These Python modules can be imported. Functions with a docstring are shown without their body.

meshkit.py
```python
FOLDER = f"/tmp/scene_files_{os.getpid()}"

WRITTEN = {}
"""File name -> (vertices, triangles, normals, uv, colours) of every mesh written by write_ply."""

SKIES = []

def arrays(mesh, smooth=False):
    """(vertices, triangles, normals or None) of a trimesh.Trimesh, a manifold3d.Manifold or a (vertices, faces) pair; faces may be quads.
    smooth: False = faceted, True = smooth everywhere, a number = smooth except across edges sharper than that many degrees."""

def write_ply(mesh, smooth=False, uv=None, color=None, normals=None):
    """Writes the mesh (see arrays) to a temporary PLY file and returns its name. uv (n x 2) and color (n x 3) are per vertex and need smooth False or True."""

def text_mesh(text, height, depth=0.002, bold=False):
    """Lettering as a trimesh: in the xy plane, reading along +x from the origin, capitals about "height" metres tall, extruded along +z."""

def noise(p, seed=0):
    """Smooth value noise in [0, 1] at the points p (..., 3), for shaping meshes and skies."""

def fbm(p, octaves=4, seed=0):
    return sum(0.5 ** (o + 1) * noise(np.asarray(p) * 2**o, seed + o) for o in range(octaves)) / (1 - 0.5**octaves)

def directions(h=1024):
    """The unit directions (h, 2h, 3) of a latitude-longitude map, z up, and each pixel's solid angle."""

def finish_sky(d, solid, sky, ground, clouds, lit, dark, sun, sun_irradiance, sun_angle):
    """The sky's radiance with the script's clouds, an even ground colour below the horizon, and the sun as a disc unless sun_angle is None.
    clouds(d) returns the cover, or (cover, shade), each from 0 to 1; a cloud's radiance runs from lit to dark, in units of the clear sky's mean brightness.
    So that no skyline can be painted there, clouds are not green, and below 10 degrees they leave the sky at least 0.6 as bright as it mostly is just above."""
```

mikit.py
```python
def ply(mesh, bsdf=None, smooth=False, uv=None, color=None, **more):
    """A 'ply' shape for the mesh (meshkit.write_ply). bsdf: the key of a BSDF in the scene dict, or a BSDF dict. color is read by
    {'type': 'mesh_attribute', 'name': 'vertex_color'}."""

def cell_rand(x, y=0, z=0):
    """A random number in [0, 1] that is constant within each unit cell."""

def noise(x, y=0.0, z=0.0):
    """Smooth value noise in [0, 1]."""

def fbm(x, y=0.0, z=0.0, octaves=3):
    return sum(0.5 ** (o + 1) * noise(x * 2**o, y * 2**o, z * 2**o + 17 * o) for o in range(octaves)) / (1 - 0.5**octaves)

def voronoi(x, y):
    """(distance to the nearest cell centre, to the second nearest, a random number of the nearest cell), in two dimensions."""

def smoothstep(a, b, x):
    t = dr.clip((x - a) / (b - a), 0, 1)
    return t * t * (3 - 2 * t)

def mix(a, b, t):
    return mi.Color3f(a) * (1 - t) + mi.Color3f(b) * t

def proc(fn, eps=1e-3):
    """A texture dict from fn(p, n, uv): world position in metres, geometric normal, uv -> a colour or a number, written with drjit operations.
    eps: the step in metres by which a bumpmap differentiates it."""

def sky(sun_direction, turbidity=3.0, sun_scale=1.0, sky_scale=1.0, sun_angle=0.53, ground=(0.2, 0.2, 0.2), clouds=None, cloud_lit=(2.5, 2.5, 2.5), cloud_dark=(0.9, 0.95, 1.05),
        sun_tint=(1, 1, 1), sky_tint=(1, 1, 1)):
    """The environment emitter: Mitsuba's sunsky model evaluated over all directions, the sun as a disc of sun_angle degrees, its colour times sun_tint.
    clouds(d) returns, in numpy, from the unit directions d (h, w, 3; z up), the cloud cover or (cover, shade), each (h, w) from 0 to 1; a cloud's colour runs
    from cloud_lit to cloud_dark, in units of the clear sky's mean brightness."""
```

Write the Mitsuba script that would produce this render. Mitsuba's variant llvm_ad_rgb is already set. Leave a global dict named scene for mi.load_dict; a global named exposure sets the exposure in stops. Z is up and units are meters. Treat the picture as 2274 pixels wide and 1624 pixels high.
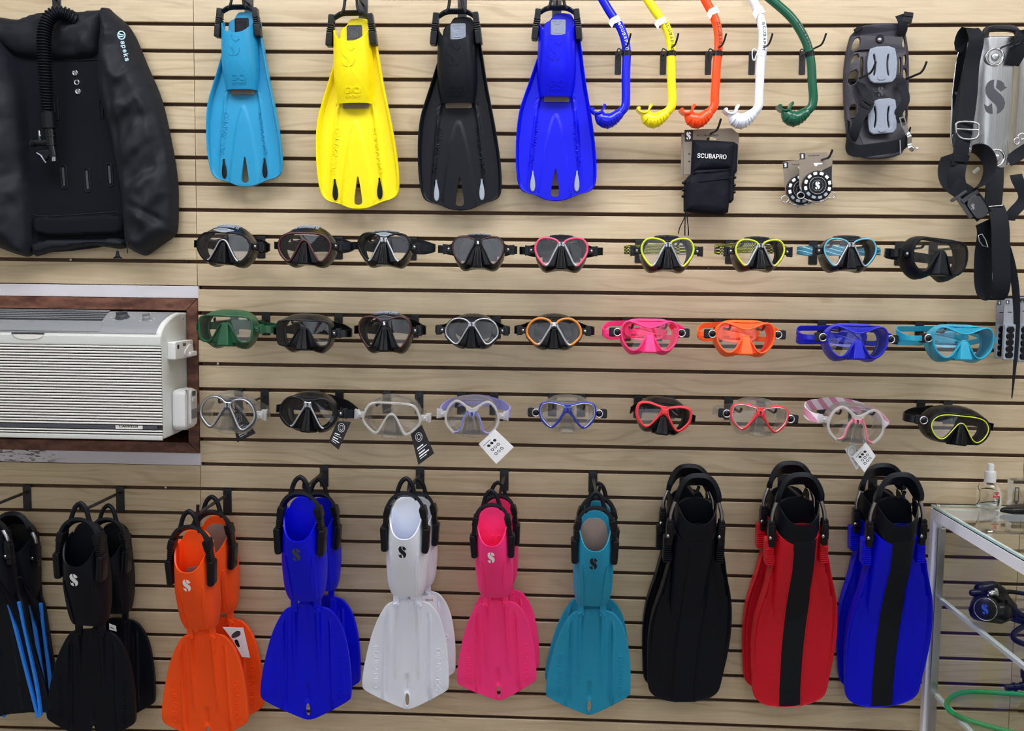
import math
import numpy as np, trimesh, shapely, mapbox_earcut, manifold3d
from shapely.geometry import Polygon, Point, LineString
from shapely import affinity
from scipy.interpolate import CubicSpline
from scipy.spatial import Delaunay
import mitsuba as mi, mikit, meshkit
T4 = mi.ScalarTransform4f
scene, labels = {}, {}

# ------------------------------------------------------------------ camera (z up, the display wall is y = 0, the viewer stands at y < 0)
W, H, F = 2274, 1624, 2100.0
FLOOR = -2.45                                    # groove 0 of the slatwall is 2.45 m above the floor
CAM = np.array([1.05003, -2.78391, -0.74607 - FLOOR])
YAW, PITCH, ROLL = -0.03955, -0.08379, 0.01287


def cam_axes():
    cy, sy, cp, sp, cr, sr = math.cos(YAW), math.sin(YAW), math.cos(PITCH), math.sin(PITCH), math.cos(ROLL), math.sin(ROLL)
    f = np.array([sy * cp, cy * cp, sp]); r = np.array([cy, -sy, 0.0]); u = np.cross(r, f)
    return cr * r + sr * u, -sr * r + cr * u, f


RIGHT, UP, FWD = cam_axes()
scene['camera'] = {'type': 'perspective', 'fov': math.degrees(2 * math.atan(W / 2 / F)), 'fov_axis': 'x', 'near_clip': 0.05, 'far_clip': 50.0,
                   'to_world': T4().look_at(origin=CAM.tolist(), target=(CAM + FWD).tolist(), up=UP.tolist())}
exposure = 0.13

# ------------------------------------------------------------------ light: ceiling troffers of the shop and its front windows behind the viewer
def rect_light(key, c, ux, uy, rad):
    m = np.eye(4); m[:3, 0], m[:3, 1] = ux, uy
    n = np.cross(ux, uy); m[:3, 2] = n / np.linalg.norm(n); m[:3, 3] = c
    scene[key] = {'type': 'rectangle', 'to_world': T4(m), 'emitter': {'type': 'area', 'radiance': {'type': 'rgb', 'value': rad}},
                  'bsdf': {'type': 'ref', 'id': 'white_paint'}}
    labels[key] = {'kind': 'structure'}


CEIL = 3.05
LAMP = [9.6, 9.7, 10.0]
BACK_LAMP = [3.4, 3.45, 3.6]
for i, (x, y) in enumerate([(-0.2, -1.0), (1.25, -0.9), (2.7, -1.0), (-0.2, -3.2), (1.25, -3.2), (2.7, -3.2)]):
    rect_light(f'ceiling__lamp_panel_{i:03d}' if i else 'ceiling__lamp_panel', [x, y, CEIL - 0.012], [0.60, 0, 0], [0, -0.30, 0], LAMP if i < 3 else BACK_LAMP)
for i, x in enumerate([-0.6, 1.2, 3.0]):
    rect_light(f'window_{i + 1}', [x, -5.94, 1.65], [-0.75, 0, 0], [0, 0, 0.95], [1.25, 1.38, 1.55])


def srgb(*c):
    c = np.array(c, float) / 255
    return np.where(c <= 0.04045, c / 12.92, ((c + 0.055) / 1.055) ** 2.4).tolist()


def mat(key, rgb, rough=0.45, metal=0.0, spec=0.5, coat=0.0, **more):
    d = {'type': 'principled', 'base_color': {'type': 'rgb', 'value': rgb} if not isinstance(rgb, dict) else rgb, 'roughness': rough, 'metallic': metal, 'specular': spec}
    if coat: d['clearcoat'], d['clearcoat_gloss'] = coat, 0.9
    d.update(more)
    scene[key] = {'type': 'twosided', 'bsdf': d}
    return key


dn, df = mikit.noise, mikit.fbm
import drjit as dr


def maple(p, n, uv):
    row = mikit.cell_rand(dr.floor((p.z + 0.01) / 0.0762) + 0.5, dr.floor(p.x / 2.4384))
    x, z = p.x + row * 37.0, p.z
    wav = df(x * 1.6, z * 7.0, row * 9.0, octaves=3)
    grain = dn(x * 9.0, (z + wav * 0.05) * 230.0, 3.0) * 0.6 + dn(x * 25.0, (z + wav * 0.05) * 600.0, 7.0) * 0.4
    rings = dr.abs(dr.sin((z * 26.0 + wav * 6.5 + x * 0.7) * 3.14159))
    ring = mikit.smoothstep(0.86, 1.0, rings) * mikit.smoothstep(0.40, 0.62, dn(x * 2.2, z * 10.0, 31.0))
    flame = mikit.smoothstep(0.45, 0.8, dn(x * 11.0, z * 22.0, row * 5.0)) * 0.6
    t = 0.42 * grain + 0.22 * flame + 0.30 * ring + 0.25 * (wav - 0.5) + 0.16 * (row - 0.5)
    return mikit.mix(srgb(206, 189, 158), srgb(166, 144, 110), dr.clip(t, 0.0, 1.0))


def dark_wood(p, n, uv):
    g = dn(p.x * 14.0, p.y * 40.0, p.z * 60.0) * 0.5 + df(p.x * 60.0, p.y * 60.0, p.z * 90.0) * 0.5
    return mikit.mix(srgb(70, 36, 28), srgb(128, 84, 66), mikit.smoothstep(0.2, 0.85, g))


def chipped(p, n, uv):
    c = df(p.x * 60.0, p.y * 30.0, p.z * 160.0, octaves=4)
    edge = mikit.smoothstep(0.56, 0.60, c) * mikit.smoothstep(-0.40, -0.50, p.x) * mikit.smoothstep(1.32, 1.28, p.z)
    return mikit.mix(srgb(214, 212, 220), srgb(120, 112, 110), edge)


def webbing(p, n, uv):
    w = dr.sin(p.z * 2600.0) * dr.sin((p.x + p.y) * 2600.0)
    return mikit.mix(srgb(10, 12, 18), srgb(27, 30, 39), 0.5 + 0.5 * w)


def brushed(p, n, uv):
    return mikit.mix(srgb(176, 182, 188), srgb(206, 210, 214), dn(p.x * 900.0, p.y * 40.0, p.z * 12.0))


mat('white_paint', srgb(235, 235, 235), 0.7)
mat('ceiling_white', srgb(225, 222, 215), 0.9)
mat('room_wall', srgb(196, 190, 180), 0.8)
mat('floor_grey', srgb(120, 112, 104), 0.6)
mat('maple', mikit.proc(maple), 0.38, spec=0.45)
mat('groove_brown', srgb(96, 72, 54), 0.7)
mat('casing_wood', mikit.proc(dark_wood), 0.5)
mat('trim_white', mikit.proc(chipped), 0.55)
mat('webbing', mikit.proc(webbing), 0.65, spec=0.2)
mat('steel', mikit.proc(brushed), 0.28, 1.0)
mat('chrome', srgb(215, 217, 220), 0.12, 1.0)
mat('satin_metal', srgb(190, 192, 196), 0.32, 1.0)
mat('aluminium', srgb(236, 239, 248), 0.4)
mat('shelf_white', srgb(226, 232, 234), 0.3)
mat('black_metal', srgb(26, 27, 31), 0.35, spec=0.5)
mat('black_plastic', srgb(12, 14, 20), 0.30, spec=0.32)
mat('black_rubber', srgb(13, 17, 25), 0.42, spec=0.22)
mat('black_matte', srgb(17, 21, 27), 0.6, spec=0.25)
mat('black_cloth', srgb(18, 22, 31), 0.64, spec=0.3, sheen=0.15)
mat('pouch_cloth', srgb(13, 17, 28), 0.72, spec=0.2)
mat('black_neoprene', srgb(14, 17, 25), 0.9, spec=0.2, sheen=0.15)
mat('graphite', srgb(62, 65, 72), 0.4)
mat('grey_silicone', srgb(138, 147, 162), 0.4)
mat('pale_grey_plastic', srgb(150, 160, 172), 0.4)
mat('hook_tip_grey', srgb(120, 122, 128), 0.35, 0.6)
mat('card_tan', srgb(134, 123, 111), 0.8)
mat('card_white', srgb(226, 228, 232), 0.7)
mat('card_black', srgb(24, 24, 28), 0.6)
mat('print_black', srgb(16, 17, 20), 0.6)
mat('print_white', srgb(238, 240, 244), 0.6)
mat('print_blue', srgb(178, 216, 232), 0.6)
mat('print_red', srgb(190, 40, 48), 0.6)
mat('print_cobalt', srgb(40, 80, 200), 0.5)
mat('insole_taupe', srgb(150, 130, 122), 0.8)
mat('turquoise', srgb(36, 142, 188), 0.40, spec=0.3)
mat('teal_blue', srgb(34, 142, 178), 0.40, spec=0.3)
mat('yellow', srgb(240, 222, 10), 0.42, spec=0.3)
mat('royal_blue', srgb(4, 12, 214), 0.38, spec=0.28)
mat('orange', srgb(250, 84, 24), 0.42, spec=0.3)
mat('fin_white', srgb(232, 237, 249), 0.42, spec=0.3)
mat('fin_pink', srgb(255, 56, 130), 0.42, spec=0.3)
mat('fin_red', srgb(205, 24, 42), 0.38, spec=0.3)
mat('rail_blue', srgb(36, 126, 226), 0.40)
mat('snorkel_blue', srgb(10, 22, 205), 0.22)
mat('snorkel_yellow', srgb(240, 226, 20), 0.26)
mat('snorkel_orange', srgb(255, 74, 20), 0.26)
mat('snorkel_white', srgb(220, 226, 240), 0.26)
mat('snorkel_green', srgb(22, 84, 62), 0.22)
mat('silicone_black', srgb(9, 10, 15), 0.24, spec=0.3)
mat('silicone_pink', srgb(255, 58, 132), 0.40)
mat('silicone_orange', srgb(255, 100, 38), 0.40)
mat('silicone_blue', srgb(16, 24, 178), 0.30)
mat('silicone_aqua', srgb(34, 150, 182), 0.34)
mat('mask_green', srgb(24, 76, 48), 0.3)
mat('rim_silver', srgb(186, 190, 198), 0.25, 0.8)
mat('rim_maroon', srgb(70, 32, 36), 0.3)
mat('rim_pink', srgb(240, 84, 120), 0.3)
mat('rim_lime', srgb(206, 220, 50), 0.3)
mat('rim_sky', srgb(98, 172, 200), 0.3)
mat('rim_orange', srgb(216, 130, 48), 0.3)
mat('rim_cobalt', srgb(38, 52, 160), 0.3)
mat('rim_red', srgb(226, 52, 60), 0.3)
mat('rim_lavender', srgb(120, 124, 190), 0.35)
mat('strap_lavender', srgb(150, 148, 214), 0.6)
mat('strap_pink', srgb(214, 130, 160), 0.6)
mat('strap_aqua', srgb(70, 142, 166), 0.6)
mat('rim_blush', srgb(214, 120, 136), 0.35)
mat('ac_body', srgb(206, 210, 206), 0.42)
mat('ac_slat', srgb(226, 226, 220), 0.42)
mat('ac_dark', srgb(40, 42, 46), 0.7)
mat('ac_panel', srgb(128, 132, 136), 0.42)
mat('ac_badge', srgb(90, 94, 104), 0.3, 0.5)
mat('socket_white', srgb(224, 224, 224), 0.4)
mat('hose_green', srgb(30, 150, 82), 0.35)
scene['lens'] = {'type': 'thindielectric', 'int_ior': 1.33}
scene['lens_smoke'] = {'type': 'thindielectric', 'int_ior': 1.45, 'specular_transmittance': {'type': 'rgb', 'value': [0.62, 0.64, 0.72]}}
scene['pane'] = {'type': 'thindielectric', 'int_ior': 1.5, 'specular_transmittance': {'type': 'rgb', 'value': [0.93, 0.97, 0.95]}}
scene['side_pane'] = {'type': 'thindielectric', 'int_ior': 1.16, 'specular_transmittance': {'type': 'rgb', 'value': [0.80, 0.82, 0.82]}}
scene['clear_solid'] = {'type': 'dielectric', 'int_ior': 1.45, 'specular_transmittance': {'type': 'rgb', 'value': [0.97, 0.98, 0.98]}}
# clear silicone: a milky thin skin, partly see-through from any side
scene['clear_skin'] = {'type': 'principledthin', 'base_color': {'type': 'rgb', 'value': [0.97, 0.975, 0.98]}, 'roughness': 0.06, 'spec_trans': 0.95, 'eta': 1.35, 'diff_trans': 0.8}
scene['clear_frame'] = {'type': 'principledthin', 'base_color': {'type': 'rgb', 'value': [0.97, 0.97, 0.98]}, 'roughness': 0.08, 'spec_trans': 0.5, 'eta': 1.5, 'diff_trans': 0.8}
scene['glass_edge'] = {'type': 'twosided', 'bsdf': {'type': 'principled', 'base_color': {'type': 'rgb', 'value': srgb(188, 224, 222)}, 'roughness': 0.15}}

# ------------------------------------------------------------------ naming
def numbered(key):
    if key not in labels and key not in scene: return key
    i = 1
    while f'{key}_{i:03d}' in labels or f'{key}_{i:03d}' in scene: i += 1
    return f'{key}_{i:03d}'


def thing(name, label, cat, group=None):
    key = numbered(name)
    labels[key] = {'label': label, 'category': cat}
    if group: labels[key]['group'] = group
    return key


def struct(name, mesh=None, bsdf=None, smooth=False):
    key = numbered(name)
    labels[key] = {'kind': 'structure'}
    if mesh is not None: scene[key] = mikit.ply(mesh, bsdf, smooth=smooth)
    return key


def part(parent, name, mesh, bsdf, smooth=35, label=None, stuff=False):
    key = numbered(parent + '__' + name) if name else parent
    scene[key] = mesh if isinstance(mesh, dict) else mikit.ply(mesh, bsdf, smooth=smooth)
    if label or stuff:
        labels[key] = {}
        if label: labels[key]['label'] = label
        if stuff: labels[key]['kind'] = 'stuff'
    return key


# ------------------------------------------------------------------ where a picture point lies: on the plane at distance d in front of the wall
def ray(px, py):
    v = FWD + RIGHT * (px - W / 2) / F - UP * (py - H / 2) / F
    return v / v[1]


def P(px, py, d=0.0):
    r = ray(px, py)
    return CAM + r * (-d - CAM[1])


def Pz(px, py, z):
    r = ray(px, py)
    return CAM + r * (z - CAM[2]) / r[2]


def Px(px, py, x):
    r = ray(px, py)
    return CAM + r * (x - CAM[0]) / r[0]


def ppm(px, py, d):                               # pixels per metre there
    return 1.0 / np.linalg.norm(P(px + 1, py, d) - P(px, py, d))


def flat(pts, d, o=None):
    """Outline points of the picture on the plane at distance d, as (x, z) in metres, from the point o."""
    q = np.array([P(x, y, d) for x, y in pts])[:, [0, 2]]
    return q if o is None else q - np.asarray(o)[[0, 2]]


# ------------------------------------------------------------------ meshes, in (u right, v up, w towards the viewer)
UVW = np.array([[1, 0, 0], [0, 0, -1], [0, 1, 0.0]])


def tm(v, f):
    return trimesh.Trimesh(np.asarray(v, float), np.asarray(f, int), process=False)


def cat(*ms):
    return trimesh.util.concatenate([m for m in ms if m is not None])


def frame(o, scale=1.0, yaw=0.0, pitch=0.0, roll=0.0, sx=1.0):
    """Local (u, v, w) to world: turned by yaw about v, pitch about u, roll about w (degrees), origin o."""
    y, p, r = np.radians([yaw, pitch, roll])
    Ry = np.array([[math.cos(y), 0, math.sin(y)], [0, 1, 0], [-math.sin(y), 0, math.cos(y)]])
    Rx = np.array([[1, 0, 0], [0, math.cos(p), -math.sin(p)], [0, math.sin(p), math.cos(p)]])
    Rz = np.array([[math.cos(r), -math.sin(r), 0], [math.sin(r), math.cos(r), 0], [0, 0, 1]])
    m = np.eye(4); m[:3, :3] = UVW @ Rz @ Ry @ Rx @ np.diag([scale * sx, scale, scale]); m[:3, 3] = o
    return m


def put(mesh, m):
    v = np.asarray(mesh.vertices) @ m[:3, :3].T + m[:3, 3]
    return tm(v, mesh.faces)


def world(mesh, o=(0, 0, 0)):
    m = np.eye(4); m[:3, :3] = UVW; m[:3, 3] = o
    return put(mesh, m)


def chaikin(p, n=2, closed=True):
    p = np.asarray(p, float)
    for _ in range(n):
        if closed:
            q = np.roll(p, -1, 0)
            p = np.stack([0.75 * p + 0.25 * q, 0.25 * p + 0.75 * q], 1).reshape(-1, p.shape[1])
        else:
            a, b = p[:-1], p[1:]
            m = np.stack([0.75 * a + 0.25 * b, 0.25 * a + 0.75 * b], 1).reshape(-1, p.shape[1])
            p = np.vstack([p[:1], m[1:-1], p[-1:]])
    return p


def mirror(half):
    """A right half outline, from top centre to bottom centre, as a closed outline."""
    h = np.asarray(half, float)
    left = h[::-1] * [-1, 1]
    return np.vstack([h, left[(1 if abs(h[-1, 0]) < 1e-9 else 0):(-1 if abs(h[0, 0]) < 1e-9 else None)]])


def ccw(p, sign=1):
    p = np.asarray(p, float)
    a = np.sum(p[:, 0] * np.roll(p[:, 1], -1) - p[:, 1] * np.roll(p[:, 0], -1))
    return p if a * sign > 0 else p[::-1]


def resample(p, n, closed=True):
    p = np.asarray(p, float)
    q = np.vstack([p, p[:1]]) if closed else p
    s = np.r_[0, np.cumsum(np.linalg.norm(np.diff(q, axis=0), axis=1))]
    t = np.linspace(0, s[-1], n, endpoint=not closed)
    return np.stack([np.interp(t, s, q[:, k]) for k in range(q.shape[1])], 1)


def spline(p, n):
    p = np.asarray(p, float)
    s = np.r_[0, np.cumsum(np.linalg.norm(np.diff(p, axis=0), axis=1))]
    return CubicSpline(s, p)(np.linspace(0, s[-1], n))


def normals2(p):
    a = p - np.roll(p, 1, 0); b = np.roll(p, -1, 0) - p
    a /= np.linalg.norm(a, axis=1, keepdims=True) + 1e-12; b /= np.linalg.norm(b, axis=1, keepdims=True) + 1e-12
    t = a + b; t /= np.linalg.norm(t, axis=1, keepdims=True) + 1e-12
    n = np.stack([t[:, 1], -t[:, 0]], 1)
    c = np.clip(np.abs(np.sum(n * np.stack([a[:, 1], -a[:, 0]], 1), 1)), 0.5, 1)
    return n / c[:, None]


def slab(outer, holes=(), w0=0.0, w1=0.005, b=0.0008, warp=None, steps=1):
    """A plate with rounded edges: the outline (u, v) with holes, from w0 to w1 (front)."""
    rings = [ccw(outer)] + [ccw(h, -1) for h in holes]
    prof = [(b * (1 - math.cos(math.pi / 2 * (1 - k / steps))), w1 - b + b * math.sin(math.pi / 2 * (1 - k / steps))) for k in range(steps + 1)] if b > 0 else [(0, w1)]
    # inset is largest on the front face
    prof = [(b - math.sqrt(max(b * b - (w - (w1 - b)) ** 2, 0)), w) for _, w in prof] if b > 0 else prof
    back = [(i, w0 + (w1 - w)) for i, w in prof[::-1]]
    prof = prof + back
    V, Fc, at, caps0, caps1 = [], [], 0, [], []
    for r in rings:
        n = normals2(r); m = len(r)
        for k, (i, w) in enumerate(prof):
            q = r - n * i
            V.append(np.column_stack([q, np.full(m, w)]))
            if k: 
                j = np.arange(m); j2 = (j + 1) % m
                a = at + (k - 1) * m; c = at + k * m
                Fc.append(np.stack([a + j, c + j, c + j2], 1)); Fc.append(np.stack([a + j, c + j2, a + j2], 1))
        caps0.append(np.arange(at, at + m)); caps1.append(np.arange(at + (len(prof) - 1) * m, at + len(prof) * m))
        at += m * len(prof)
    V = np.vstack(V)
    for caps, flip in ((caps0, False), (caps1, True)):
        idx = np.concatenate(caps)
        tri = mapbox_earcut.triangulate_float64(V[idx, :2], np.cumsum([len(c) for c in caps]).astype(np.uint32)).reshape(-1, 3)
        tri = idx[tri.astype(int)]
        area = np.sum(np.cross(V[tri[:, 1]] - V[tri[:, 0]], V[tri[:, 2]] - V[tri[:, 0]])[:, 2])
        if (area < 0) != flip: tri = tri[:, ::-1]
        Fc.append(tri)
    if warp is not None: V = warp(V)
    return tm(V, np.vstack(Fc))


def sheet(outer, w=0.0, warp=None):
    p = ccw(outer)
    tri = mapbox_earcut.triangulate_float64(np.ascontiguousarray(p), np.array([len(p)], np.uint32)).reshape(-1, 3).astype(int)
    V = np.column_stack([p, np.full(len(p), w)])
    if warp is not None: V = warp(V)
    a, b, c = V[tri[:, 0]], V[tri[:, 1]], V[tri[:, 2]]
    if np.sum(np.cross(b - a, c - a)[:, 2]) < 0: tri = tri[:, ::-1]
    return tm(V, tri)


def ellipse(cx, cy, rx, ry, n=32):
    t = np.arange(n) * 2 * np.pi / n
    return np.stack([cx + rx * np.cos(t), cy + ry * np.sin(t)], 1)


def rrect(w, h, r, cx=0.0, cy=0.0, k=4):
    out = []
    for (sx, sy, a0) in ((1, 1, 0), (-1, 1, 90), (-1, -1, 180), (1, -1, 270)):
        for a in np.radians(np.linspace(a0, a0 + 90, k + 1)):
            out.append((cx + sx * (w / 2 - r) + r * math.cos(a), cy + sy * (h / 2 - r) + r * math.sin(a)))
    return np.array(out)


def rbox(w, h, d, r=0.002, c=(0, 0, 0), b=None):
    """Rounded block of size (w, h, d) centred on c."""
    m = slab(rrect(w, h, min(r, w / 2.01, h / 2.01), c[0], c[1], 3), (), c[2] - d / 2, c[2] + d / 2, min(b or r * 0.6, d / 2.1), steps=2)
    return m


def grid(Pts, closed_u=False, closed_v=False):
    a, b = Pts.shape[:2]
    i, j = np.meshgrid(np.arange(a if closed_u else a - 1), np.arange(b if closed_v else b - 1), indexing='ij')
    i, j = i.ravel(), j.ravel(); i2, j2 = (i + 1) % a, (j + 1) % b
    return tm(Pts.reshape(-1, 3), np.vstack([np.stack([i * b + j, i2 * b + j, i2 * b + j2], 1), np.stack([i * b + j, i2 * b + j2, i * b + j2], 1)]))


def tube(path, r, sides=10, caps=True, flat_to=None):
    """A round (or, with flat_to, flattened) rod along the path."""
    p = np.asarray(path, float); n = len(p)
    r = np.broadcast_to(np.asarray(r, float), (n,))
    t = np.gradient(p, axis=0); t /= np.linalg.norm(t, axis=1, keepdims=True) + 1e-12
    a = np.cross(t[0], [0, 0, 1.0] if abs(t[0, 2]) < 0.9 else [1.0, 0, 0]); a /= np.linalg.norm(a)
    A = [a]
    for k in range(1, n):
        a = A[-1] - t[k] * (A[-1] @ t[k]); A.append(a / (np.linalg.norm(a) + 1e-12))
    A = np.array(A); B = np.cross(t, A)
    ang = np.arange(sides) * 2 * np.pi / sides
    V = p[:, None] + r[:, None, None] * (np.cos(ang)[None, :, None] * A[:, None] + np.sin(ang)[None, :, None] * B[:, None])
    m = grid(V, closed_v=True)
    if caps:
        v = np.vstack([m.vertices, p[:1], p[-1:]]); f = [m.faces]; j = np.arange(sides); j2 = (j + 1) % sides
        f.append(np.stack([np.full(sides, len(v) - 2), j2, j], 1)); o = (n - 1) * sides
        f.append(np.stack([np.full(sides, len(v) - 1), o + j, o + j2], 1))
        m = tm(v, np.vstack(f))
    return m


def loop_tube(path, r, sides=8, squash=1.0):
    """A closed ring of round section along a closed path lying about the (u, v) plane; squash flattens it in w."""
    p = np.asarray(path, float); n = len(p)
    t = np.roll(p, -1, 0) - np.roll(p, 1, 0); t /= np.linalg.norm(t, axis=1, keepdims=True) + 1e-12
    B = np.tile([0, 0, 1.0], (n, 1)); A = np.cross(B, t); A /= np.linalg.norm(A, axis=1, keepdims=True) + 1e-12
    r = np.broadcast_to(np.asarray(r, float), (n,))
    ang = np.arange(sides) * 2 * np.pi / sides
    V = p[:, None] + r[:, None, None] * (np.cos(ang)[None, :, None] * A[:, None] + squash * np.sin(ang)[None, :, None] * B[:, None])
    return grid(V, True, True)


def ribbon(path, width, thick, side, taper=None):
    """A strap: flat section along the path, its width along the vectors side."""
    p = np.asarray(path, float); n = len(p)
    s = np.broadcast_to(np.asarray(side, float), p.shape)
    t = np.gradient(p, axis=0); t /= np.linalg.norm(t, axis=1, keepdims=True) + 1e-12
    s = s - t * np.sum(s * t, 1, keepdims=True); s = s / (np.linalg.norm(s, axis=1, keepdims=True) + 1e-12)
    nn = np.cross(t, s)
    wd = np.broadcast_to(np.asarray(width, float), (n,))[:, None] / 2
    h = thick / 2
    c = min(h * 0.8, 0.0007)
    V = np.stack([p + s * wd + nn * (h - c), p + s * (wd - c) + nn * h, p - s * (wd - c) + nn * h, p - s * wd + nn * (h - c),
                  p - s * wd - nn * (h - c), p - s * (wd - c) - nn * h, p + s * (wd - c) - nn * h, p + s * wd - nn * (h - c)], 1)
    m = grid(V, closed_v=True)
    k = np.array([[0, 1, 2], [0, 2, 3], [0, 3, 4], [0, 4, 5], [0, 5, 6], [0, 6, 7]]); o = (n - 1) * 8
    return tm(m.vertices, np.vstack([m.faces, k[:, ::-1], k + o]))


def lathe(prof, n=32, c=(0, 0, 0), axis=2):
    """Profile (radius, height) turned about the axis (2 = w)."""
    pr = np.asarray(prof, float); a = np.arange(n) * 2 * np.pi / n
    V = np.stack([pr[:, :1] * np.cos(a), pr[:, :1] * np.sin(a), np.tile(pr[:, 1:2], (1, n))], -1)
    V = V[..., {2: [0, 1, 2], 1: [0, 2, 1], 0: [2, 0, 1]}[axis]]
    return grid(V + np.asarray(c), closed_v=True)


def hull(balls):
    ms = []
    for (x, y, z, r) in balls:
        ms.append(manifold3d.Manifold.sphere(r, 12).translate([x, y, z]))
    m = manifold3d.Manifold.batch_hull(ms).to_mesh()
    return tm(m.vert_properties[:, :3], m.tri_verts)


def to_man(m):
    m = trimesh.Trimesh(m.vertices, m.faces, process=True)
    if m.volume < 0: m.invert()
    return manifold3d.Manifold(manifold3d.Mesh(np.asarray(m.vertices, np.float32), np.asarray(m.faces, np.uint32)))


def cut(m, *cutters):
    try:
        a = to_man(m)
        for c in cutters: a = a - to_man(c)
        if a.is_empty(): return m
        r = a.to_mesh()
        return tm(r.vert_properties[:, :3], r.tri_verts)
    except Exception:
        return m


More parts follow.
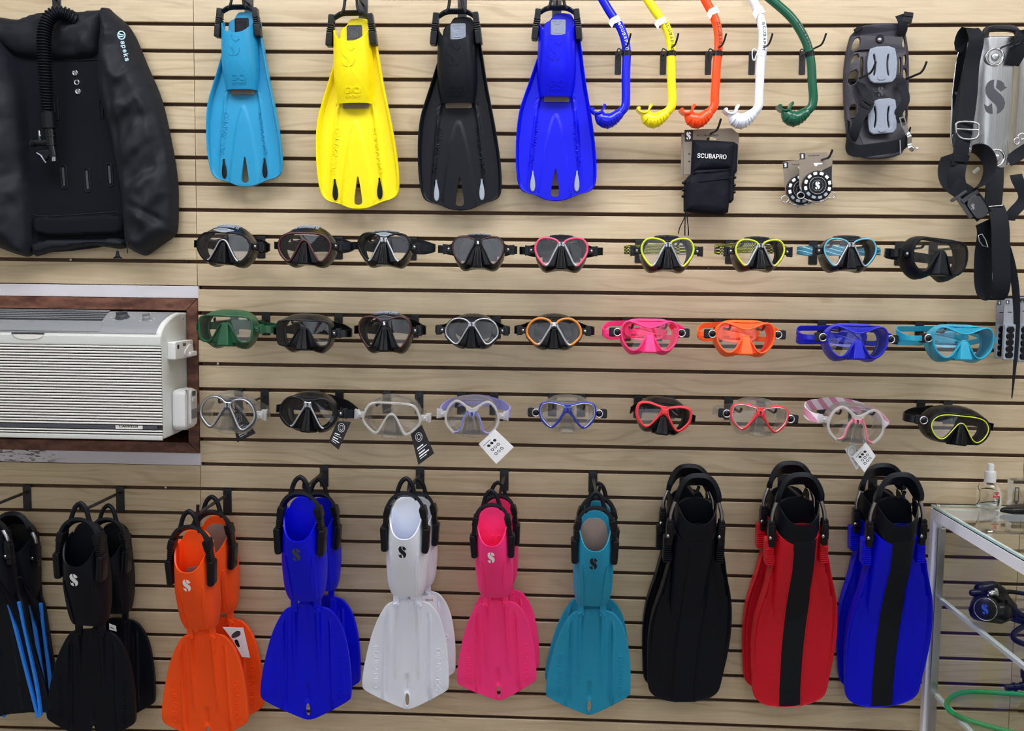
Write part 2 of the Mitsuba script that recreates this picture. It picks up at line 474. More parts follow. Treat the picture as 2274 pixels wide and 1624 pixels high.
def pillow(outline, thick, R, back=0.004, step=None, noise=None, power=0.5, dome=None):
    """A stuffed shape: the outline's front swells to `thick` at R inside its edge; noise(uv) adds folds; the back is flat."""
    o = ccw(outline); poly = Polygon(o)
    lo, hi = o.min(0), o.max(0)
    step = step or max(hi - lo) / 40
    edge = resample(o, int(poly.length / step) + 8)
    gx, gy = np.meshgrid(np.arange(lo[0], hi[0], step), np.arange(lo[1], hi[1], step * 0.866))
    gx = gx + (np.arange(len(gx)) % 2)[:, None] * step / 2
    q = np.stack([gx.ravel(), gy.ravel()], 1)
    pts = shapely.points(q)
    keep = shapely.contains(poly, pts) & (shapely.distance(shapely.LinearRing(edge), pts) > step * 0.45)
    q = np.vstack([edge, q[keep]]); ne = len(edge)
    tri = Delaunay(q).simplices
    tri = tri[shapely.contains(poly.buffer(step * 0.02), shapely.points(q[tri].mean(1)))]
    d = shapely.distance(shapely.LinearRing(edge), shapely.points(q))
    h = thick * (1 - (1 - np.clip(d / R, 0, 1)) ** 2) ** power
    if dome is not None: h = h * dome(q)
    if noise is not None: h = h + noise(q) * np.clip(d / (R * 0.6), 0, 1)
    h[:ne] = 0
    a, b, c = q[tri[:, 0]], q[tri[:, 1]], q[tri[:, 2]]
    fl = ((b - a)[:, 0] * (c - a)[:, 1] - (b - a)[:, 1] * (c - a)[:, 0]) < 0
    tri[fl] = tri[fl][:, ::-1]
    n = len(q)
    V = np.vstack([np.column_stack([q, h]), np.column_stack([edge, np.full(ne, -back)])])
    j = np.arange(ne); j2 = (j + 1) % ne
    fs = [tri, np.stack([j, n + j, n + j2], 1), np.stack([j, n + j2, j2], 1)]
    bt = mapbox_earcut.triangulate_float64(np.ascontiguousarray(edge), np.array([ne], np.uint32)).reshape(-1, 3).astype(int) + n
    fs.append(bt[:, ::-1])
    return tm(V, np.vstack(fs))


_txt = {}


def text(s, height, depth=0.0006, bold=True, width=None):
    """Lettering centred on the origin of (u, v), standing from w = 0 to depth."""
    if s not in _txt: _txt[s] = meshkit.text_mesh(s, 1.0, 1.0, bold)
    m = _txt[s]; v = np.array(m.vertices); lo, hi = v.min(0), v.max(0)
    v[:, :2] -= (lo + hi)[:2] / 2; v[:, 2] = (v[:, 2] - lo[2]) / (hi[2] - lo[2])
    k = height / (hi[1] - lo[1]); kx = width / (hi[0] - lo[0]) if width else k
    return tm(v * [kx, k, depth], m.faces)


# the dive maker's S emblem: a slit S with pointed ends, height 1
_S = [np.array([(1155, 575), (1125, 583), (1104, 603), (1094, 635), (1099, 675), (1117, 705), (1148, 733), (1174, 757), (1186, 785), (1185, 822), (1212, 808), (1234, 778), (1241, 745), (1232, 712), (1208, 682), (1180, 660), (1158, 638), (1152, 612)], float),
      np.array([(1174, 577), (1172, 612), (1168, 632), (1207, 662), (1249, 629), (1232, 624), (1222, 600), (1202, 584)], float),
      np.array([(1092, 750), (1118, 768), (1146, 742), (1152, 780), (1157, 822), (1130, 818), (1108, 802), (1096, 778)], float)]


def emblem(height, depth=0.0006):
    k = height / 247.0
    return cat(*[slab(np.column_stack([(s[:, 0] - 1170) * k, -(s[:, 1] - 699) * k]), (), 0, depth, 0) for s in _S])


def xf(mesh, ang=0, du=0, dv=0, dw=0, k=1.0):
    a = math.radians(ang); c, s = math.cos(a), math.sin(a)
    v = np.asarray(mesh.vertices) * k
    return tm(np.column_stack([c * v[:, 0] - s * v[:, 1] + du, s * v[:, 0] + c * v[:, 1] + dv, v[:, 2] + dw]), mesh.faces)


def drape(mesh, h):
    """Lays lettering on a surface w = h(u, v)."""
    v = np.array(mesh.vertices); v[:, 2] += h(v[:, 0], v[:, 1])
    return tm(v, mesh.faces)

# ------------------------------------------------------------------ the room
def wbox(x0, x1, y0, y1, z0, z1):
    m = trimesh.creation.box((x1 - x0, y1 - y0, z1 - z0)); m.apply_translation(((x0 + x1) / 2, (y0 + y1) / 2, (z0 + z1) / 2)); return m


X0, X1, Y1 = -1.7, 4.1, -6.0
struct('floor', wbox(X0 - .1, X1 + .1, Y1 - .1, 0.12, -0.1, 0.0), 'floor_grey')
struct('ceiling', wbox(X0 - .1, X1 + .1, Y1 - .1, 0.12, CEIL, CEIL + 0.1), 'ceiling_white')
struct('wall_left', wbox(X0 - .1, X0, Y1 - .1, 0.12, 0, CEIL), 'room_wall')
struct('wall_right', wbox(X1, X1 + .1, Y1 - .1, 0.12, 0, CEIL), 'room_wall')
struct('wall_front', wbox(X0, X1, Y1 - .1, Y1, 0, CEIL), 'room_wall')
AC_Z0, AC_Z1, AC_X1 = P(300, 1031, 0)[2], P(300, 634, 0)[2], P(444, 830, 0)[0]
XLC = P(359, 858, 0.19)[0] - 0.80             # left end of the casing, outside the picture
WB = 'wall_back'
back = cat(wbox(X0, X1, 0.019, 0.03, AC_Z1, CEIL), wbox(X0, X1, 0.019, 0.03, 0, AC_Z0), wbox(AC_X1, X1, 0.019, 0.03, AC_Z0, AC_Z1), wbox(X0, XLC, 0.019, 0.03, AC_Z0, AC_Z1), wbox(XLC - .02, AC_X1, 0.3, 0.31, AC_Z0, AC_Z1))
struct(WB, back, 'groove_brown')


def bow(x, k):                                   # the boards' slight sag and tilt
    x = np.clip(x, -0.7, 2.5) - 1.2; K = np.clip(k, 0, 28) / 14 - 1
    return 0.0007 - 0.00033 * x - 0.00034 * x * x + 0.00398 * K - 0.00275 * K * x - 0.00343 * K * x * x - 0.00272 * K * K - 0.00107 * K * K * x - 0.00517 * K ** 3


G = 0.0053                                       # half a groove


def groove_z(x, k):
    return -FLOOR - 0.0762 * k + bow(x, k)


def slat(x0, x1, k):
    """The board between groove k and k + 1: a bevelled T-section lip."""
    xs = np.linspace(x0, x1, 5)
    V = []
    for x in xs:
        t, b = groove_z(x, k) - G, groove_z(x, k + 1) + G
        V.append([(x, 0.008, t), (x, 0.0012, t), (x, 0, t - 0.0012), (x, 0, b + 0.0012), (x, 0.0012, b), (x, 0.008, b), (x, 0.008, b + 0.008), (x, 0.0189, b + 0.008), (x, 0.0189, t - 0.008), (x, 0.008, t - 0.008)])
    V = np.array(V); m = grid(V, closed_v=True)
    n = len(m.vertices) - 10
    caps = np.array([[0, 1, 2], [0, 2, 3], [0, 3, 5], [3, 4, 5], [6, 7, 8], [6, 8, 9]])
    return tm(m.vertices, np.vstack([m.faces, caps, caps[:, ::-1] + n]))


GAP = 0.0009
for k in range(-8, 33):
    zt = -FLOOR - 0.0762 * k
    if zt - 0.07 < 0.0 or zt > CEIL: continue
    spans = [(GAP, 2.4384 - GAP), (2.4384 + GAP, X1)]
    zm = zt - 0.0381
    if not (AC_Z0 < zm < AC_Z1): spans.insert(0, (X0, -GAP))
    else: spans.insert(0, (X0, XLC - 0.001))
    for a, b in spans: part(WB, 'slat', slat(a, b, k), 'maple', False)

for (px, py) in [(157, 577), (413, 580), (484, 808), (983, 818), (1570, 827), (368, 1083), (2206, 839), (1573, 597)]:
    p = P(px, py, -0.004)
    pale = px in (157, 484, 368)
    part(WB, 'screw', world(cat(lathe([(0, .003), (.0022, .003), (.0042, .002), (.005, 0)], 16), rbox(.005, .0009, .0008, .0003, (0, 0, .003))), p), 'satin_metal' if pale else 'black_metal', True)

# the opening of the air conditioner: white strips above and below, a dark wooden casing
xl = XLC
for y0, y1 in ((634, 661), (1004, 1031)):
    z1_, z0_ = P(300, y0, 0)[2], P(300, y1, 0)[2]
    tilt = (P(443, y0 + 1, 0)[2] - P(0, y0, 0)[2]) / (P(443, y0, 0)[0] - P(0, y0, 0)[0])
    w_ = AC_X1 - xl
    m = world(slab(np.array([(xl, z0_), (AC_X1 - 0.001, z0_), (AC_X1 - 0.001, z1_), (xl, z1_)]), (), -0.012, 0.001, 0.001))
    struct('trim_1' if y0 == 634 else 'trim_2', m, 'trim_white')
cz1, cz0, cx1 = P(300, 662, 0)[2], P(300, 1003, 0)[2], P(441, 830, 0)[0]
iz1, iz0, ix1 = P(300, 688, 0)[2], P(300, 980, 0)[2], P(417, 830, 0)[0]
CY = 0.006
cas = struct('trim_3', world(slab(np.array([(xl, cz1), (xl, iz1), (ix1, iz1), (cx1, cz1)]), (), -0.14, CY, 0.0012)), 'casing_wood')
part('trim_3', 'side_board', world(slab(np.array([(cx1 + .0004, cz1 - .0008), (ix1 + .0008, iz1 - .0004), (ix1 + .0008, iz0 + .0004), (cx1 + .0004, cz0 + .0008)]), (), -0.14, CY, 0.0012)), 'casing_wood')
part('trim_3', 'sill_board', world(slab(np.array([(xl, iz0), (xl, cz0), (cx1, cz0), (ix1, iz0)]), (), -0.14, CY, 0.0012)), 'casing_wood')
part('trim_3', 'side_board', world(slab(np.array([(xl, cz1), (xl, cz0), (xl + .024, iz0), (xl + .024, iz1)]), (), -0.14, CY - .001, 0.0012)), 'casing_wood')

# ------------------------------------------------------------------ hooks of the slatwall
def crop(pts, ox, oy, s):
    return [(ox + x / s, oy + y / s) for x, y in pts]


def wall_k(px, py):                              # groove number (a fraction) at a picture point on the wall
    p = P(px, py)
    k = (-FLOOR - p[2]) / 0.0762
    return (-FLOOR - p[2] + bow(p[0], k)) / 0.0762


def hook(px, k, length, label, tip=0.03, lean=0.0, group=None, wide=0.026, drop=0.062, root=0.012, rad=0.0034, rise=0.0, tipmat='black_metal', two=False):
    """A slatwall hook: a folded plate in groove k (at picture column px) that lies on the board below, and a rod with an upturned end."""
    x = P(px, 812)[0]
    for _ in range(4):
        z = groove_z(x, k); c = np.array([x, 0, z]) - CAM; q = np.array([c @ RIGHT, c @ UP, c @ FWD])
        x += (px - (W / 2 + F * q[0] / q[2])) / F * q[2]
    z = groove_z(x, k)
    t = thing('slatwall_hook', label, 'hook', group)
    o = np.array([x, 0, z])
    plate = cat(rbox(wide, drop, 0.0024, 0.003, (0, -drop / 2, 0.0014)), rbox(wide, 0.0024, 0.009, 0.001, (0, 0.0006, -0.0018)), rbox(wide, 0.012, 0.0016, 0.0008, (0, 0.0062, -0.0062)))
    part(t, 'plate', world(plate, o), 'black_metal')
    for s in ((-1, 1) if two else (0,)):
        a = np.array([s * wide * 0.36, -root, 0.001])
        pts = [a, a + [0, rise * 0.3, length * 0.3], a + [lean * 0.8, rise * 0.9, length * 0.9], a + [lean, rise, length], a + [lean + tip * 0.12, rise + tip * 0.35, length + tip * 0.55], a + [lean + tip * 0.25, rise + tip, length + tip * 0.8]]
        part(t, 'rod', world(tube(chaikin(pts, 2, False), rad, 10), o), tipmat, True)
    return t, o


# ------------------------------------------------------------------ blades and foot pockets (local metres: u right, v up, w to the viewer)
def chains(outline):
    """The left and right edge of an outline as functions of v."""
    o = ccw(outline); i, j = int(np.argmax(o[:, 1])), int(np.argmin(o[:, 1]))
    o = np.roll(o, -i, 0); j = (j - i) % len(o)
    L, R = o[:j + 1][::-1], np.vstack([o[j:], o[:1]])           # ccw from the top runs down the left side
    def fn(c):
        v = np.maximum.accumulate(c[:, 1] + np.arange(len(c)) * 1e-9)
        return lambda x: np.interp(x, v, c[:, 0])
    return fn(L), fn(R), o[:, 1].min(), o[:, 1].max()


def blade(outline, relief, thick, nu=56, nv=110, hole=None):
    """A blade whose front carries the relief; `hole` is an outline cut through it."""
    l, r, v0, v1 = chains(outline)
    t = (1 - np.cos(np.linspace(0, np.pi, nv))) / 2
    v = v0 + (v1 - v0) * (0.5 * t + 0.5 * np.linspace(0, 1, nv)); v[0] += 1e-5; v[-1] -= 1e-5
    s = np.linspace(-1, 1, nu); s = np.sign(s) * (1 - (1 - np.abs(s)) ** 1.25)
    U = l(v)[:, None] + (r(v) - l(v))[:, None] * (s + 1) / 2
    Vv = np.repeat(v[:, None], nu, 1)
    faces = grid(np.stack([U, Vv, 0 * U], -1)).faces
    fu, fv = U.ravel().copy(), Vv.ravel().copy()
    if hole is not None:
        hp = Polygon(hole); ring = resample(hole, 240)
        q = np.stack([fu, fv], 1)[faces].mean(1)
        faces = faces[~shapely.contains(hp, shapely.points(q))]
        e = np.sort(np.vstack([faces[:, [0, 1]], faces[:, [1, 2]], faces[:, [2, 0]]]), 1)
        key, cnt = np.unique(e, axis=0, return_counts=True)
        rim = np.unique(key[cnt == 1])
        rim = rim[shapely.distance(hp, shapely.points(np.stack([fu, fv], 1)[rim])) < 0.004]
        rim = np.array([i for i in rim if 0 < i // nu < nv - 1 and 0 < i % nu < nu - 1])
        d = np.linalg.norm(np.stack([fu, fv], 1)[rim][:, None] - ring[None], axis=2).argmin(1)
        fu[rim], fv[rim] = ring[d, 0], ring[d, 1]
    U, Vv = fu.reshape(U.shape), fv.reshape(U.shape)
    S = s[None, :] + 0 * U
    Wf = thick + relief(U, Vv, S)
    edge = np.minimum((1 - np.abs(s))[None, :] * (r(v) - l(v))[:, None] / 2, 0.004) / 0.004
    Wf = Wf - 0.45 * thick * (1 - np.sqrt(1 - (1 - edge) ** 2))
    va = np.stack([U, Vv, Wf], -1).reshape(-1, 3); vb = va * [1, 1, 0]
    q = va[faces]
    if np.sum(np.cross(q[:, 1] - q[:, 0], q[:, 2] - q[:, 0])[:, 2]) < 0: faces = faces[:, ::-1]
    e = np.vstack([faces[:, [0, 1]], faces[:, [1, 2]], faces[:, [2, 0]]])
    _, inv, cnt = np.unique(np.sort(e, 1), axis=0, return_inverse=True, return_counts=True)
    e = e[cnt[inv.ravel()] == 1]; n = len(va)
    sv = np.vstack([va, vb]); used, inv = np.unique(np.concatenate([e.ravel(), e.ravel() + n]), return_inverse=True)
    m = len(e); i0, i1 = inv[:2 * m].reshape(-1, 2).T; j0, j1 = inv[2 * m:].reshape(-1, 2).T
    return cat(tm(va, faces), tm(vb, faces[:, ::-1]), tm(sv[used], np.vstack([np.stack([i0, j0, i1], 1), np.stack([i1, j0, j1], 1)])))


def pocket(sec, dip, power=0.62, th=0.0035, na=36, nt=30, base=0.004, toe_rise=0.0):
    """Half-tube over the foot. sec: rows (v, centre u, half width, height) from toe to heel; the rim dips by `dip` at the instep.
    Returns the shell and its outer height h(u, v)."""
    s = np.array(sec, float)
    f = [CubicSpline(s[:, 0], s[:, k]) if len(s) > 2 else (lambda x, k=k: np.interp(x, s[:, 0], s[:, k])) for k in (1, 2, 3)]
    a = np.linspace(0, np.pi, na); t = np.linspace(0, 1, nt)
    vr = s[-1, 0] - dip * np.sin(a) ** 1.5
    def surf(off):
        v_0 = s[0, 0] + toe_rise * (1 - np.sin(a) ** 1.2)
        V = v_0[None, :] + (vr - v_0)[None, :] * t[:, None]
        hw, hh, c = f[1](V) - off, f[2](V) - off, f[0](V)
        ca, sa = np.cos(a)[None], np.sin(a)[None]
        return np.stack([c + hw * np.sign(ca) * np.abs(ca) ** 0.8, V, base + hh * np.abs(sa) ** power], -1)
    A, B = surf(0), surf(th)
    R = np.concatenate([A, B[::-1]], 0)
    m = grid(R, closed_u=True)
    def h(u, v):
        c, hw, hh = f[0](v), f[1](v), f[2](v)
        x = np.clip(np.abs((u - c) / hw), 0, 0.999) ** (1 / 0.8)
        return base + hh * np.sqrt(1 - x * x) ** power
    return m, h


def drop_shape(h, w, n=20):
    """A teardrop, pointed end up, standing on (0, 0)."""
    t = np.linspace(0, 2 * np.pi, n * 2, endpoint=False)
    v = (1 - np.cos(t)) / 2
    return np.stack([w / 2 * np.sin(t) * (1 - v) ** 0.62 * 1.5 * 0.9, v * h], 1)


def ridge(x, c, w):
    return np.exp(-((x - c) / w) ** 2)


def fin_frame(top, bottom, dt, db, ref, yaw=0.0):
    """Places a template whose origin is its upper anchor and whose lower anchor is (0, -ref, 0)."""
    a, b = P(*top, dt), P(*bottom, db)
    ax = a - b; L = np.linalg.norm(ax); v = ax / L
    n = np.array([0, -1.0, 0]); n = n - v * (n @ v); n /= np.linalg.norm(n)
    u = np.cross(v, n)
    c, s = math.cos(math.radians(yaw)), math.sin(math.radians(yaw))
    u, n = c * u - s * n, c * n + s * u
    dm = (dt + db) / 2
    k = np.linalg.norm(P(*top, dm) - P(*bottom, dm)) / ref
    m = np.eye(4); m[:3, 0], m[:3, 1], m[:3, 2], m[:3, 3] = u * k, v * L / ref, n * k, a
    return m, k


def parts_of(t, m, rows):
    for name, mesh, b, sm, *lab in rows:
        part(t + ('__' + lab[1] if len(lab) > 1 else ''), name, put(mesh, m), b, sm, lab[0] if lab and lab[0] else None)


# ---- the four short fins with a raised arch on the foot pocket
CY = lambda pts: crop(pts, 430, 0, 3.383)
GO_D = 0.045
GO_O = P(*CY([(1215, 790)])[0], GO_D)
go = lambda pts, d=0.0: flat(CY(pts), GO_D + d, GO_O)
GO_OUT = go([(1098, 300), (1100, 370), (1062, 500), (1020, 640), (975, 780), (945, 880), (930, 1000), (925, 1150), (930, 1300), (945, 1420), (965, 1480), (1005, 1510), (1060, 1520), (1110, 1540), (1160, 1565), (1235, 1577),
             (1310, 1568), (1360, 1546), (1420, 1520), (1490, 1505), (1530, 1475), (1543, 1400), (1535, 1250), (1515, 1100), (1490, 950), (1460, 800), (1425, 620), (1400, 450), (1385, 370), (1376, 300), (1374, 222), (1338, 204), (1318, 165), (1298, 142), (1190, 142), (1172, 158), (1150, 200), (1104, 218)])
GO_REF = -go([(1230, 1577)])[0][1]
GO_OUT = GO_OUT - np.column_stack([GO_OUT[:, 1] / -GO_REF * go([(1230, 1577)])[0][0], 0 * GO_OUT[:, 1]])
go_out_s = chaikin(GO_OUT, 2)
_gl, _gr, _, _ = chains(go_out_s)


def go_relief(U, V, S):
    e = (1 - np.abs(S)) * (_gr(V) - _gl(V)) / 2
    fade = np.clip((V + 0.285) / 0.06, 0, 1) * np.clip((0.185 - V) / 0.03, 0, 1)
    w = 0.022 * fade * np.clip(1 - e / 0.008, 0, 1) ** 0.35 * np.clip((V + 0.34) / 0.25, 0.35, 1)
    tt = np.clip(-V / 0.29, 0, 1)
    for sgn in (-1, 1):                          # ribs that splay from the toe corners
        w += 0.0062 * ridge(U, sgn * (0.049 + 0.031 * tt ** 0.8), 0.0045) * np.clip((0.01 - V) / .02, 0, 1) * np.clip((V + 0.28) / 0.10, 0, 1)
    half = 0.047 * np.clip((-V - 0.046) / 0.22, 0, 1) ** 0.6
    w += 0.0042 * (1 / (1 + np.exp(np.clip((np.abs(U) - half) / 0.0013, -40, 40)))) * (V < -0.046)
    w -= 0.0035 * (np.abs(U) < 0.055 + 0.01 * tt) * np.clip((V + 0.10) / 0.08, 0, 1) * (V < 0)
    return w


go_vent = go([(1240, 1305), (1222, 1400), (1206, 1500), (1208, 1530), (1225, 1542), (1255, 1542), (1270, 1528), (1268, 1490), (1256, 1400)])
go_vent = chaikin(go_vent - [go_vent[:, 0].mean() - 0.002, 0], 1)
go_blade = blade(go_out_s, go_relief, 0.006, 84, 140, go_vent)
go_tip = slab(drop_shape(0.061, 0.0155), (), 0, 0.006, 0.0026, steps=2)
go_tips = [(-0.064, go([(1070, 1504)])[0][1]), (0.065, go([(1400, 1504)])[0][1])]
go_sec = [(0.0, 0, 0.0475, 0.032), (0.026, 0, 0.0525, 0.042), (0.062, 0, 0.0560, 0.054), (0.11, 0, 0.0555, 0.063), (0.165, 0, 0.0535, 0.068), (0.208, 0, 0.0530, 0.066)]
go_pocket, go_h = pocket(go_sec, 0.046, 0.62)


def overlay(poly_half_w, v0, v1, h, lift, n=24, m=30):
    """A raised skin on the surface h between u = -f(v) and f(v)."""
    v = np.linspace(v0, v1, m); s = np.linspace(-1, 1, n)
    U = poly_half_w(v)[:, None] * s[None, :]; V = np.repeat(v[:, None], n, 1)
    Wt = h(U, V) + lift
    top = np.stack([U, V, Wt], -1); bot = np.stack([U, V, Wt - lift - 0.001], -1)
    R = np.concatenate([bot[:, :1], top, bot[:, -1:]], 1)
    e0 = np.concatenate([bot[:1, :1], bot[:1], bot[:1, -1:]], 1); e1 = np.concatenate([bot[-1:, :1], bot[-1:], bot[-1:, -1:]], 1)
    return grid(np.concatenate([e0, R, e1], 0))


_aw = lambda v: np.interp(v, [0, 0.024, 0.055, 0.076, 0.0825, 0.084], [0.0455, 0.0405, 0.0260, 0.0115, 0.005, 0.0003])
go_arch = overlay(_aw, -0.0006, 0.084, go_h, 0.0038)
go_text = [drape(xf(text('GO', 0.0165, 0.0024, width=0.046), 0, 0.002, 0.032), lambda u, v: go_h(u, v) + 0.0032), drape(xf(text('SPORT', 0.0068, 0.0020, width=0.044), 0, 0.002, 0.0150), lambda u, v: go_h(u, v) + 0.0032)]
go_logo = drape(xf(emblem(0.062, 0.0026), 0, -0.004, 0.125), lambda u, v: go_h(u, v) - 0.0004)
go_top = lambda u, v: 0.0056 + go_relief(u, v, 2 * (u - _gl(v)) / (_gr(v) - _gl(v)) - 1)
go_words = [drape(xf(text('SCUBAPRO', 0.0140, 0.0022, width=0.132), 82 if sg < 0 else -82, sg * 0.0605, -0.130), go_top) for sg in (-1, 1)]
go_sole = xf(cat(rbox(0.042, 0.052, 0.003, 0.004, (0.004, 0, 0)), *[slab(rrect(0.036 - .008 * i, 0.046 - .010 * i, 0.003), (rrect(0.0325 - .008 * i, 0.0425 - .010 * i, 0.0025),), 0.0014, 0.0030, 0) for i in range(3)], xf(emblem(.012, .0012), 0, 0, 0, .0016)), 0, 0.0, 0.196, 0.0072)


def strap_set(hw, v_side, peak, w_side, loop=True, buckle_h=0.062, loop_h=0.04, thick=0.005, wide=0.020, flare=0.006):
    """Heel strap: two ladder buckles on the pocket's sides, a rubber band over the heel and a finger loop. Returns (buckles, band, loop)."""
    bs = []
    for s in (-1, 1):
        b = cat(rbox(0.0185, buckle_h * 0.46, 0.028, 0.004, (0, -buckle_h * 0.30, 0)), rbox(0.0165, buckle_h * 0.34, 0.024, 0.003, (-s * .001, buckle_h * 0.36, 0)),
                *[rbox(0.0185, buckle_h * 0.045, 0.028, 0.002, (-s * 0.0004 * k, -buckle_h * 0.04 + k * buckle_h * 0.075, 0)) for k in range(4)], rbox(0.014, buckle_h * .5, 0.020, 0.002, (0, 0, 0)))
        bs.append(xf(b, s * 6, s * (hw + flare), v_side, w_side))
    p = [(-hw - flare * .6, v_side + buckle_h * 0.35, w_side), (-hw * 0.93, v_side + (peak - v_side) * 0.68, w_side - .002), (-hw * 0.55, v_side + (peak - v_side) * 0.95, w_side - .006), (0, peak, w_side - .008)]
    p = p + [(-x, y, z) for x, y, z in p[-2::-1]]
    band = ribbon(spline(p, 40), np.interp(np.linspace(-1, 1, 40), [-1, -.4, 0, .4, 1], [wide * .8, wide, wide * 1.05, wide, wide * .8]), thick, [0, 0.38, 1.0])
    lp = None
    if loop:
        q = [(-hw * 0.55, peak - .006, w_side + 0.004), (-hw * 0.33, peak + loop_h * 0.45, w_side), (-0.009, peak + loop_h * 0.92, w_side - 0.006), (0, peak + loop_h, w_side - 0.007), (0.009, peak + loop_h * 0.92, w_side - 0.006), (hw * 0.33, peak + loop_h * 0.45, w_side), (hw * 0.55, peak - .006, w_side + 0.004)]
        lp = tube(spline(q, 36), 0.0042, 10)
    return bs, band, lp


def go_fin(colour, tipmat, solemat, top, bottom, label, d0=GO_D, yaw=0):
    m, k = fin_frame(top, bottom, d0, d0, GO_REF, yaw)
    t = thing('fin', label, 'fin', 'open-heel fins hung along the top')
    lay = [('blade', go_blade, colour, True), ('foot_pocket', go_pocket, colour, 40), ('arch_panel', go_arch, colour, 40), *[('lettering', x, colour, False) for x in go_text + go_words], ('emblem', go_logo, colour, False), ('toe_card', slab(rrect(0.074, 0.03, 0.004, 0.002, 0.004), (), 0.008, 0.0092, 0), 'card_tan', False, 'tan card showing in the toe opening')]
    parts_of(t, m, lay)
    for x, y in go_tips: parts_of(t, m, [('tip_insert', xf(go_tip, 0, x, y, 0.0058), tipmat, True, 'teardrop insert near the blade tip')])
    bs, band, lp = strap_set(0.0535, 0.200, 0.250, 0.032, buckle_h=0.082, loop_h=0.056)
    st = part(t, 'heel_strap', put(band, m), 'black_rubber', 40, 'black rubber heel strap')
    part(st, 'finger_loop', put(lp, m), 'black_rubber', True)
    for b in bs: part(t, 'strap_buckle', put(b, m), 'black_plastic', 40, 'black ladder buckle')
    parts_of(t, m, [('heel_pad', go_sole, solemat, False, 'ribbed heel pad')])
    return t


go_fin('turquoise', 'black_rubber', 'black_rubber', (540, 203), (545.6, 416), 'turquoise open-heel fin with a raised arch hanging nearest the seam, beside the black wing')
go_fin('yellow', 'black_rubber', 'graphite', (790, 233.5), (796, 466), 'bright yellow open-heel fin hanging between the turquoise and the black fin in the top row')
go_fin('black_rubber', 'pale_grey_plastic', 'grey_silicone', (1017.5, 233), (1020.5, 469), 'plain black open-heel fin with two silver teardrop inserts in the top row')
go_fin('royal_blue', 'pale_grey_plastic', 'grey_silicone', (1234.5, 219), (1231, 448), 'royal blue open-heel fin with silver teardrop inserts beside the snorkels')
for px, nm in ((553, 'turquoise'), (807, 'yellow'), (1027, 'plain black'), (1237, 'royal blue')):
    hook(px, -1, 0.105, f'black slatwall hook holding the {nm} fin of the top row', tip=0.02, drop=0.07, root=0.02)

# ---- split-hinge fins: a tubular foot pocket on two struts and a scalloped blade
CW = lambda pts: crop(pts, 790, 1020, 2.8)
NV_D = 0.20
NV_O = P(*CW([(325, 873)])[0], NV_D)
nv = lambda pts, d=0.0: flat(CW(pts), NV_D + d, NV_O)
NV_OUT = nv([(330, 871), (375, 874), (420, 880), (470, 895), (520, 960), (550, 1040), (570, 1140), (582, 1250), (584, 1340), (584, 1405), (572, 1424), (480, 1480), (400, 1525), (350, 1547), (322, 1552), (292, 1543),
             (230, 1518), (130, 1472), (60, 1432), (44, 1412), (46, 1350), (58, 1270), (80, 1170), (110, 1060), (150, 970), (195, 898), (250, 880), (300, 874)])
NV_REF = -nv([(320, 1552)])[0][1]
nv_out = chaikin(NV_OUT, 2)
_nl, _nr, _, _ = chains(nv_out)
NVW = 0.098


def nv_relief(U, V, S):
    t = np.clip(-V / NV_REF, 0, 1)
    w = 0.0 * U
    for sg in (-1, 1):
        c = sg * (0.0315 + 0.003 * t)
        w += 0.0165 * np.clip(1 - t / 0.72, 0, 1) ** 0.8 * np.clip(1.25 * ridge(U, c, 0.0062 * (1.05 - 0.7 * t)), 0, 1)
        c2 = sg * (0.0625 + 0.006 * t)
        g = np.clip((t - 0.10) / 0.06, 0, 1) * np.clip((0.93 - t) / 0.08, 0, 1)
        w += 0.0062 * g * ridge(U, c2, 0.0028) - 0.0036 * g * ridge(U, c2 - sg * 0.007, 0.005)
    w -= 0.0030 * ridge(U, 0.0, 0.0042 + .003 * t) * np.clip((0.24 - t) / 0.2, 0, 1)
    w -= 0.0058 * ridge(U, 0.0, 0.0055) * np.clip((t - 0.66) / 0.06, 0, 1) * np.clip((0.86 - t) / 0.05, 0, 1)
    w += 0.010 * (S ** 2) * np.clip(t * 1.4, 0, 1) * np.clip((1 - t) * 4, 0, 1) * 0.8
    return w


nv_hole = ellipse(0.0008, -NV_REF * 0.905, 0.0064, 0.0195, 28)
nv_blade = blade(nv_out, nv_relief, 0.0055, 84, 120, nv_hole)
nv_ring = loop_tube(np.column_stack([ellipse(0.0008, -NV_REF * 0.905, 0.0070, 0.0203, 32), np.full(32, 0.0062)]), 0.0014, 6)
nv_top = lambda u, v: 0.0048 + nv_relief(u, v, 2 * (u - _nl(v)) / (_nr(v) - _nl(v)) - 1)
nv_words = [drape(xf(text('SCUBAPRO', 0.0125, 0.0020, width=0.125), 90 if sg > 0 else -90, sg * 0.089, -0.195), nv_top) for sg in (-1, 1)]
nv_sec = [(0.026, 0, 0.0450, 0.036), (0.045, 0, 0.0515, 0.045), (0.080, 0, 0.0555, 0.056), (0.125, 0, 0.0570, 0.070), (0.175, 0, 0.0535, 0.082), (0.215, 0, 0.0490, 0.088), (0.258, 0, 0.0470, 0.088)]
nv_pocket, nv_h = pocket(nv_sec, 0.056, 0.66, th=0.004, na=48, nt=38)
NV_SOLE = np.array([(0, 0.288), (0.020, 0.285), (0.036, 0.272), (0.045, 0.248), (0.049, 0.21), (0.0545, 0.165), (0.0575, 0.125), (0.0562, 0.08), (0.051, 0.045), (0.042, 0.027), (0.025, 0.0235), (0, 0.023)])
nv_sole = slab(chaikin(mirror(NV_SOLE), 2), (), 0.0, 0.007, 0.002, steps=2)
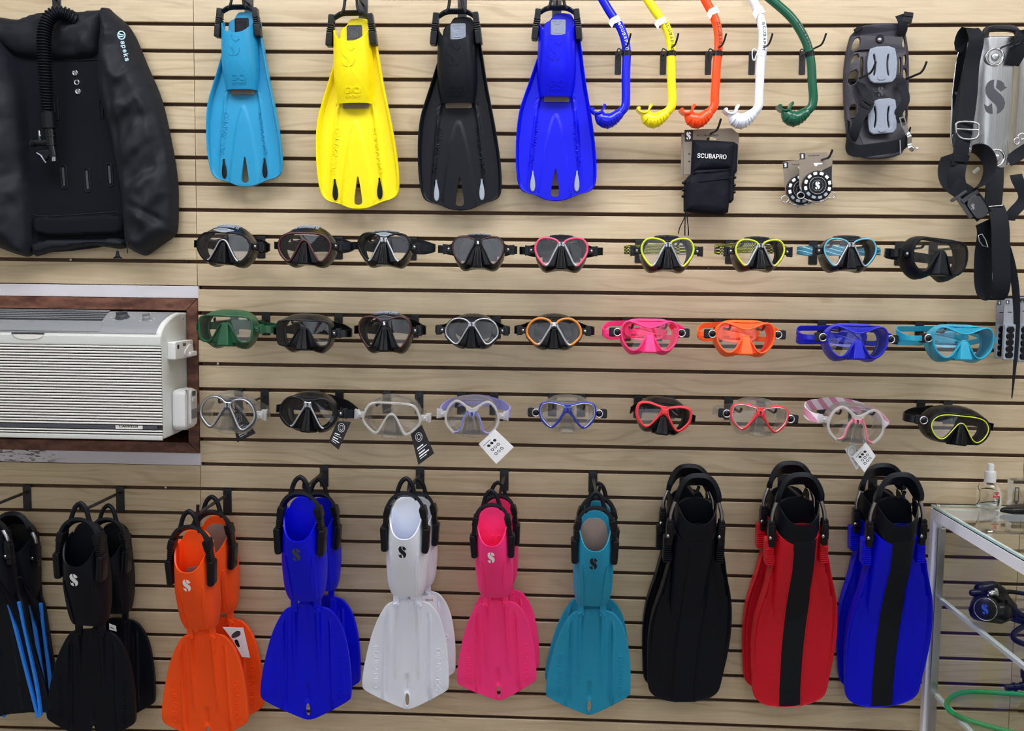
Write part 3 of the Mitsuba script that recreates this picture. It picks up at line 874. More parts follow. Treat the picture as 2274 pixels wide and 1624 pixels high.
nv_strut = [cat(xf(rbox(0.0170, 0.060, 0.012, 0.003), 0, sg * 0.0310, 0.014, 0.0098), xf(rbox(0.0195, 0.008, 0.014, 0.003), 0, sg * 0.0310, -0.009, 0.0122)) for sg in (-1, 1)]
nv_rib = [drape(xf(slab(chaikin(np.array([(-.0075, -0.006), (.0075, -0.006), (.0065, 0.055), (.0045, 0.10), (.0005, 0.135), (-.0045, 0.10), (-.0065, .055)]), 1), (), 0, 0.0048, 0.002, steps=2), -sg * 2, sg * 0.0315, 0.032), lambda u, v: nv_h(u, v) - 0.0012) for sg in (-1, 1)]
nv_logo = drape(xf(emblem(0.0345, 0.0010), 0, -0.003, 0.166), lambda u, v: nv_h(u, v) - 0.0002)
nv_card = slab(chaikin(mirror([(0, 0.188), (0.014, 0.187), (0.036, 0.178), (0.044, 0.13), (0.044, 0.07), (0.024, 0.04), (0, 0.04)]), 1), (), 0.0085, 0.0097, 0)
nv_insole = slab(chaikin(mirror([(0, 0.266), (0.020, 0.263), (0.034, 0.248), (0.041, 0.21), (0.046, 0.13), (0.044, 0.06), (0.024, 0.036), (0, 0.036)]), 1), (), 0.0085, 0.0097, 0)
nv_slots = [slab(rrect(0.010, 0.036, 0.005, x, 0.185), (rrect(0.0055, 0.0315, 0.0025, x, 0.185),), 0.0065, 0.009, 0) for x in (-0.002, 0.016, 0.034)]


def nova_strap():
    bs = []
    for s in (-1, 1):
        b = xf(rbox(0.0185, 0.068, 0.036, 0.007, b=.005), -s * 3, s * 0.0560, 0.192, 0.055)
        ribs = [xf(rbox(0.013, 0.0040, 0.030, 0.0015), s * 8, s * (0.0535 - 0.0006 * k), 0.2275 + 0.0054 * k, 0.054) for k in range(5)]
        clip = xf(rbox(0.0175, 0.028, 0.035, 0.004, b=.003), s * 14, s * 0.0480, 0.265, 0.052)
        bs.append(cat(b, clip, *ribs, xf(rbox(.010, .05, .024, .002), s * 5, s * .053, .240, .054)))
    p = [(-0.0490, 0.260, 0.053), (-0.0425, 0.283, 0.050), (-0.026, 0.3005, 0.047), (0, 0.307, 0.046)]
    p = p + [(-x, y, z) for x, y, z in p[-2::-1]]
    band = ribbon(spline(p, 36), 0.027, 0.0085, [0, 0.55, 1.0])
    lps = []
    for s in (-1, 1):
        q = [(s * 0.030, 0.297, 0.053), (s * 0.021, 0.319, 0.051), (s * 0.0095, 0.344, 0.049), (0, 0.350, 0.048)]
        lps.append(spline(q, 14))
    q = np.vstack([lps[0], lps[1][::-1][1:]])
    lp = tube(q, 0.0060, 10)
    return bs, band, lp


nv_bs, nv_band, nv_lp = nova_strap()


def nova(colour, logo, inside, top, bottom, d, label, dark=None, yaw=0.0):
    m, k = fin_frame(top, bottom, d + (.01 if d > .1 else 0), d - (.03 if d > .1 else .010), NV_REF, yaw)
    t = thing('fin', label, 'fin')
    parts_of(t, m, [('blade', nv_blade, colour, True), ('foot_pocket', nv_pocket, colour, 40), ('sole', nv_sole, colour, 40), ('vent_ring', nv_ring, colour, True), *[('lettering', x, colour, False) for x in nv_words],
                    ('emblem', nv_logo, logo, False, {'print_white': 'white printed emblem', 'print_black': 'black printed emblem', 'graphite': 'dark grey emblem'}[logo])])
    for s in nv_strut: parts_of(t, m, [('strut', s, colour, 40)])
    for s in nv_rib: parts_of(t, m, [('pocket_rib', s, colour, 40)])
    if inside == 'slots': parts_of(t, m, [('insole_slot', x, colour, 40) for x in nv_slots])
    elif inside: parts_of(t, m, [('insole_card', nv_insole if inside == 'tall' else nv_card, 'insole_taupe', False, 'taupe card inside the foot pocket')])
    st = part(t, 'heel_strap', put(nv_band, m), 'black_rubber', 40, 'black rubber heel strap')
    part(st, 'finger_loop', put(nv_lp, m), 'black_rubber', True)
    for b in nv_bs: part(t, 'strap_buckle', put(b, m), 'black_plastic', 40, 'black strap buckle')
    return t


DF, DB = 0.20, 0.035
NOVAS = [('black', 'black_rubber', 'print_white', None, (204.9, 1396), (210, 1647), (259, 1372), (260, 1601), 267, 'the front one of the pair nearest the blue-railed fins'),
         ('orange', 'orange', 'print_white', 'card', (450.7, 1403.9), (464.6, 1647), (490, 1371), (495, 1616), 505, ''),
         ('royal blue', 'royal_blue', 'graphite', None, (681.7, 1343), (685.2, 1597.7), (714, 1322), (711, 1556.7), 720, ''),
         ('white', 'fin_white', 'print_black', None, (906, 1331.8), (904.3, 1574.3), (929, 1310), (925, 1534), 933, ''),
         ('pink', 'fin_pink', 'print_white', 'slots', (1100.7, 1333.6), (1107.9, 1554.6), (1112, 1307.5), (1116, 1523.6), 1120, ''),
         ('teal', 'teal_blue', 'print_black', 'tall', (1314, 1352.8), (1307, 1586.8), (1314, 1324), (1302, 1553), 1317, '')]
for nm, c, lg, ins, a, b, a2, b2, hx, ex in NOVAS:
    nova(c, lg, ins, a, b, DF, f'{nm} split-hinge fin on two struts, front one of the {nm} bottom-row pair')
    nova(c, lg, 'tall' if nm in ('orange', 'teal') else None, a2, b2, DB, f'{nm} split-hinge fin half hidden behind the front {nm} fin of the bottom row')
    hook(hx, wall_k(hx, 1100 if hx < 600 else 1060) // 1, 0.235, f'black slatwall hook holding the pair of {nm} split-hinge fins', tip=0.028, drop=0.075 if hx < 600 else 0.062, root=0.016, rad=0.0045)

# ---- long spring-strap fins with a black centre band
CB = lambda pts: crop(pts, 1630, 1030, 2.85)
TJ_D = 0.15
TJ_A, TJ_B = (1974, 1173), (1954.6, 1563)
_m1, _ = fin_frame(TJ_A, TJ_B, TJ_D, TJ_D, 1.0)
TJ_REF = float(np.linalg.norm(P(*TJ_A, TJ_D) - P(*TJ_B, TJ_D)))
_m1, _ = fin_frame(TJ_A, TJ_B, TJ_D, TJ_D, TJ_REF)
_i1 = np.linalg.inv(_m1)


def tj(pts, d=0.0):
    q = np.array([P(x, y, TJ_D + d) for x, y in CB(pts)])
    return (q @ _i1[:3, :3].T + _i1[:3, 3])[:, :2]


tj_raw = tj([(930, 1521), (1010, 1525), (1100, 1505), (1160, 1465), (1178, 1400), (1200, 1290), (1218, 1190), (1230, 1090), (1235, 1000), (1233, 890), (1222, 800), (1205, 720), (1190, 640), (1180, 540), (1160, 430), (1130, 370),
             (870, 370), (860, 430), (850, 540), (815, 640), (782, 760), (748, 850), (715, 950), (695, 1080), (690, 1220), (692, 1330), (692, 1410), (705, 1462), (765, 1508), (850, 1522)])
tj_out = chaikin(tj_raw, 2)
_tl, _tr, _, _ = chains(tj_out)
_be = tj([(945, 440), (940, 620), (920, 800), (905, 960), (880, 1150), (860, 1400), (855, 1521)])[::-1], tj([(1090, 440), (1085, 640), (1070, 850), (1045, 1000), (1020, 1180), (1000, 1400), (995, 1524)])[::-1]
_bl = lambda v: np.interp(v, _be[0][:, 1], _be[0][:, 0]); _br = lambda v: np.interp(v, _be[1][:, 1], _be[1][:, 0])


def tj_relief(U, V, S):
    e = (1 - np.abs(S)) * (_tr(V) - _tl(V)) / 2
    low = np.clip((V + 0.46) / 0.30, 0.12, 1)
    w = 0.030 * low * np.clip(1 - e / 0.010, 0, 1) ** 0.4 * np.clip((-0.02 - V) / 0.06, 0, 1)
    w += 0.016 * low * np.clip(1 - (e - .01) / 0.03, 0, 1) * (e >= .01) * np.clip((-0.05 - V) / 0.1, 0, 1)
    inside = 1 / (1 + np.exp(np.clip((np.abs(U - (_bl(V) + _br(V)) / 2) - (_br(V) - _bl(V)) / 2 - 0.004) / 0.0009, -40, 40)))
    w += 0.0045 * inside
    return w


tj_blade = blade(tj_out, tj_relief, 0.008, 90, 130)
tj_sec = [(-0.265, -0.007, 0.040, 0.006), (-0.21, -0.005, 0.048, 0.017), (-0.15, -0.002, 0.0535, 0.032), (-0.08, 0.002, 0.0575, 0.052), (-0.02, 0.004, 0.0580, 0.068), (0.006, 0.005, 0.0575, 0.073)]
tj_pocket, tj_h = pocket(tj_sec, 0.016, 0.66, na=44, nt=34)
tj_collar_sec = [(-0.014, 0.004, 0.0588, 0.0695), (0.02, 0.005, 0.0575, 0.077), (0.082, 0.006, 0.0545, 0.080)]
tj_collar, _ = pocket(tj_collar_sec, 0.040, 0.66, na=44, nt=20, toe_rise=0.052)
tj_heel = slab(chaikin(mirror([(0, 0.088), (0.03, 0.084), (0.046, 0.07), (0.053, 0.04), (0.056, -0.02), (0.054, -0.10), (0.03, -0.14), (0, -0.14)]), 2) + [0.005, 0], (), 0.001, 0.0095, 0.002)


def band_mesh():
    v = np.linspace(-TJ_REF - 0.0005, -0.004, 90); s = np.linspace(0, 1, 16)
    U = _bl(v)[:, None] + (_br(v) - _bl(v))[:, None] * s[None]; V = np.repeat(v[:, None], 16, 1)
    base = 0.008 + 0.0045 + 0.0006
    hp = np.where(V > -0.2635, tj_h(U, np.maximum(V, -0.2635)) + 0.0012, 0)
    Wt = np.maximum(base, hp)
    top = np.stack([U, V, Wt], -1); bot = top - [0, 0, 0.003]
    return grid(np.concatenate([bot[:, :1], top, bot[:, -1:]], 1))


tj_band = band_mesh()
tj_bead = []
for e, off in ((_be[0], 0), (_be[1], 0)):
    v = np.linspace(-TJ_REF + 0.004, -0.03, 60); u = np.interp(v, e[:, 1], e[:, 0])
    hp = np.where(v > -0.2635, tj_h(u, np.maximum(v, -0.2635)) + 0.0010, 0)
    tj_bead.append(tube(np.column_stack([u, v, np.maximum(0.0128, hp)]), 0.0016, 6))


def spring_strap(hw, v0, peak, w, c=0.0):
    """(pad, tubes, buckles) of a steel spring heel strap between the two buckles."""
    p = [(-hw * 0.80, v0 + (peak - v0) * 0.55, w), (-hw * 0.62, v0 + (peak - v0) * 0.82, w - .003), (-hw * 0.30, peak - .002, w - .006), (0, peak, w - .007)]
    p = p + [(-x, y, z) for x, y, z in p[-2::-1]]
    q = spline(p, 44); x = np.linspace(-1, 1, 44)
    pad = ribbon(q + [c, 0, 0], np.interp(x, [-1, -.8, -.4, 0, .4, .8, 1], [.026, .044, .048, .052, .048, .044, .026]), 0.0135, [0, 0.9, 1.0])
    tubes, bks = [], []
    for s in (-1, 1):
        t = spline([(s * hw * 0.98 + c, v0 + 0.010, w), (s * hw * 0.975 + c, v0 + (peak - v0) * 0.28, w), (s * hw * 0.87 + c, v0 + (peak - v0) * 0.48, w), (s * hw * 0.74 + c, v0 + (peak - v0) * 0.68, w - .002)], 40)
        tubes.append(tube(t, 0.0052 + 0.0004 * np.cos(np.arange(40) * np.pi), 12))
        b = cat(rbox(0.020, 0.044, 0.024, 0.005, (0, 0, 0)), rbox(0.017, 0.016, 0.021, 0.004, (0, 0.024, 0)), rbox(0.011, 0.017, 0.003, 0.002, (0, 0.006, 0.0128)), rbox(0.016, 0.020, 0.020, 0.004, (0, -0.028, -.001)))
        pin = lathe([(0, .0025), (.003, .0022), (.0042, 0.0012), (.0045, 0)], 16, (-s * 0.0, -0.010, 0.0128))
        bks.append((xf(b, 0, s * hw * 1.0 + c, v0 - 0.014, w), xf(pin, 0, s * hw * 1.0 + c - .006, v0 - 0.014, w)))
    return pad, tubes, bks


tj_pad, tj_tubes, tj_bks = spring_strap(0.070, 0.022, 0.146, 0.040, 0.004)
tj_teeth = [[xf(rbox(0.021, 0.0030, 0.006, 0.0012), 0, s * 0.070 + 0.003 - (0.002 if s < 0 else -.004), -0.040 - 0.0057 * k, 0.037) for k in range(8)] for s in (-1, 1)]
tj_rack = [xf(rbox(0.022, 0.070, 0.030, 0.004), 0, s * 0.070 + 0.003 - (0.002 if s < 0 else -.004), -0.050, 0.0205) for s in (-1, 1)]


def twin(colour, bandmat, top, bottom, d, label):
    m, k = fin_frame(top, bottom, d + (.025 if d > .1 else 0), d - (.075 if d > .1 else .012), TJ_REF)
    t = thing('fin', label, 'fin')
    c2 = bandmat
    parts_of(t, m, [('blade', tj_blade, colour, True), ('foot_pocket', tj_pocket, colour, 40), ('pocket_collar', tj_collar, 'black_rubber', 40, 'black rubber collar of the foot pocket'), ('heel_plate', tj_heel, 'black_rubber', 40),
                    ('centre_band', tj_band, bandmat, True, 'black band down the middle'), ('edge_bead', tj_bead[0], colour, True), ('edge_bead', tj_bead[1], colour, True)])
    st = part(t, 'heel_strap', put(tj_pad, m), 'black_rubber', 40, 'black heel pad of the spring strap')
    for q in tj_tubes: part(st, 'spring', put(q, m), 'satin_metal', True, 'silver spring')
    for a, b in tj_bks:
        bk = part(t, 'strap_buckle', put(a, m), 'black_plastic', 40, 'black buckle'); part(bk, 'pin', put(b, m), 'chrome', True)
    for r, rows in zip(tj_rack, tj_teeth):
        rk = part(t, 'ladder_rack', put(r, m), colour, 40)
        for q in rows: part(rk, 'tooth', put(q, m), colour, 40)
    return t


twin('black_rubber', 'black_rubber', (1536, 1172), (1515.8, 1552.8), TJ_D, 'all black long spring-strap fin, front one of the black pair in the bottom row')
twin('black_rubber', 'black_rubber', (1519, 1151), (1506, 1530), 0.035, 'all black long spring-strap fin mostly hidden behind its black twin')
twin('fin_red', 'black_matte', (1760, 1173), (1751, 1563), TJ_D, 'red long spring-strap fin with a black centre band, front one of its pair')
twin('fin_red', 'black_matte', (1740, 1146), (1730, 1530), 0.035, 'red long spring-strap fin mostly hidden behind the front red one')
twin('royal_blue', 'black_matte', TJ_A, TJ_B, TJ_D, 'blue long spring-strap fin with a black centre band, front one beside the showcase')
twin('royal_blue', 'black_matte', (1943, 1150), (1941, 1530), 0.035, 'blue long spring-strap fin mostly hidden behind the front blue one')
for px, nm in ((1519, 'black'), (1737, 'red'), (1938, 'blue')):
    hook(px, wall_k(px, 1066) // 1, 0.21, f'black slatwall hook holding the pair of {nm} spring-strap fins', tip=0.028, drop=0.062, root=0.016, rad=0.0045)

# ---- the black pair with blue rails, cut by the left edge of the picture
CR = lambda pts: crop(pts, 0, 1060, 2.88)
RB = [CR([(10, 700)])[0], CR([(110, 1497)])[0]], [CR([(158, 700)])[0], CR([(182, 1490)])[0]]
RD = 0.19
RB_REF = float(np.linalg.norm(P(*RB[0][0], RD) - P(*RB[0][1], RD)))
q_ = RB_REF / (797 / 2.88)                        # metres per picture pixel along the fin
c_ = q_ / 2.88
RB_HALF = np.array([(0, 0.155), (0.045, 0.15), (0.050, 0.06), (0.0515, 0.0), (0.052, -0.03), (132 * c_, -100 * c_), (150 * c_, -250 * c_), (172 * c_, -420 * c_), (198 * c_, -600 * c_), (222 * c_, -760 * c_), (228 * c_, -815 * c_), (205 * c_, -835 * c_), (140 * c_, -830 * c_), (70 * c_, -810 * c_), (0, -RB_REF)])
rb_out = chaikin(mirror(RB_HALF), 2)
_rl, _rr, _, _ = chains(rb_out)


def rb_relief(U, V, S):
    e = (1 - np.abs(S)) * (_rr(V) - _rl(V)) / 2
    return 0.010 * np.clip(1 - e / 0.007, 0, 1) ** 0.5 * np.clip((-.05 - V) / .06, 0, 1) * np.clip((V + .27) / .1, 0, 1) + 0.003 * (np.abs(U) < 0.02 + 0 * V) * np.clip(-V / .1, 0, 1)


rb_blade = blade(rb_out, rb_relief, 0.007, 64, 100)
rb_sec = [(-0.035, 0, 0.042, 0.022), (0.0, 0, 0.050, 0.045), (0.06, 0, 0.054, 0.066), (0.115, 0, 0.052, 0.078), (0.165, 0, 0.050, 0.078)]
rb_pocket, rb_h = pocket(rb_sec, 0.05, 0.66)
rb_sole = slab(chaikin(mirror([(0, 0.19), (0.03, 0.187), (0.044, 0.17), (0.05, 0.13), (0.051, 0.04), (0.045, -0.02), (0, -0.03)]), 2), (), 0.001, 0.009, 0.002)
rb_rails = []
for s in (-1, 1):
    A = spline([(s * 46 * c_, -95 * c_), (s * 62 * c_, -190 * c_), (s * 92 * c_, -420 * c_), (s * 120 * c_, -640 * c_), (s * 143 * c_, -815 * c_)], 30)
    B = spline([(s * 112 * c_, -95 * c_), (s * 124 * c_, -220 * c_), (s * 144 * c_, -430 * c_), (s * 160 * c_, -630 * c_), (s * 163 * c_, -770 * c_)], 30)
    o = np.vstack([B + [s * 8 * c_, 0], [(s * 170 * c_, -822 * c_), (s * 138 * c_, -836 * c_)], (A - [s * 9 * c_, 0])[::-1], [(s * 26 * c_, -98 * c_), (s * -5 * c_, -118 * c_), (s * -5 * c_, -136 * c_), (s * 30 * c_, -112 * c_), (s * 52 * c_, -104 * c_)], A + [s * 9 * c_, 0], [(s * 152 * c_, -775 * c_)], (B - [s * 8 * c_, 0])[::-1]])
    g = Polygon(o).buffer(0)
    g = max(getattr(g, 'geoms', [g]), key=lambda x: x.area)
    rb_rails.append(slab(np.array(g.exterior.coords)[:-1], [np.array(h.coords)[:-1] for h in g.interiors], 0.006, 0.017, 0.0012))
rb_struts = [drape(slab(chaikin([(s * 0.012, 0.05), (s * 0.034, 0.05), (s * 0.044, -0.02), (s * 0.060, -0.10), (s * 0.036, -0.11), (s * 0.022, -0.02)], 1), (), 0, 0.005, 0.0015), lambda u, v: np.where(v > -0.03, rb_h(u, np.maximum(v, -0.03)) - 0.002, 0.010 + 0 * v)) for s in (-1, 1)]
rb_pad, rb_tubes, rb_bks = spring_strap(0.060, 0.125, 0.212, 0.040, 0.0)


def railed(a, b, d, label):
    m, k = fin_frame(a, b, d, d, RB_REF)
    t = thing('fin', label, 'fin')
    parts_of(t, m, [('blade', rb_blade, 'black_rubber', True), ('foot_pocket', rb_pocket, 'black_rubber', 40), ('sole', rb_sole, 'black_rubber', 40)])
    for r in rb_rails: parts_of(t, m, [('rail', r, 'rail_blue', 40, 'bright blue rail')])
    for r in rb_struts: parts_of(t, m, [('strut', r, 'black_rubber', 40)])
    st = part(t, 'heel_strap', put(rb_pad, m), 'black_rubber', 40)
    for q in rb_tubes: part(st, 'spring', put(q, m), 'satin_metal', True, 'silver spring')
    for x, y in rb_bks:
        bk = part(t, 'strap_buckle', put(x, m), 'black_plastic', 40); part(bk, 'pin', put(y, m), 'chrome', True)


railed(*RB[0], RD, 'black fin with bright blue rails cut by the left edge of the picture')
railed(*RB[1], 0.035, 'black fin with bright blue rails behind the one at the left edge')
hook(60, wall_k(60, 1090) // 1, 0.235, 'black slatwall hook holding the black fins with blue rails', tip=0.028, drop=0.075, root=0.02, rad=0.0045)

# ------------------------------------------------------------------ things traced on a plane of their own at distance d in front of the wall
class Kit:
    def __init__(s, ox, oy, sc, d, at):
        s.f = lambda pts: crop(pts, ox, oy, sc); s.d = d; s.sc = sc
        s.o = P(*s.f([at])[0], d); s.m = frame(s.o)
        px, py = s.f([at])[0]; s.k = 1.0 / sc / ppm(px, py, d)      # metres per crop pixel

    def __call__(s, pts, w=0.0):
        return flat(s.f(pts), s.d + w, s.o)

    def p3(s, pts):                               # (x, y, w) in crop pixels and metres
        return np.array([np.r_[flat(s.f([(x, y)]), s.d + w, s.o)[0], w] for x, y, w in pts])

    def add(s, t, name, mesh, b, sm=40, label=None, stuff=False):
        return part(t, name, world(mesh, s.o), b, sm, label, stuff)


# ---- five snorkels
SN = Kit(1300, 0, 4.134, 0.095, (378, 500))
SNK = [('royal blue', 'snorkel_blue', 'print_white', [(120, -70), (160, 0), (195, 60), (245, 140), (302, 220), (345, 310), (370, 400), (378, 490), (374, 620), (372, 800), (372, 920)], (0, 0), 0, (1373, 'black_plastic')),
       ('yellow', 'snorkel_yellow', 'print_black', [(530, -70), (572, 0), (612, 60), (668, 140), (725, 220), (768, 320), (785, 410), (788, 500), (788, 620), (792, 800), (798, 920)], (424, 5), -1, (1473, 'black_plastic')),
       ('orange', 'snorkel_orange', 'print_black', [(1060, -70), (1100, 0), (1132, 60), (1168, 130), (1200, 210), (1218, 300), (1222, 400), (1216, 500), (1204, 620), (1194, 800), (1188, 910)], (812, -50), 3, (1573, 'black_plastic')),
       ('white', 'snorkel_white', 'print_black', [(1505, -70), (1540, 0), (1565, 60), (1592, 130), (1615, 210), (1628, 300), (1628, 400), (1618, 500), (1606, 620), (1598, 800), (1593, 920)], (1222, -20), 1, (1670, 'snorkel_white')),
       ('dark green', 'snorkel_green', 'print_black', [(1660, -40), (1735, 20), (1800, 75), (1870, 140), (1935, 220), (1990, 310), (2035, 410), (2058, 500), (2075, 620), (2085, 800), (2092, 910)], (1710, -50), -3, (1782, 'black_plastic'))]
for nm, col, ink, path, (ox, oy), rot, (hx, keep) in SNK:
    t = thing('snorkel', f'{nm} snorkel with a curved tube hanging on a hook', 'snorkel', 'snorkels at the top')
    R = 40 * SN.k
    ar, c0, s0 = math.radians(-rot), math.cos(math.radians(-rot)), math.sin(math.radians(-rot))
    e = path[-1]
    mv = lambda q: [(e[0] + (x - 372) * c0 - (y - 920) * s0, e[1] + (x - 372) * s0 + (y - 920) * c0) for x, y in q]
    lower = mv([(371, 945), (362, 985), (335, 1020), (300, 1052)])
    tp = np.column_stack([spline(SN(path + lower), 90), np.zeros(90)])
    SN.add(t, 'tube', tube(tp, R, 18), col, True)
    mpts = mv([(322, 1033), (285, 1066), (240, 1096), (195, 1108), (158, 1093), (133, 1058), (122, 1030)])
    mp = np.column_stack([spline(SN(mpts), 40), np.zeros(40)])
    mr = np.interp(np.linspace(0, 1, 40), [0, .12, .3, .55, .75, 1], [40, 50, 58, 74, 66, 42]) * SN.k
    mo = SN.add(t, 'mouthpiece', tube(mp, mr, 18), col, True)
    SN.add(t, 'cuff', tube(mp[:5], mr[:5] * 1.07, 18), col, 40)
    fl = np.column_stack([spline(SN(mv([(48, 1000), (66, 1028), (98, 1045), (132, 1040), (158, 1010), (172, 966)])), 30), np.zeros(30)])
    SN.add(mo, 'mouth_flange', ribbon(fl, 0.040, 0.0050, [0, 0, 1]), col, 40)
    for q in ([(44, 996), (72, 985), (84, 1008), (62, 1022)], [(160, 968), (186, 962), (190, 985), (165, 1005)]):
        SN.add(mo, 'bite_tab', xf(slab(chaikin(SN(mv(q)), 1), (), -0.014, 0.014, 0.002), 0), col, 40)
    for i in range(6):
        j = 9 + 4 * i
        tt = mp[j + 1] - mp[j - 1]; tt /= np.linalg.norm(tt); n_ = np.array([tt[1], -tt[0], 0.0])
        an = np.linspace(-0.25, 1.35, 10)
        rib = [mp[j] + mr[j] * 1.0 * (np.cos(a) * (-n_ if n_[1] > 0 else n_) + np.sin(a) * np.array([0, 0, 1.0])) for a in an]
        SN.add(mo, 'grip_rib', tube(rib, 0.0017, 6), col, True)
    # name down the tube, letter by letter
    s = np.r_[0, np.cumsum(np.linalg.norm(np.diff(tp, axis=0), axis=1))]
    yc = SN([(path[4][0], 228)])[0][1]
    s0_ = np.interp(-yc, -tp[:, 1], s)
    step = 34 * SN.k
    for i, ch in enumerate('SCUBAPRO'):
        si = s0_ + i * step
        q = np.array([np.interp(si, s, tp[:, k]) for k in range(3)]); q2 = np.array([np.interp(si + 1e-3, s, tp[:, k]) for k in range(3)])
        a = math.degrees(math.atan2(q2[1] - q[1], q2[0] - q[0]))
        g = text(ch, 27 * SN.k, 0.0004, width=25 * SN.k)
        v = np.array(g.vertices); lat = v[:, 1] + 8 * SN.k * (1 if nm != 'royal blue' else 0.3); v[:, 1] = lat; v[:, 2] += np.sqrt(np.maximum(R * R - lat ** 2, 0)) - 0.00005
        SN.add(t, 'letter', xf(tm(v, g.faces), a, q[0], q[1]), ink, False)
    # keeper clip with its loop on the hook
    yk = SN([(0, 492)])[0][1]; sk = np.interp(-yk, -tp[:, 1], s)
    seg = np.array([[np.interp(x, s, tp[:, k]) for k in range(3)] for x in np.linspace(sk - 22 * SN.k, sk + 22 * SN.k, 4)])
    kp = SN.add(t, 'keeper', tube(seg, R * 1.09, 18), keep if keep != 'snorkel_white' else 'snorkel_white', 40)
    kx = seg[1]
    lp = chaikin(np.array([(-R * 0.9, 0.004), (-R * 1.5, 0.010), (-R * 2.0, 0.012), (-R * 2.3, 0.0), (-R * 2.0, -0.019), (-R * 1.6, -0.020), (-R * 1.3, -0.005)]), 2)
    SN.add(kp, 'loop', loop_tube(np.column_stack([lp + kx[:2], np.full(len(lp), 0.002)]), 0.0016, 6), keep, True)
    if nm != 'dark green':
        b = {'royal blue': (268, 178), 'yellow': (690, 190), 'orange': (1172, 95), 'white': (1590, 95)}[nm]
        pts = lambda q: SN([(b[0] + x, b[1] + y) for x, y in q], 0.014)
        tg = SN.add(t, 'price_tag', cat(slab(pts([(-36, -10), (32, -46), (62, 12), (-6, 40)]), (), R + .0003, R + 0.0009, 0), slab(pts([(-36, -10), (-6, 40), (-24, 80), (-56, 30)]), (), R - .001, R - 0.0004, 0)), 'card_white', False, 'white price tag')
        SN.add(tg, 'print', xf(slab(rrect(16 * SN.k, 3 * SN.k, .0002), (), 0, .0002, 0), 30, *pts([(-2, 4)])[0], R + .0009), 'graphite', False)
    hook(hx, round(wall_k(hx, 118)), 0.13, f'black slatwall hook of the {nm} snorkel', tip=0.026, drop=0.060, root=0.006, rad=0.0026, lean=0.016, wide=0.018, rise=-0.004)

# ---- black pouch on its tan card
PO = Kit(1450, 260, 5.053, 0.06, (650, 600))
t = thing('pouch', 'black pouch with white lettering on a tan hang card below the snorkels', 'pouch')
PO.add(t, 'hang_card', slab(PO([(352, 145), (885, 125), (966, 195), (948, 640), (342, 645)]), (PO([(600, 240), (625, 228), (650, 218), (680, 232), (712, 240), (708, 262), (602, 262)]),), 0, 0.0012, 0.0002), 'card_tan', False, 'tan hang card with a black emblem square')
PO.add(t, 'back_card', slab(PO([(322, 190), (346, 186), (346, 668), (314, 672)]), (), -0.006, -0.0048, 0.0002), 'card_tan', False)
sq = PO.add(t, 'emblem_square', slab(PO([(355, 148), (448, 146), (447, 275), (355, 277)]), (), 0.0012, 0.0017, 0), 'card_black', False, 'black square with white emblem')
PO.add(sq, 'emblem', xf(emblem(88 * PO.k, .0004), 0, *PO([(400, 210)])[0], .0017), 'print_white', False)
PO.add(t, 'card_lettering', xf(text('SCUBAPRO', 22 * PO.k, .0004, width=245 * PO.k), 0, *PO([(610, 206)])[0], .0012), 'print_black', False)
for y in (415, 500): PO.add(t, 'eyelet', xf(lathe([(0, .0006), (.0022, .0005), (.0024, 0)], 14), 0, *PO([(405, y)])[0], .0012), 'print_black', True)
PO.add(t, 'rear_pouch', pillow(PO([(880, 280), (957, 300), (945, 610), (915, 645), (905, 930), (870, 968), (830, 960), (840, 500)]), 0.010, 0.012, 0.002), 'pouch_cloth', True)
fold = lambda a, b: (lambda q: a * (meshkit.fbm(np.column_stack([q * b, 0 * q[:, 0]]), 3, 5) - 0.5))
PO.add(t, 'body', pillow(PO([(425, 560), (420, 640), (385, 680), (350, 720), (343, 900), (345, 1066), (420, 1076), (600, 1098), (790, 1112), (815, 1080), (842, 1072), (856, 950), (866, 800), (872, 690), (885, 560)]), 0.022, 0.03, 0.001, noise=fold(0.006, 28.0)), 'pouch_cloth', True)
fp = PO.add(t, 'flap', pillow(PO([(440, 256), (700, 265), (926, 280), (905, 450), (887, 602), (700, 615), (420, 642), (428, 450)]), 0.026, 0.03, 0.001, noise=fold(0.005, 24.0)), 'pouch_cloth', True)
PO.add(t, 'lettering', drape(xf(text('SCUBAPRO', 52 * PO.k, .0006, width=325 * PO.k), -2.5, *PO([(643, 455)])[0], 0), lambda u, v: 0.0272 + 0 * u), 'print_white', False, 'white SCUBAPRO lettering')
for y, dx in ((612, 0), (712, -30)):
    q = np.column_stack([spline(PO([(425 + dx, y + 26), (600, y + 14), (760, y - 6), (880, y - 22)]), 24), np.linspace(0.018, 0.018, 24) + 0.006 * np.sin(np.linspace(0, np.pi, 24))])
    PO.add(t, 'welt', tube(q, 0.0016, 6), 'pouch_cloth', True)
for x, y in ((340, 740), (338, 820), (335, 890), (915, 680), (910, 765), (908, 845)):
    PO.add(t, 'toggle', xf(lathe([(0, .004), (.0025, .0038), (.0042, .002), (.0045, 0), (.0042, -.002), (0, -.004)], 14), 0, *PO([(x, y)])[0], .004), 'black_plastic', True)
for q in ([(370, 1060, .012), (362, 1110, .012), (320, 1200, .010), (288, 1310, .008)], [(365, 1060, .012), (360, 1200, .012), (358, 1330, .010)], [(388, 1060, .012), (386, 1150, .012), (396, 1240, .010), (398, 1330, .010)]):
    PO.add(t, 'cord', tube(spline(PO.p3(q), 20), 0.0014, 6), 'pouch_cloth', True)
hook(1568, 4, 0.115, 'black slatwall hook holding the black pouch', tip=0.028, drop=0.062, root=0.006, rad=0.003, lean=0.010, wide=0.02)

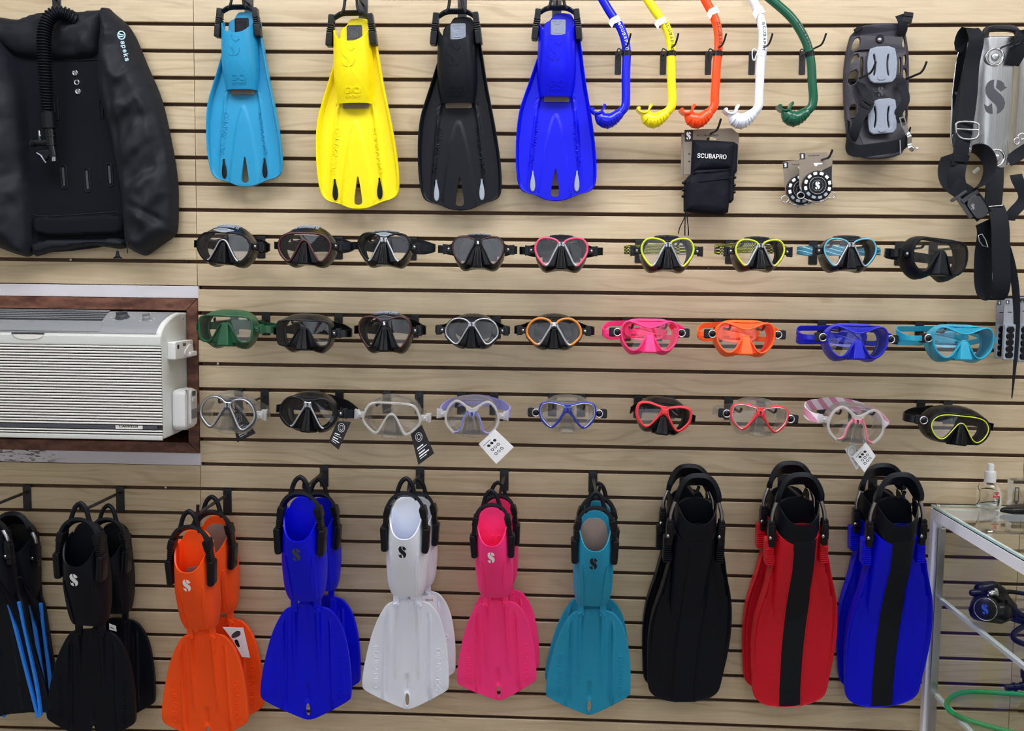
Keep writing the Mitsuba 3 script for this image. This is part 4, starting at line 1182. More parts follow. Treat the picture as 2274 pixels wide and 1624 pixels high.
# ---- two finger reels on tan cards
for nm, d, sh, card, sqr, c in (('behind and left of the other', 0.05, 0, [(1455, 505), (1640, 480), (1720, 480), (1740, 800), (1488, 872)], (1458, 508), (1655, 815)), ('in front, the fully visible one', 0.085, 1, [(1645, 405), (1940, 395), (2016, 466), (2004, 740), (1960, 800), (1640, 780)], (1648, 408), (1830, 775))):
    RE = Kit(1450, 260, 5.053, d, c)
    t = thing('finger_reel', f'black and white finger reel on a tan card, {nm}', 'reel')
    ca = RE.add(t, 'hang_card', slab(RE(card), (), -0.001, 0.0002, 0.0002), 'card_tan', False, 'tan hang card')
    if sh: RE.add(ca, 'card_corner', slab(RE([(1895, 600), (2008, 545), (2004, 740), (1990, 760)]), (), 0.0002, 0.0006, 0), 'card_black', False)
    q = [(sqr[0], sqr[1]), (sqr[0] + 58, sqr[1] - 2), (sqr[0] + 58, sqr[1] + 66), (sqr[0] + 1, sqr[1] + 68)]
    e_ = RE.add(ca, 'emblem_square', slab(RE(q), (), 0.0002, 0.0007, 0), 'card_black', False)
    RE.add(t, 'emblem', xf(emblem(46 * RE.k, .0004), 0, *RE([(sqr[0] + 29, sqr[1] + 33)])[0], .0007), 'print_white', False)
    RE.add(t, 'card_lettering', xf(text('SCUBAPRO', 13 * RE.k, .0004, width=125 * RE.k), 2, *RE([(sqr[0] + 160, sqr[1] + 25)])[0], .0002), 'print_black', False)
    RE.add(t, 'slot', slab(RE([(c[0] - 30, c[1] - 258), (c[0] + 75, c[1] - 262), (c[0] + 70, c[1] - 245), (c[0] + 20, c[1] - 240), (c[0] + 8, c[1] - 222), (c[0] - 12, c[1] - 224), (c[0] - 22, c[1] - 242)]), (), .0002, .0006, 0), 'card_white', False)
    r = 168 * RE.k
    RE.add(t, 'spool', lathe([(0, .016), (r * .62, .016), (r * .66, .0185), (r * .70, .016), (r * .93, .016), (r * .985, .0145), (r, .011), (r * .99, .002), (r * .8, .001), (0, .001)], 56), 'black_plastic', 40)
    for i in range(12):
        a = 2 * math.pi * (i + 0.45) / 12
        RE.add(t, 'window', xf(slab(rrect(0.0108, 0.0082, .0018), (), .0155, .0172, .0005), math.degrees(a) - 90, r * .81 * math.cos(a), r * .81 * math.sin(a)), 'print_white' if math.sin(a) > -0.5 else 'pale_grey_plastic', False)
    RE.add(t, 'hub_ring', loop_tube(np.column_stack([ellipse(0, 0, r * .56, r * .56, 48), np.full(48, .0165)]), .0008, 6), 'satin_metal', True, 'silver hub ring')
    RE.add(t, 'hub_ring', loop_tube(np.column_stack([ellipse(0, 0, r * .36, r * .36, 40), np.full(40, .0163)]), .0004, 6), 'satin_metal', True)
    RE.add(t, 'hub_emblem', xf(emblem(r * .52, .0006), 0, 0, 0, .016), 'print_white', False)
    for s in (-1, 1):
        cx_, cy_ = (-175, -110) if s < 0 else (170, -105)
        c2 = np.array([cx_, cy_]) * RE.k
        RE.add(t, 'snap_ring', loop_tube(np.column_stack([ellipse(c2[0], c2[1], 42 * RE.k, 36 * RE.k, 28), np.full(28, .008)]), .0018, 8), 'chrome', True, 'silver snap ring')
    RE.add(t, 'snap_bolt', cat(tube(spline(np.array([(-140, -140, 5), (-90, -165, 6), (0, -178, 6), (80, -165, 6), (140, -125, 5)]) * [RE.k, RE.k, .0015], 24), .0024, 10), xf(rbox(.012, .007, .007, .002), 12, 60 * RE.k, -168 * RE.k, .009), xf(rbox(.010, .006, .006, .002), -10, -70 * RE.k, -170 * RE.k, .009), xf(lathe([(0, .003), (.002, .002), (.0025, 0)], 12), 0, -30 * RE.k, -195 * RE.k, .009)), 'satin_metal', True, 'double ended silver snap bolt')
hook(1802, 5, 0.125, 'black slatwall hook holding the two finger reels', tip=0.020, drop=0.062, root=0.004, rad=0.003, lean=0.012, wide=0.02)

# ---- black travel backplate with two grey pads
BP = Kit(1850, 0, 3.2477, 0.045, (325, 660))
t = thing('backplate', 'dark plastic backplate with two grey pads and a webbing belt', 'backplate')
out = chaikin(BP([(135, 245), (190, 195), (280, 180), (420, 175), (480, 180), (510, 215), (535, 300), (555, 400), (562, 560), (560, 750), (550, 900), (540, 1000), (515, 1105), (400, 1147), (260, 1152), (160, 1130), (125, 1060), (100, 950), (88, 700), (90, 500), (105, 370), (125, 270)]), 2)
hs = [[(150, 285), (190, 268), (188, 355), (130, 370)], [(140, 408), (180, 388), (178, 480), (122, 487)], [(118, 522), (176, 502), (170, 600), (115, 616)], [(190, 420), (208, 420), (208, 560), (190, 560)], [(120, 762), (165, 755), (160, 840), (124, 846)],
      [(485, 345), (502, 255), (524, 342)], [(497, 410), (523, 395), (528, 455), (497, 485)], [(497, 500), (530, 498), (538, 565), (500, 572)], [(467, 420), (482, 420), (482, 540), (467, 540)], [(500, 790), (540, 770), (535, 860), (505, 852)]]
bend = lambda V: np.column_stack([V[:, 0], V[:, 1], V[:, 2] - 3.2 * np.maximum(np.abs(V[:, 0]) - 0.045, 0) ** 2 * 4])
mat('plate_violet', srgb(48, 46, 56), 0.5)
BP.add(t, 'plate', slab(out, [chaikin(BP(h), 1) for h in hs], 0, 0.012, 0.003, bend, 3), 'plate_violet', 40)
for pad in ([(258, 350), (425, 342), (440, 410), (448, 480), (432, 600), (340, 612), (255, 610), (236, 540), (230, 470), (240, 400)], [(275, 728), (428, 712), (440, 780), (446, 850), (438, 965), (345, 972), (250, 980), (236, 900), (237, 860), (248, 790)]):
    q = np.array(pad, float); c = q.mean(0)
    sl = [chaikin(np.array([(c[0] + sx * 52 - 9, c[1] - 75), (c[0] + sx * 52 + 7, c[1] - 80), (c[0] + sx * 52 + 12 * (-sx) + 6, c[1]), (c[0] + sx * 52 + 8, c[1] + 78), (c[0] + sx * 52 - 7, c[1] + 74), (c[0] + sx * 52 - 12 * sx - 4, c[1])]), 1) for sx in (-1, 1)]
    pd = BP.add(t, 'pad', slab(chaikin(BP(pad), 1), [BP(s_) for s_ in sl], 0.012, 0.021, 0.003, None, 3), 'grey_silicone', 40, 'grey rubber pad with two slots')
    for i in range(2):
        for sx in (-1, 1):
            ln = [(c[0] + sx * (76 + 12 * i), c[1] - 90), (c[0] + sx * (84 + 12 * i), c[1]), (c[0] + sx * (76 + 12 * i), c[1] + 95)]
            BP.add(pd, 'groove_rib', tube(np.column_stack([spline(BP(ln), 12), np.full(12, .0205)]), .0012, 6), 'grey_silicone', True)
    BP.add(pd, 'ridge', slab(chaikin(BP([(c[0] - 30, c[1] + 110), (c[0] - 25, c[1] + 80), (c[0] + 25, c[1] + 78), (c[0] + 30, c[1] + 108)]), 1), (), .021, .0235, .001), 'grey_silicone', 40)
BP.add(t, 'emblem', xf(emblem(70 * BP.k, .0006), 0, *BP([(333, 667)])[0], .012), 'graphite', False, 'grey emblem')
BP.add(t, 'emblem_line', slab(BP([(285, 664), (386, 660), (386, 665), (285, 669)]), (), .012, .0125, 0), 'graphite', False)
kn = BP.add(t, 'knob', xf(lathe([(0, .020), (.004, .0195), (.0065, .017), (.0068, .012)], 24), 0, *BP([(322, 297)])[0]), 'satin_metal', True, 'silver knob')
BP.add(kn, 'washer', xf(lathe([(0, .0135), (.011, .0135), (.012, .012)], 24), 0, *BP([(328, 290)])[0]), 'black_plastic', 40)
BP.add(t, 'strap_roll', cat(xf(slab(rrect(.027, .026, .005), (), -.010, .016, .002, None, 2), -12, *BP([(512, 152)])[0], .012), xf(slab(rrect(.026, .012, .002), (), .016, .019, .001), -8, *BP([(515, 125)])[0], .012)), 'black_plastic', 40, 'black rolled strap with buckle')
BP.add(t, 'strap_end', xf(slab(rrect(.024, .012, .003), (), .008, .014, .002), 32, *BP([(172, 218)])[0], 0), 'webbing', 40)
BP.add(t, 'strap', ribbon(spline(BP.p3([(480, 110, .020), (505, 185, .024), (498, 225, .018), (478, 262, .010)]), 20), .026, .003, [1, .15, 0]), 'webbing', 40)
BP.add(t, 'strap', ribbon(spline(BP.p3([(205, 600, .006), (225, 660, .024), (262, 735, .030), (205, 830, .036), (160, 940, .034), (130, 1010, .022)]), 40), .027, .003, [1, -.55, .1]), 'webbing', 40)
BP.add(t, 'slider', xf(cat(rbox(.030, .010, .005, .002, (0, .007, 0)), rbox(.030, .010, .005, .002, (0, -.007, 0)), *[rbox(.0015, .024, .007, .0006, (x, 0, 0)) for x in np.linspace(-.013, .013, 6)]), -32, *BP([(238, 748)], .034)[0], .034), 'black_plastic', 40)
BP.add(t, 'belt', ribbon(spline(BP.p3([(120, 880, -.004), (104, 985, .012), (140, 1078, .036), (300, 1078, .046), (470, 1050, .044), (535, 1010, .026), (545, 950, .0)]), 60), .034, .0035, [0, 1, .15]), 'webbing', 40, 'wide black webbing belt')
BP.add(t, 'strap', ribbon(spline(BP.p3([(488, 598, .006), (512, 660, .022), (520, 735, .028), (478, 800, .024), (465, 880, .020)]), 30), .022, .003, [1, .1, .35]), 'webbing', 40)
bk = BP.add(t, 'belt_buckle', cat(xf(slab(rrect(.016, .030, .003), (rrect(.009, .020, .002),), 0, .003, .001), 18, *BP([(505, 880)], .034)[0], .034), xf(slab(rrect(.012, .026, .003), (), 0, .0025, .001), 26, *BP([(528, 945)], .038)[0], .038), ribbon(spline(BP.p3([(535, 960, .04), (552, 1010, .043), (560, 1070, .045), (585, 1085, .043), (600, 1065, .040)]), 20), .012, .002, [1, .2, .3])), 'chrome', 40, 'silver belt buckle')
BP.add(bk, 'pin', tube(BP.p3([(482, 1010, .05), (486, 1108, .05)]), .0018, 8), 'satin_metal', True)
for px, s in ((1893, 'left'), (2000, 'right')):
    hook(px, 2, 0.115, f'{s} black slatwall hook of the dark backplate', tip=0.026, drop=0.062, root=0.004, rad=0.003, lean=0.012, wide=0.02)

# ---- steel backplate with its webbing harness
ST = Kit(1850, 0, 3.2477, 0.05, (1170, 700))
t = thing('steel_backplate', 'brushed steel backplate with a dark S emblem and black webbing harness', 'backplate')
so = ST([(930, 262), (1000, 250), (1072, 320), (1160, 340), (1270, 325), (1330, 280), (1400, 265), (1432, 420), (1450, 700), (1462, 1060), (1400, 1080), (1290, 1150), (1225, 1215), (1175, 1222), (1110, 1205), (1040, 1110), (930, 1082), (842, 1068), (846, 860), (860, 640), (890, 420)])


def st_rel(U, V, S):
    return 0.022 * np.clip((0.062 - np.abs(U)) / 0.030, 0, 1) ** 1 + 0.002 * np.cos(U * 30)


ST.add(t, 'plate', blade(chaikin(so, 2), st_rel, 0.004, 60, 70), 'steel', True)
ST.add(t, 'edge_pad', slab(ST([(932, 268), (966, 280), (955, 372), (895, 640), (858, 792), (853, 700), (884, 430)]), (), 0.0062, 0.0075, 0.0004), 'black_plastic', False, 'black edge pad')
for x, y in ((920, 363), (880, 677), (865, 985)): ST.add(t, 'hole_rim', xf(lathe([(0, .0085), (.0045, .0085), (.0052, .006)], 18), 0, *ST([(x, y)])[0]), 'satin_metal', 40)
h_ = ST([(1062, 240), (1095, 190), (1200, 180), (1295, 186), (1338, 225), (1335, 275), (1292, 335), (1200, 345), (1085, 340)])
ST.add(t, 'handle', slab(chaikin(h_, 2), (chaikin(ST([(1108, 245), (1130, 232), (1290, 232), (1312, 262), (1285, 312), (1115, 312)]), 1),), -.002, .014, .004, None, 3), 'black_plastic', 40, 'black carrying handle')
ST.add(t, 'emblem', xf(emblem(247 * ST.k, .0006), 0, *ST([(1170, 700)], .0265)[0], .0275), 'graphite', False, 'dark grey S emblem')
for x, y, r in ((1165, 412, 66), (1175, 1140, 64)):
    q = ST([(x, y)], .026)[0]; r = r * ST.k
    g = ST.add(t, 'grommet', xf(lathe([(r * .45, .024), (r * .62, .020), (r * .80, .030), (r, .031), (r * 1.05, .026), (r * 1.05, .012)], 40), 0, *q), 'chrome', True, 'chrome grommet')
    ST.add(g, 'nut', xf(lathe([(0, .033), (r * .30, .033), (r * .42, .031), (r * .48, .024)], 28), 0, *q), 'satin_metal', True)
wr = lambda nm, pts, wd, side, th=.0028, n=50, lab=None: ST.add(t, nm, ribbon(spline(ST.p3(pts), n), wd, th, side), 'webbing', 40, lab)
WB_ = 0.047
wr('shoulder_strap', [(945, 330, .014), (950, 240, .030), (985, 205, .042), (1018, 232, .050), (1012, 400, .044), (990, 620, .042), (968, 820, .046), (945, 960, .052), (922, 1100, .056), (905, 1200, .055)], WB_, [1, 0, -.25], lab='black shoulder strap')
wr('shoulder_strap', [(1452, 320, .014), (1440, 240, .032), (1405, 215, .045), (1375, 240, .050), (1352, 330, .046), (1310, 430, .036), (1290, 470, .030)], .042, [1, .55, .1])
sl = ST.add(t, 'slider_ring', cat(loop_tube(np.column_stack([chaikin(ST([(888, 874), (1050, 882), (1052, 935), (1050, 985), (1005, 1008), (930, 1003), (892, 972), (886, 930)], .056), 2), np.full(32, .056)]), .0030, 10), tube(ST.p3([(890, 932, .056), (1048, 938, .056)]), .0026, 10)), 'satin_metal', True, 'silver slider and D-ring')
ST.add(t, 'keeper', ribbon(spline(ST.p3([(848, 1122, .058), (880, 1138, .061), (930, 1142, .062), (978, 1150, .060)]), 14), .020, .003, [0, 1, 0]), 'black_rubber', 40)
wr('waist_strap', [(1000, 1075, .040), (1085, 1095, .050), (1130, 1170, .058), (1120, 1270, .066), (1060, 1345, .072), (1005, 1370, .074)], .050, [.35, .3, 1], n=60)
wr('waist_strap', [(830, 1120, .020), (815, 1220, .034), (850, 1320, .050), (920, 1372, .062), (990, 1420, .068), (1050, 1500, .066), (1090, 1560, .060)], .046, [.6, .8, .35], n=60)
wr('waist_strap', [(905, 1180, .055), (890, 1270, .058), (905, 1350, .056), (960, 1400, .060)], .044, [1, -.2, .2])
wr('crotch_strap', [(1165, 1200, .022), (1165, 1320, .034), (1158, 1420, .040), (1150, 1490, .042)], .048, [1, .05, 0], n=30)
ST.add(t, 'strap_bar', tube(ST.p3([(1078, 1496, .046), (1222, 1482, .046)]), .0022, 8), 'chrome', True)
SB_ = Kit(1850, 0, 3.2477, 0.05, (1170, 700))
b7 = lambda pts: [((2050 + x / 3.25 - 1850) * 3.2477, (400 + y / 3.25) * 3.2477, w) for x, y, w in pts]
wr('crotch_strap', b7([(520, 190, .042), (552, 300, .058), (560, 480, .066), (566, 660, .068), (556, 800, .062), (520, 856, .048), (470, 840, .034), (440, 780, .024), (432, 640, .020), (440, 500, .022), (455, 380, .030), (440, 300, .034)]), .052, [1, 0, -.1], n=80, lab='long hanging strap folded into a loop')
tl = np.array(b7([(600, 480, .040), (645, 640, .040), (672, 850, .040), (676, 1050, .040), (668, 1250, .042), (652, 1450, .044), (640, 1575, .045)]))
ST.add(t, 'strap_tail', ribbon(spline(ST.p3(tl), 50), np.interp(np.linspace(0, 1, 50), [0, .3, .6, 1], [.020, .019, .014, .003]), .0028, [1, .12, .5]), 'webbing', 40)
dr_ = ST.add(t, 'd_ring', loop_tube(ST.p3(b7([(398, 400, .05), (405, 440, .05), (430, 475, .05), (468, 484, .05), (450, 430, .048), (425, 390, .048)])), .0016, 8), 'satin_metal', True)
bk = ST.add(t, 'waist_buckle', cat(xf(slab(chaikin(np.array([(-.021, .030), (.021, .030), (.021, -.024), (.010, -.034), (-.010, -.034), (-.021, -.024)]), 1), (), 0, .006, .002, None, 2), 36, *ST([(1035, 1490)], .072)[0], .072), xf(rbox(.052, .012, .010, .002), 36, *ST([(985, 1418)], .072)[0], .072), xf(rbox(.010, .066, .010, .002), 36, *ST([(950, 1500)], .068)[0], .068), xf(rbox(.046, .008, .014, .002), 36, *ST([(905, 1415)], .066)[0], .066)), 'graphite_metal' if 'graphite_metal' in scene else mat('graphite_metal', srgb(92, 94, 100), 0.3, 0.9), 40, 'dark metal waist buckle')
ST.add(bk, 'emblem', xf(emblem(44 * ST.k, .0007), 0, *ST([(1008, 1492)], .078)[0], .078), 'satin_metal', False)
ST.add(t, 'chest_ring', cat(loop_tube(np.column_stack([ellipse(*ST([(1362, 985)], .05)[0], .010, .008, 24), np.full(24, .05)]), .0022, 8), loop_tube(np.column_stack([ellipse(*ST([(1322, 1020)], .05)[0], .007, .009, 20), np.full(20, .052)]), .0018, 8)), 'chrome', True)
wr('side_strap', [(1262, 1165, .030), (1330, 1120, .042), (1400, 1075, .050)], .034, [.5, 1, .2], n=16)
wr('side_strap', [(1320, 1260, .030), (1352, 1340, .036), (1378, 1430, .036), (1330, 1500, .034), (1270, 1590, .030)], .030, [1, .3, .3], n=30)
ST.add(t, 'plate_bolt', xf(rbox(.020, .010, .008, .002), 40, *ST([(1030, 1230)], .06)[0], .06), 'chrome', 40)
for px, s in ((2192, 'left'), (2212, 'right')):
    hook(px, 1, 0.125, f'{s} black slatwall hook of the steel backplate', tip=0.028, drop=0.062, root=0.004, rad=0.003, lean=0.010, wide=0.018)

# ---- carded packs hanging beside the strap
for i, (px, d, w_, h0, h1, nm) in enumerate(((2221, 0.05, 22, 664, 798, 'leftmost'), (2240, 0.085, 26, 662, 802, 'middle'), (2272, 0.07, 24, 658, 806, 'rightmost'))):
    o = P(px, (h0 + h1) / 2, d); k = 1 / ppm(px, 730, d)
    t = thing('carded_pack', f'grey carded clip pack with dark scalloped insert, {nm} of three beside the strap', 'carded pack')
    hh = (h1 - h0) * k
    ad = lambda par, n, me, b, sm=False, lab=None: part(par, n, world(me, o), b, sm, lab)
    ad(t, 'card', slab(rrect(w_ * k, hh, .003), (), 0, .001, .0003), mat('pack_grey', srgb(150, 154, 162), 0.5) if 'pack_grey' not in scene else 'pack_grey')
    s_ = ad(t, 'emblem_square', slab(rrect(8 * k, 9 * k, .001, -w_ * .25 * k, hh / 2 - 8 * k), (), .001, .0015, 0), 'card_black')
    ad(s_, 'emblem', xf(emblem(7 * k, .0003), 0, -w_ * .25 * k, hh / 2 - 8 * k, .0015), 'print_white')
    yy = np.linspace(hh * .05, -hh * .46, 41)
    xx = w_ * k * (0.20 + 0.16 * np.abs(np.sin(np.linspace(0, 5 * np.pi, 41))) ** .6)
    ad(t, 'insert', slab(np.vstack([np.column_stack([xx, yy]), np.column_stack([-xx * .9, yy])[::-1]]), (), .001, .012, .002), 'black_plastic', 40, 'black scalloped insert')
    ad(t, 'blister', slab(rrect(w_ * k * .92, hh * .58, .004, 0, -hh * .20), (rrect(w_ * k * .84, hh * .54, .003, 0, -hh * .20),), .001, .009, .001), 'pale_grey_plastic', False)
    ad(t, 'card_line', slab(rrect(w_ * k * .35, 2 * k, .0004, 0, hh * .28), (), .001, .0013, 0), 'print_black')
    hook(px, 10, d + .03, f'black slatwall hook of the {nm} carded pack', tip=0.01, drop=0.062, root=-0.0 + .005, rad=0.0025, wide=0.018)

# ------------------------------------------------------------------ black buoyancy wing with its corrugated hose
WG = Kit(0, 0, 2.62, 0.03, (420, 760))
t = thing('buoyancy_wing', 'large black fabric buoyancy wing with a corrugated hose, above the air conditioner', 'buoyancy wing')


def creases(seed, amp, lines=()):
    def fn(q):
        z = amp * (meshkit.fbm(np.column_stack([q[:, 0] * 9 + q[:, 1] * 3, q[:, 1] * 5, 0 * q[:, 0]]), 3, seed) - 0.5)
        z += amp * 0.7 * (0.5 - np.abs(meshkit.fbm(np.column_stack([q[:, 0] * 13 - q[:, 1] * 6, q[:, 1] * 9, 0 * q[:, 0] + 3]), 3, seed + 9) - 0.5) * 4)
        for (x0, y0, x1, y1, a, w) in lines:
            p0, p1 = WG([(x0, y0)])[0], WG([(x1, y1)])[0]
            d = p1 - p0; L = np.linalg.norm(d); d /= L
            s = (q - p0) @ d; h = (q - p0) @ np.array([-d[1], d[0]])
            z += a * np.exp(-(h / w) ** 2) * np.clip(1 - np.abs(s / L - 0.5) * 2, 0, 1) ** 0.5
        return z
    return fn


WG.add(t, 'back_panel', pillow(WG([(0, 110), (130, 118), (240, 80), (420, 76), (600, 68), (625, 300), (640, 600), (730, 1000), (760, 1250), (745, 1390), (560, 1440), (380, 1462), (200, 1470), (60, 1400), (-60, 1000), (-60, 300)]), 0.012, 0.03, 0.012, step=0.012), 'black_neoprene', True)
WG.add(t, 'collar', pillow(chaikin(WG([(-120, 90), (0, 100), (60, 112), (130, 116), (185, 90), (240, 76), (400, 76), (500, 66), (590, 64), (640, 44), (632, 150), (600, 260), (592, 342), (450, 355), (310, 360), (120, 348), (60, 300), (-60, 250), (-120, 180)]), 2), 0.050, 0.05, 0.0, step=0.008, noise=creases(2, 0.018, [(60, 200, 600, 130, -0.010, 0.012), (300, 100, 320, 330, 0.008, 0.02)])), 'black_cloth', True)
WG.add(t, 'lobe', pillow(chaikin(WG([(632, 40), (662, 75), (742, 138), (792, 212), (832, 310), (882, 430), (932, 540), (962, 640), (988, 760), (1012, 880), (1032, 1000), (1042, 1120), (1041, 1290), (1034, 1368), (960, 1418), (900, 1460), (856, 1494), (800, 1476), (750, 1440), (738, 1370), (730, 1200), (712, 1080), (680, 900), (645, 720), (606, 610), (586, 500), (592, 330), (606, 180), (596, 70)]), 2), 0.085, 0.075, 0.0, step=0.0075,
       noise=creases(5, 0.026, [(780, 330, 1000, 900, 0.010, 0.016), (690, 420, 760, 1180, -0.012, 0.010), (900, 560, 1010, 1080, -0.012, 0.008), (760, 1170, 1040, 1330, -0.016, 0.012), (640, 700, 700, 1100, 0.010, 0.012), (800, 1150, 980, 1420, 0.014, 0.02), (620, 250, 780, 560, 0.008, 0.018)])), 'black_cloth', True)
WG.add(t, 'lobe', pillow(chaikin(WG([(-420, 130), (-200, 60), (0, 100), (20, 180), (66, 280), (112, 350), (150, 450), (178, 600), (186, 800), (196, 1000), (214, 1200), (216, 1440), (186, 1502), (100, 1482), (0, 1442), (-150, 1400), (-330, 1200), (-440, 700)]), 2), 0.090, 0.08, 0.0, step=0.009,
       noise=creases(8, 0.026, [(0, 200, 150, 700, 0.012, 0.018), (-60, 400, 160, 560, -0.010, 0.012), (0, 900, 190, 1300, -0.012, 0.014), (60, 700, 100, 1400, 0.010, 0.02)])), 'black_cloth', True)
WG.add(t, 'waist_pad', pillow(chaikin(WG([(212, 1252), (400, 1258), (712, 1236), (748, 1300), (744, 1372), (560, 1382), (230, 1388), (205, 1330)]), 1), 0.030, 0.014, 0.0, step=0.008), 'black_neoprene', True)
WG.add(t, 'hem', pillow(chaikin(WG([(190, 1392), (560, 1386), (742, 1378), (752, 1440), (700, 1452), (640, 1440), (570, 1430), (470, 1442), (380, 1462), (330, 1460), (260, 1480), (196, 1500)]), 1), 0.026, 0.014, 0.0, step=0.008), 'black_cloth', True)
WG.add(t, 'piping', tube(np.column_stack([spline(WG([(215, 1252), (290, 1262), (400, 1257), (560, 1246), (715, 1232)]), 30), np.full(30, .022)]), .0016, 6), 'black_cloth', True)
WG.add(t, 'seam', tube(np.column_stack([spline(WG([(300, 358), (370, 356), (450, 358), (520, 356), (588, 352)]), 20), np.full(20, .015)]), .0010, 6), 'black_cloth', True)
hp = WG.p3([(420, 105, .045), (385, 84, .060), (340, 74, .072), (300, 90, .082), (268, 145, .090), (255, 250, .094), (262, 400, .090), (270, 550, .082), (277, 660, .074)])
hp = spline(hp, 420)
L_ = np.r_[0, np.cumsum(np.linalg.norm(np.diff(hp, axis=0), axis=1))]
WG.add(t, 'corrugated_hose', tube(hp, 0.0172 + 0.0030 * np.sign(np.sin(L_ * 2 * np.pi / 0.0076)) * np.abs(np.sin(L_ * 2 * np.pi / 0.0076)) ** .5, 24), 'black_rubber', True, 'ribbed black hose')
inf = WG.add(t, 'inflator', cat(tube(WG.p3([(287, 740, .07), (292, 780, .07), (300, 850, .07)]), .0135, 18), tube(WG.p3([(300, 850, .07), (308, 880, .07), (313, 905, .07)]), .0105, 16), tube(WG.p3([(195, 830, .075), (240, 832, .075), (300, 826, .072)]), np.array([.0095, .0085, .0105]), 16), tube(WG.p3([(186, 832, .075), (205, 831, .075)]), .0115, 16),
                            tube(WG.p3([(225, 800, .075), (240, 840, .075)]), .0070, 12), hull([(*WG.p3([(225, 885, .072)])[0], .006), (*WG.p3([(262, 925, .070)])[0], .007), (*WG.p3([(300, 880, .07)])[0], .006), (*WG.p3([(232, 905, .07)])[0], .004)])), 'black_plastic', 40, 'black inflator with levers')
WG.add(t, 'hose_cuff', tube(WG.p3([(275, 655, .074), (280, 700, .072), (285, 746, .07)]), .0208, 22), 'black_rubber', 40)
for x in (765, 790, 905): WG.add(inf, 'collar_ring', tube(WG.p3([(292 + (x - 765) * .13, x, .07), (293 + (x - 765) * .13, x + 10, .07)]), .0150 if x < 900 else .0118, 18), 'black_plastic', 40)
WG.add(inf, 'chrome_tip', tube(WG.p3([(314, 912, .07), (316, 940, .07)]), .0070, 14), 'chrome', 40, 'chrome tip')
WG.add(inf, 'button', cat(tube(WG.p3([(228, 760, .075), (232, 795, .075)]), .0035, 10), tube(WG.p3([(180, 835, .075), (190, 834, .075)]), .0062, 12)), 'chrome', 40)
ar = np.linspace(-.3, 1.3, 14)
WG.add(inf, 'lever', ribbon(WG.p3([(215, 890, .078), (238, 905, .080), (255, 930, .076), (266, 945, .07)]), .006, .003, [0, 0, 1]), 'pale_grey_plastic', 40)
for x, y in ((450, 430), (460, 485), (467, 538)):
    g = WG.add(t, 'grommet', xf(lathe([(.0040, .010), (.0045, .0145), (.0068, .0160), (.0088, .0150), (.0092, .010)], 28), 0, *WG([(x, y)])[0]), 'chrome', True, 'chrome grommet')
    if y != 485: WG.add(g, 'centre', xf(lathe([(0, .0135), (.0045, .013)], 20), 0, *WG([(x, y)])[0]), 'satin_metal', True)
for x, y, w_, h_ in ((383, 1032, 44, 145), (520, 1050, 44, 145), (650, 1020, 44, 140), (341, 640, 26, 128), (600, 640, 26, 110)):
    c_ = WG([(x, y)])[0]; k = WG.k
    s_ = WG.add(t, 'slot_rim', xf(slab(rrect(w_ * k, h_ * k, w_ * k * .45), (rrect(w_ * .5 * k, (h_ - w_ * .5) * k, w_ * .22 * k),), 0.010, .0145, .001), 3, *c_), 'black_rubber', 40)
    if w_ > 30: WG.add(s_, 'slot', xf(slab(rrect(w_ * .28 * k, (h_ - w_ * .9) * k, w_ * .12 * k), (), .0105, .0135, 0), 3, *c_), 'graphite', False)
WG.add(t, 'cord', tube(spline(WG.p3([(738, 1365, .05), (741, 1420, .066), (742, 1475, .068)]), 14), .0016, 6), 'black_cloth', True)
WG.add(t, 'pull_bell', xf(lathe([(0, .012), (.003, .012), (.0042, .004), (.0062, -.004), (.0125, -.0085), (.013, -.0105), (0, -.0105)], 20, axis=1), 0, *WG([(744, 1488)])[0], .066), 'black_rubber', 40)
lobe_h = lambda u, v: 0.0905 + 0 * u
a_ = -79
e_ = WG.add(t, 'round_emblem', cat(xf(slab(ellipse(0, 0, .0125, .0115, 30), (ellipse(0, 0, .0095, .0085, 26),), 0, .0008, 0), a_, *WG([(707, 205)], .09)[0], .090), xf(slab(np.array([(-.007, -.007), (-.003, -.007), (.003, .0065), (.000, .0075)]), (), 0, .0008, 0), a_, *WG([(707, 205)], .09)[0], .090), xf(slab(np.array([(.000, -.008), (.0045, -.0075), (.0055, .004), (.0035, .005)]), (), 0, .0008, 0), a_, *WG([(707, 205)], .09)[0], .090)), 'print_blue', False, 'pale blue round emblem')
for i, ch in enumerate('apeks'):
    p0 = WG([(713 + i * 6.0, 248 + i * 24.5)], .0895)[0]
    WG.add(t, 'letter', xf(text(ch, (.0105 if ch in 'aes' else .0135), .0008, width=.0088), a_, p0[0] + (.0015 if ch == 'k' else -.0015 if ch == 'p' else 0), p0[1], .0895), 'print_blue', False)
hook(126, -1, 0.10, 'black slatwall hook holding the black buoyancy wing', tip=0.02, drop=0.062, root=0.012)

# ------------------------------------------------------------------ the air conditioner in its casing
AK = Kit(0, 620, 3.776, 0.19, (1355, 900))
t = thing('air_conditioner', 'beige through-wall air conditioner with a grey control panel in a dark wooden casing', 'air conditioner')
XR = AK.o[0]; XL = XR - 0.74
zc = lambda y, d, x=700: P(*crop([(x, y)], 0, 620, 3.776)[0], d)[2]
zb, zf, zt_, D0 = zc(1345, .19, 900), zc(455, .19, 900), zc(272, .06, 900), 0.19


def acx(x, d, y=700): return P(*crop([(x, y)], 0, 620, 3.776)[0], d)[0]


def extr(profile, x0, x1, b=0.004):
    """A (distance, z) profile drawn along x."""
    p = np.array([(d, z) for d, z in profile])
    m = slab(p, (), x0, x1, b, None, 3)
    v = np.asarray(m.vertices)
    return tm(np.column_stack([v[:, 2], -v[:, 0], v[:, 1]]), m.faces[:, ::-1])


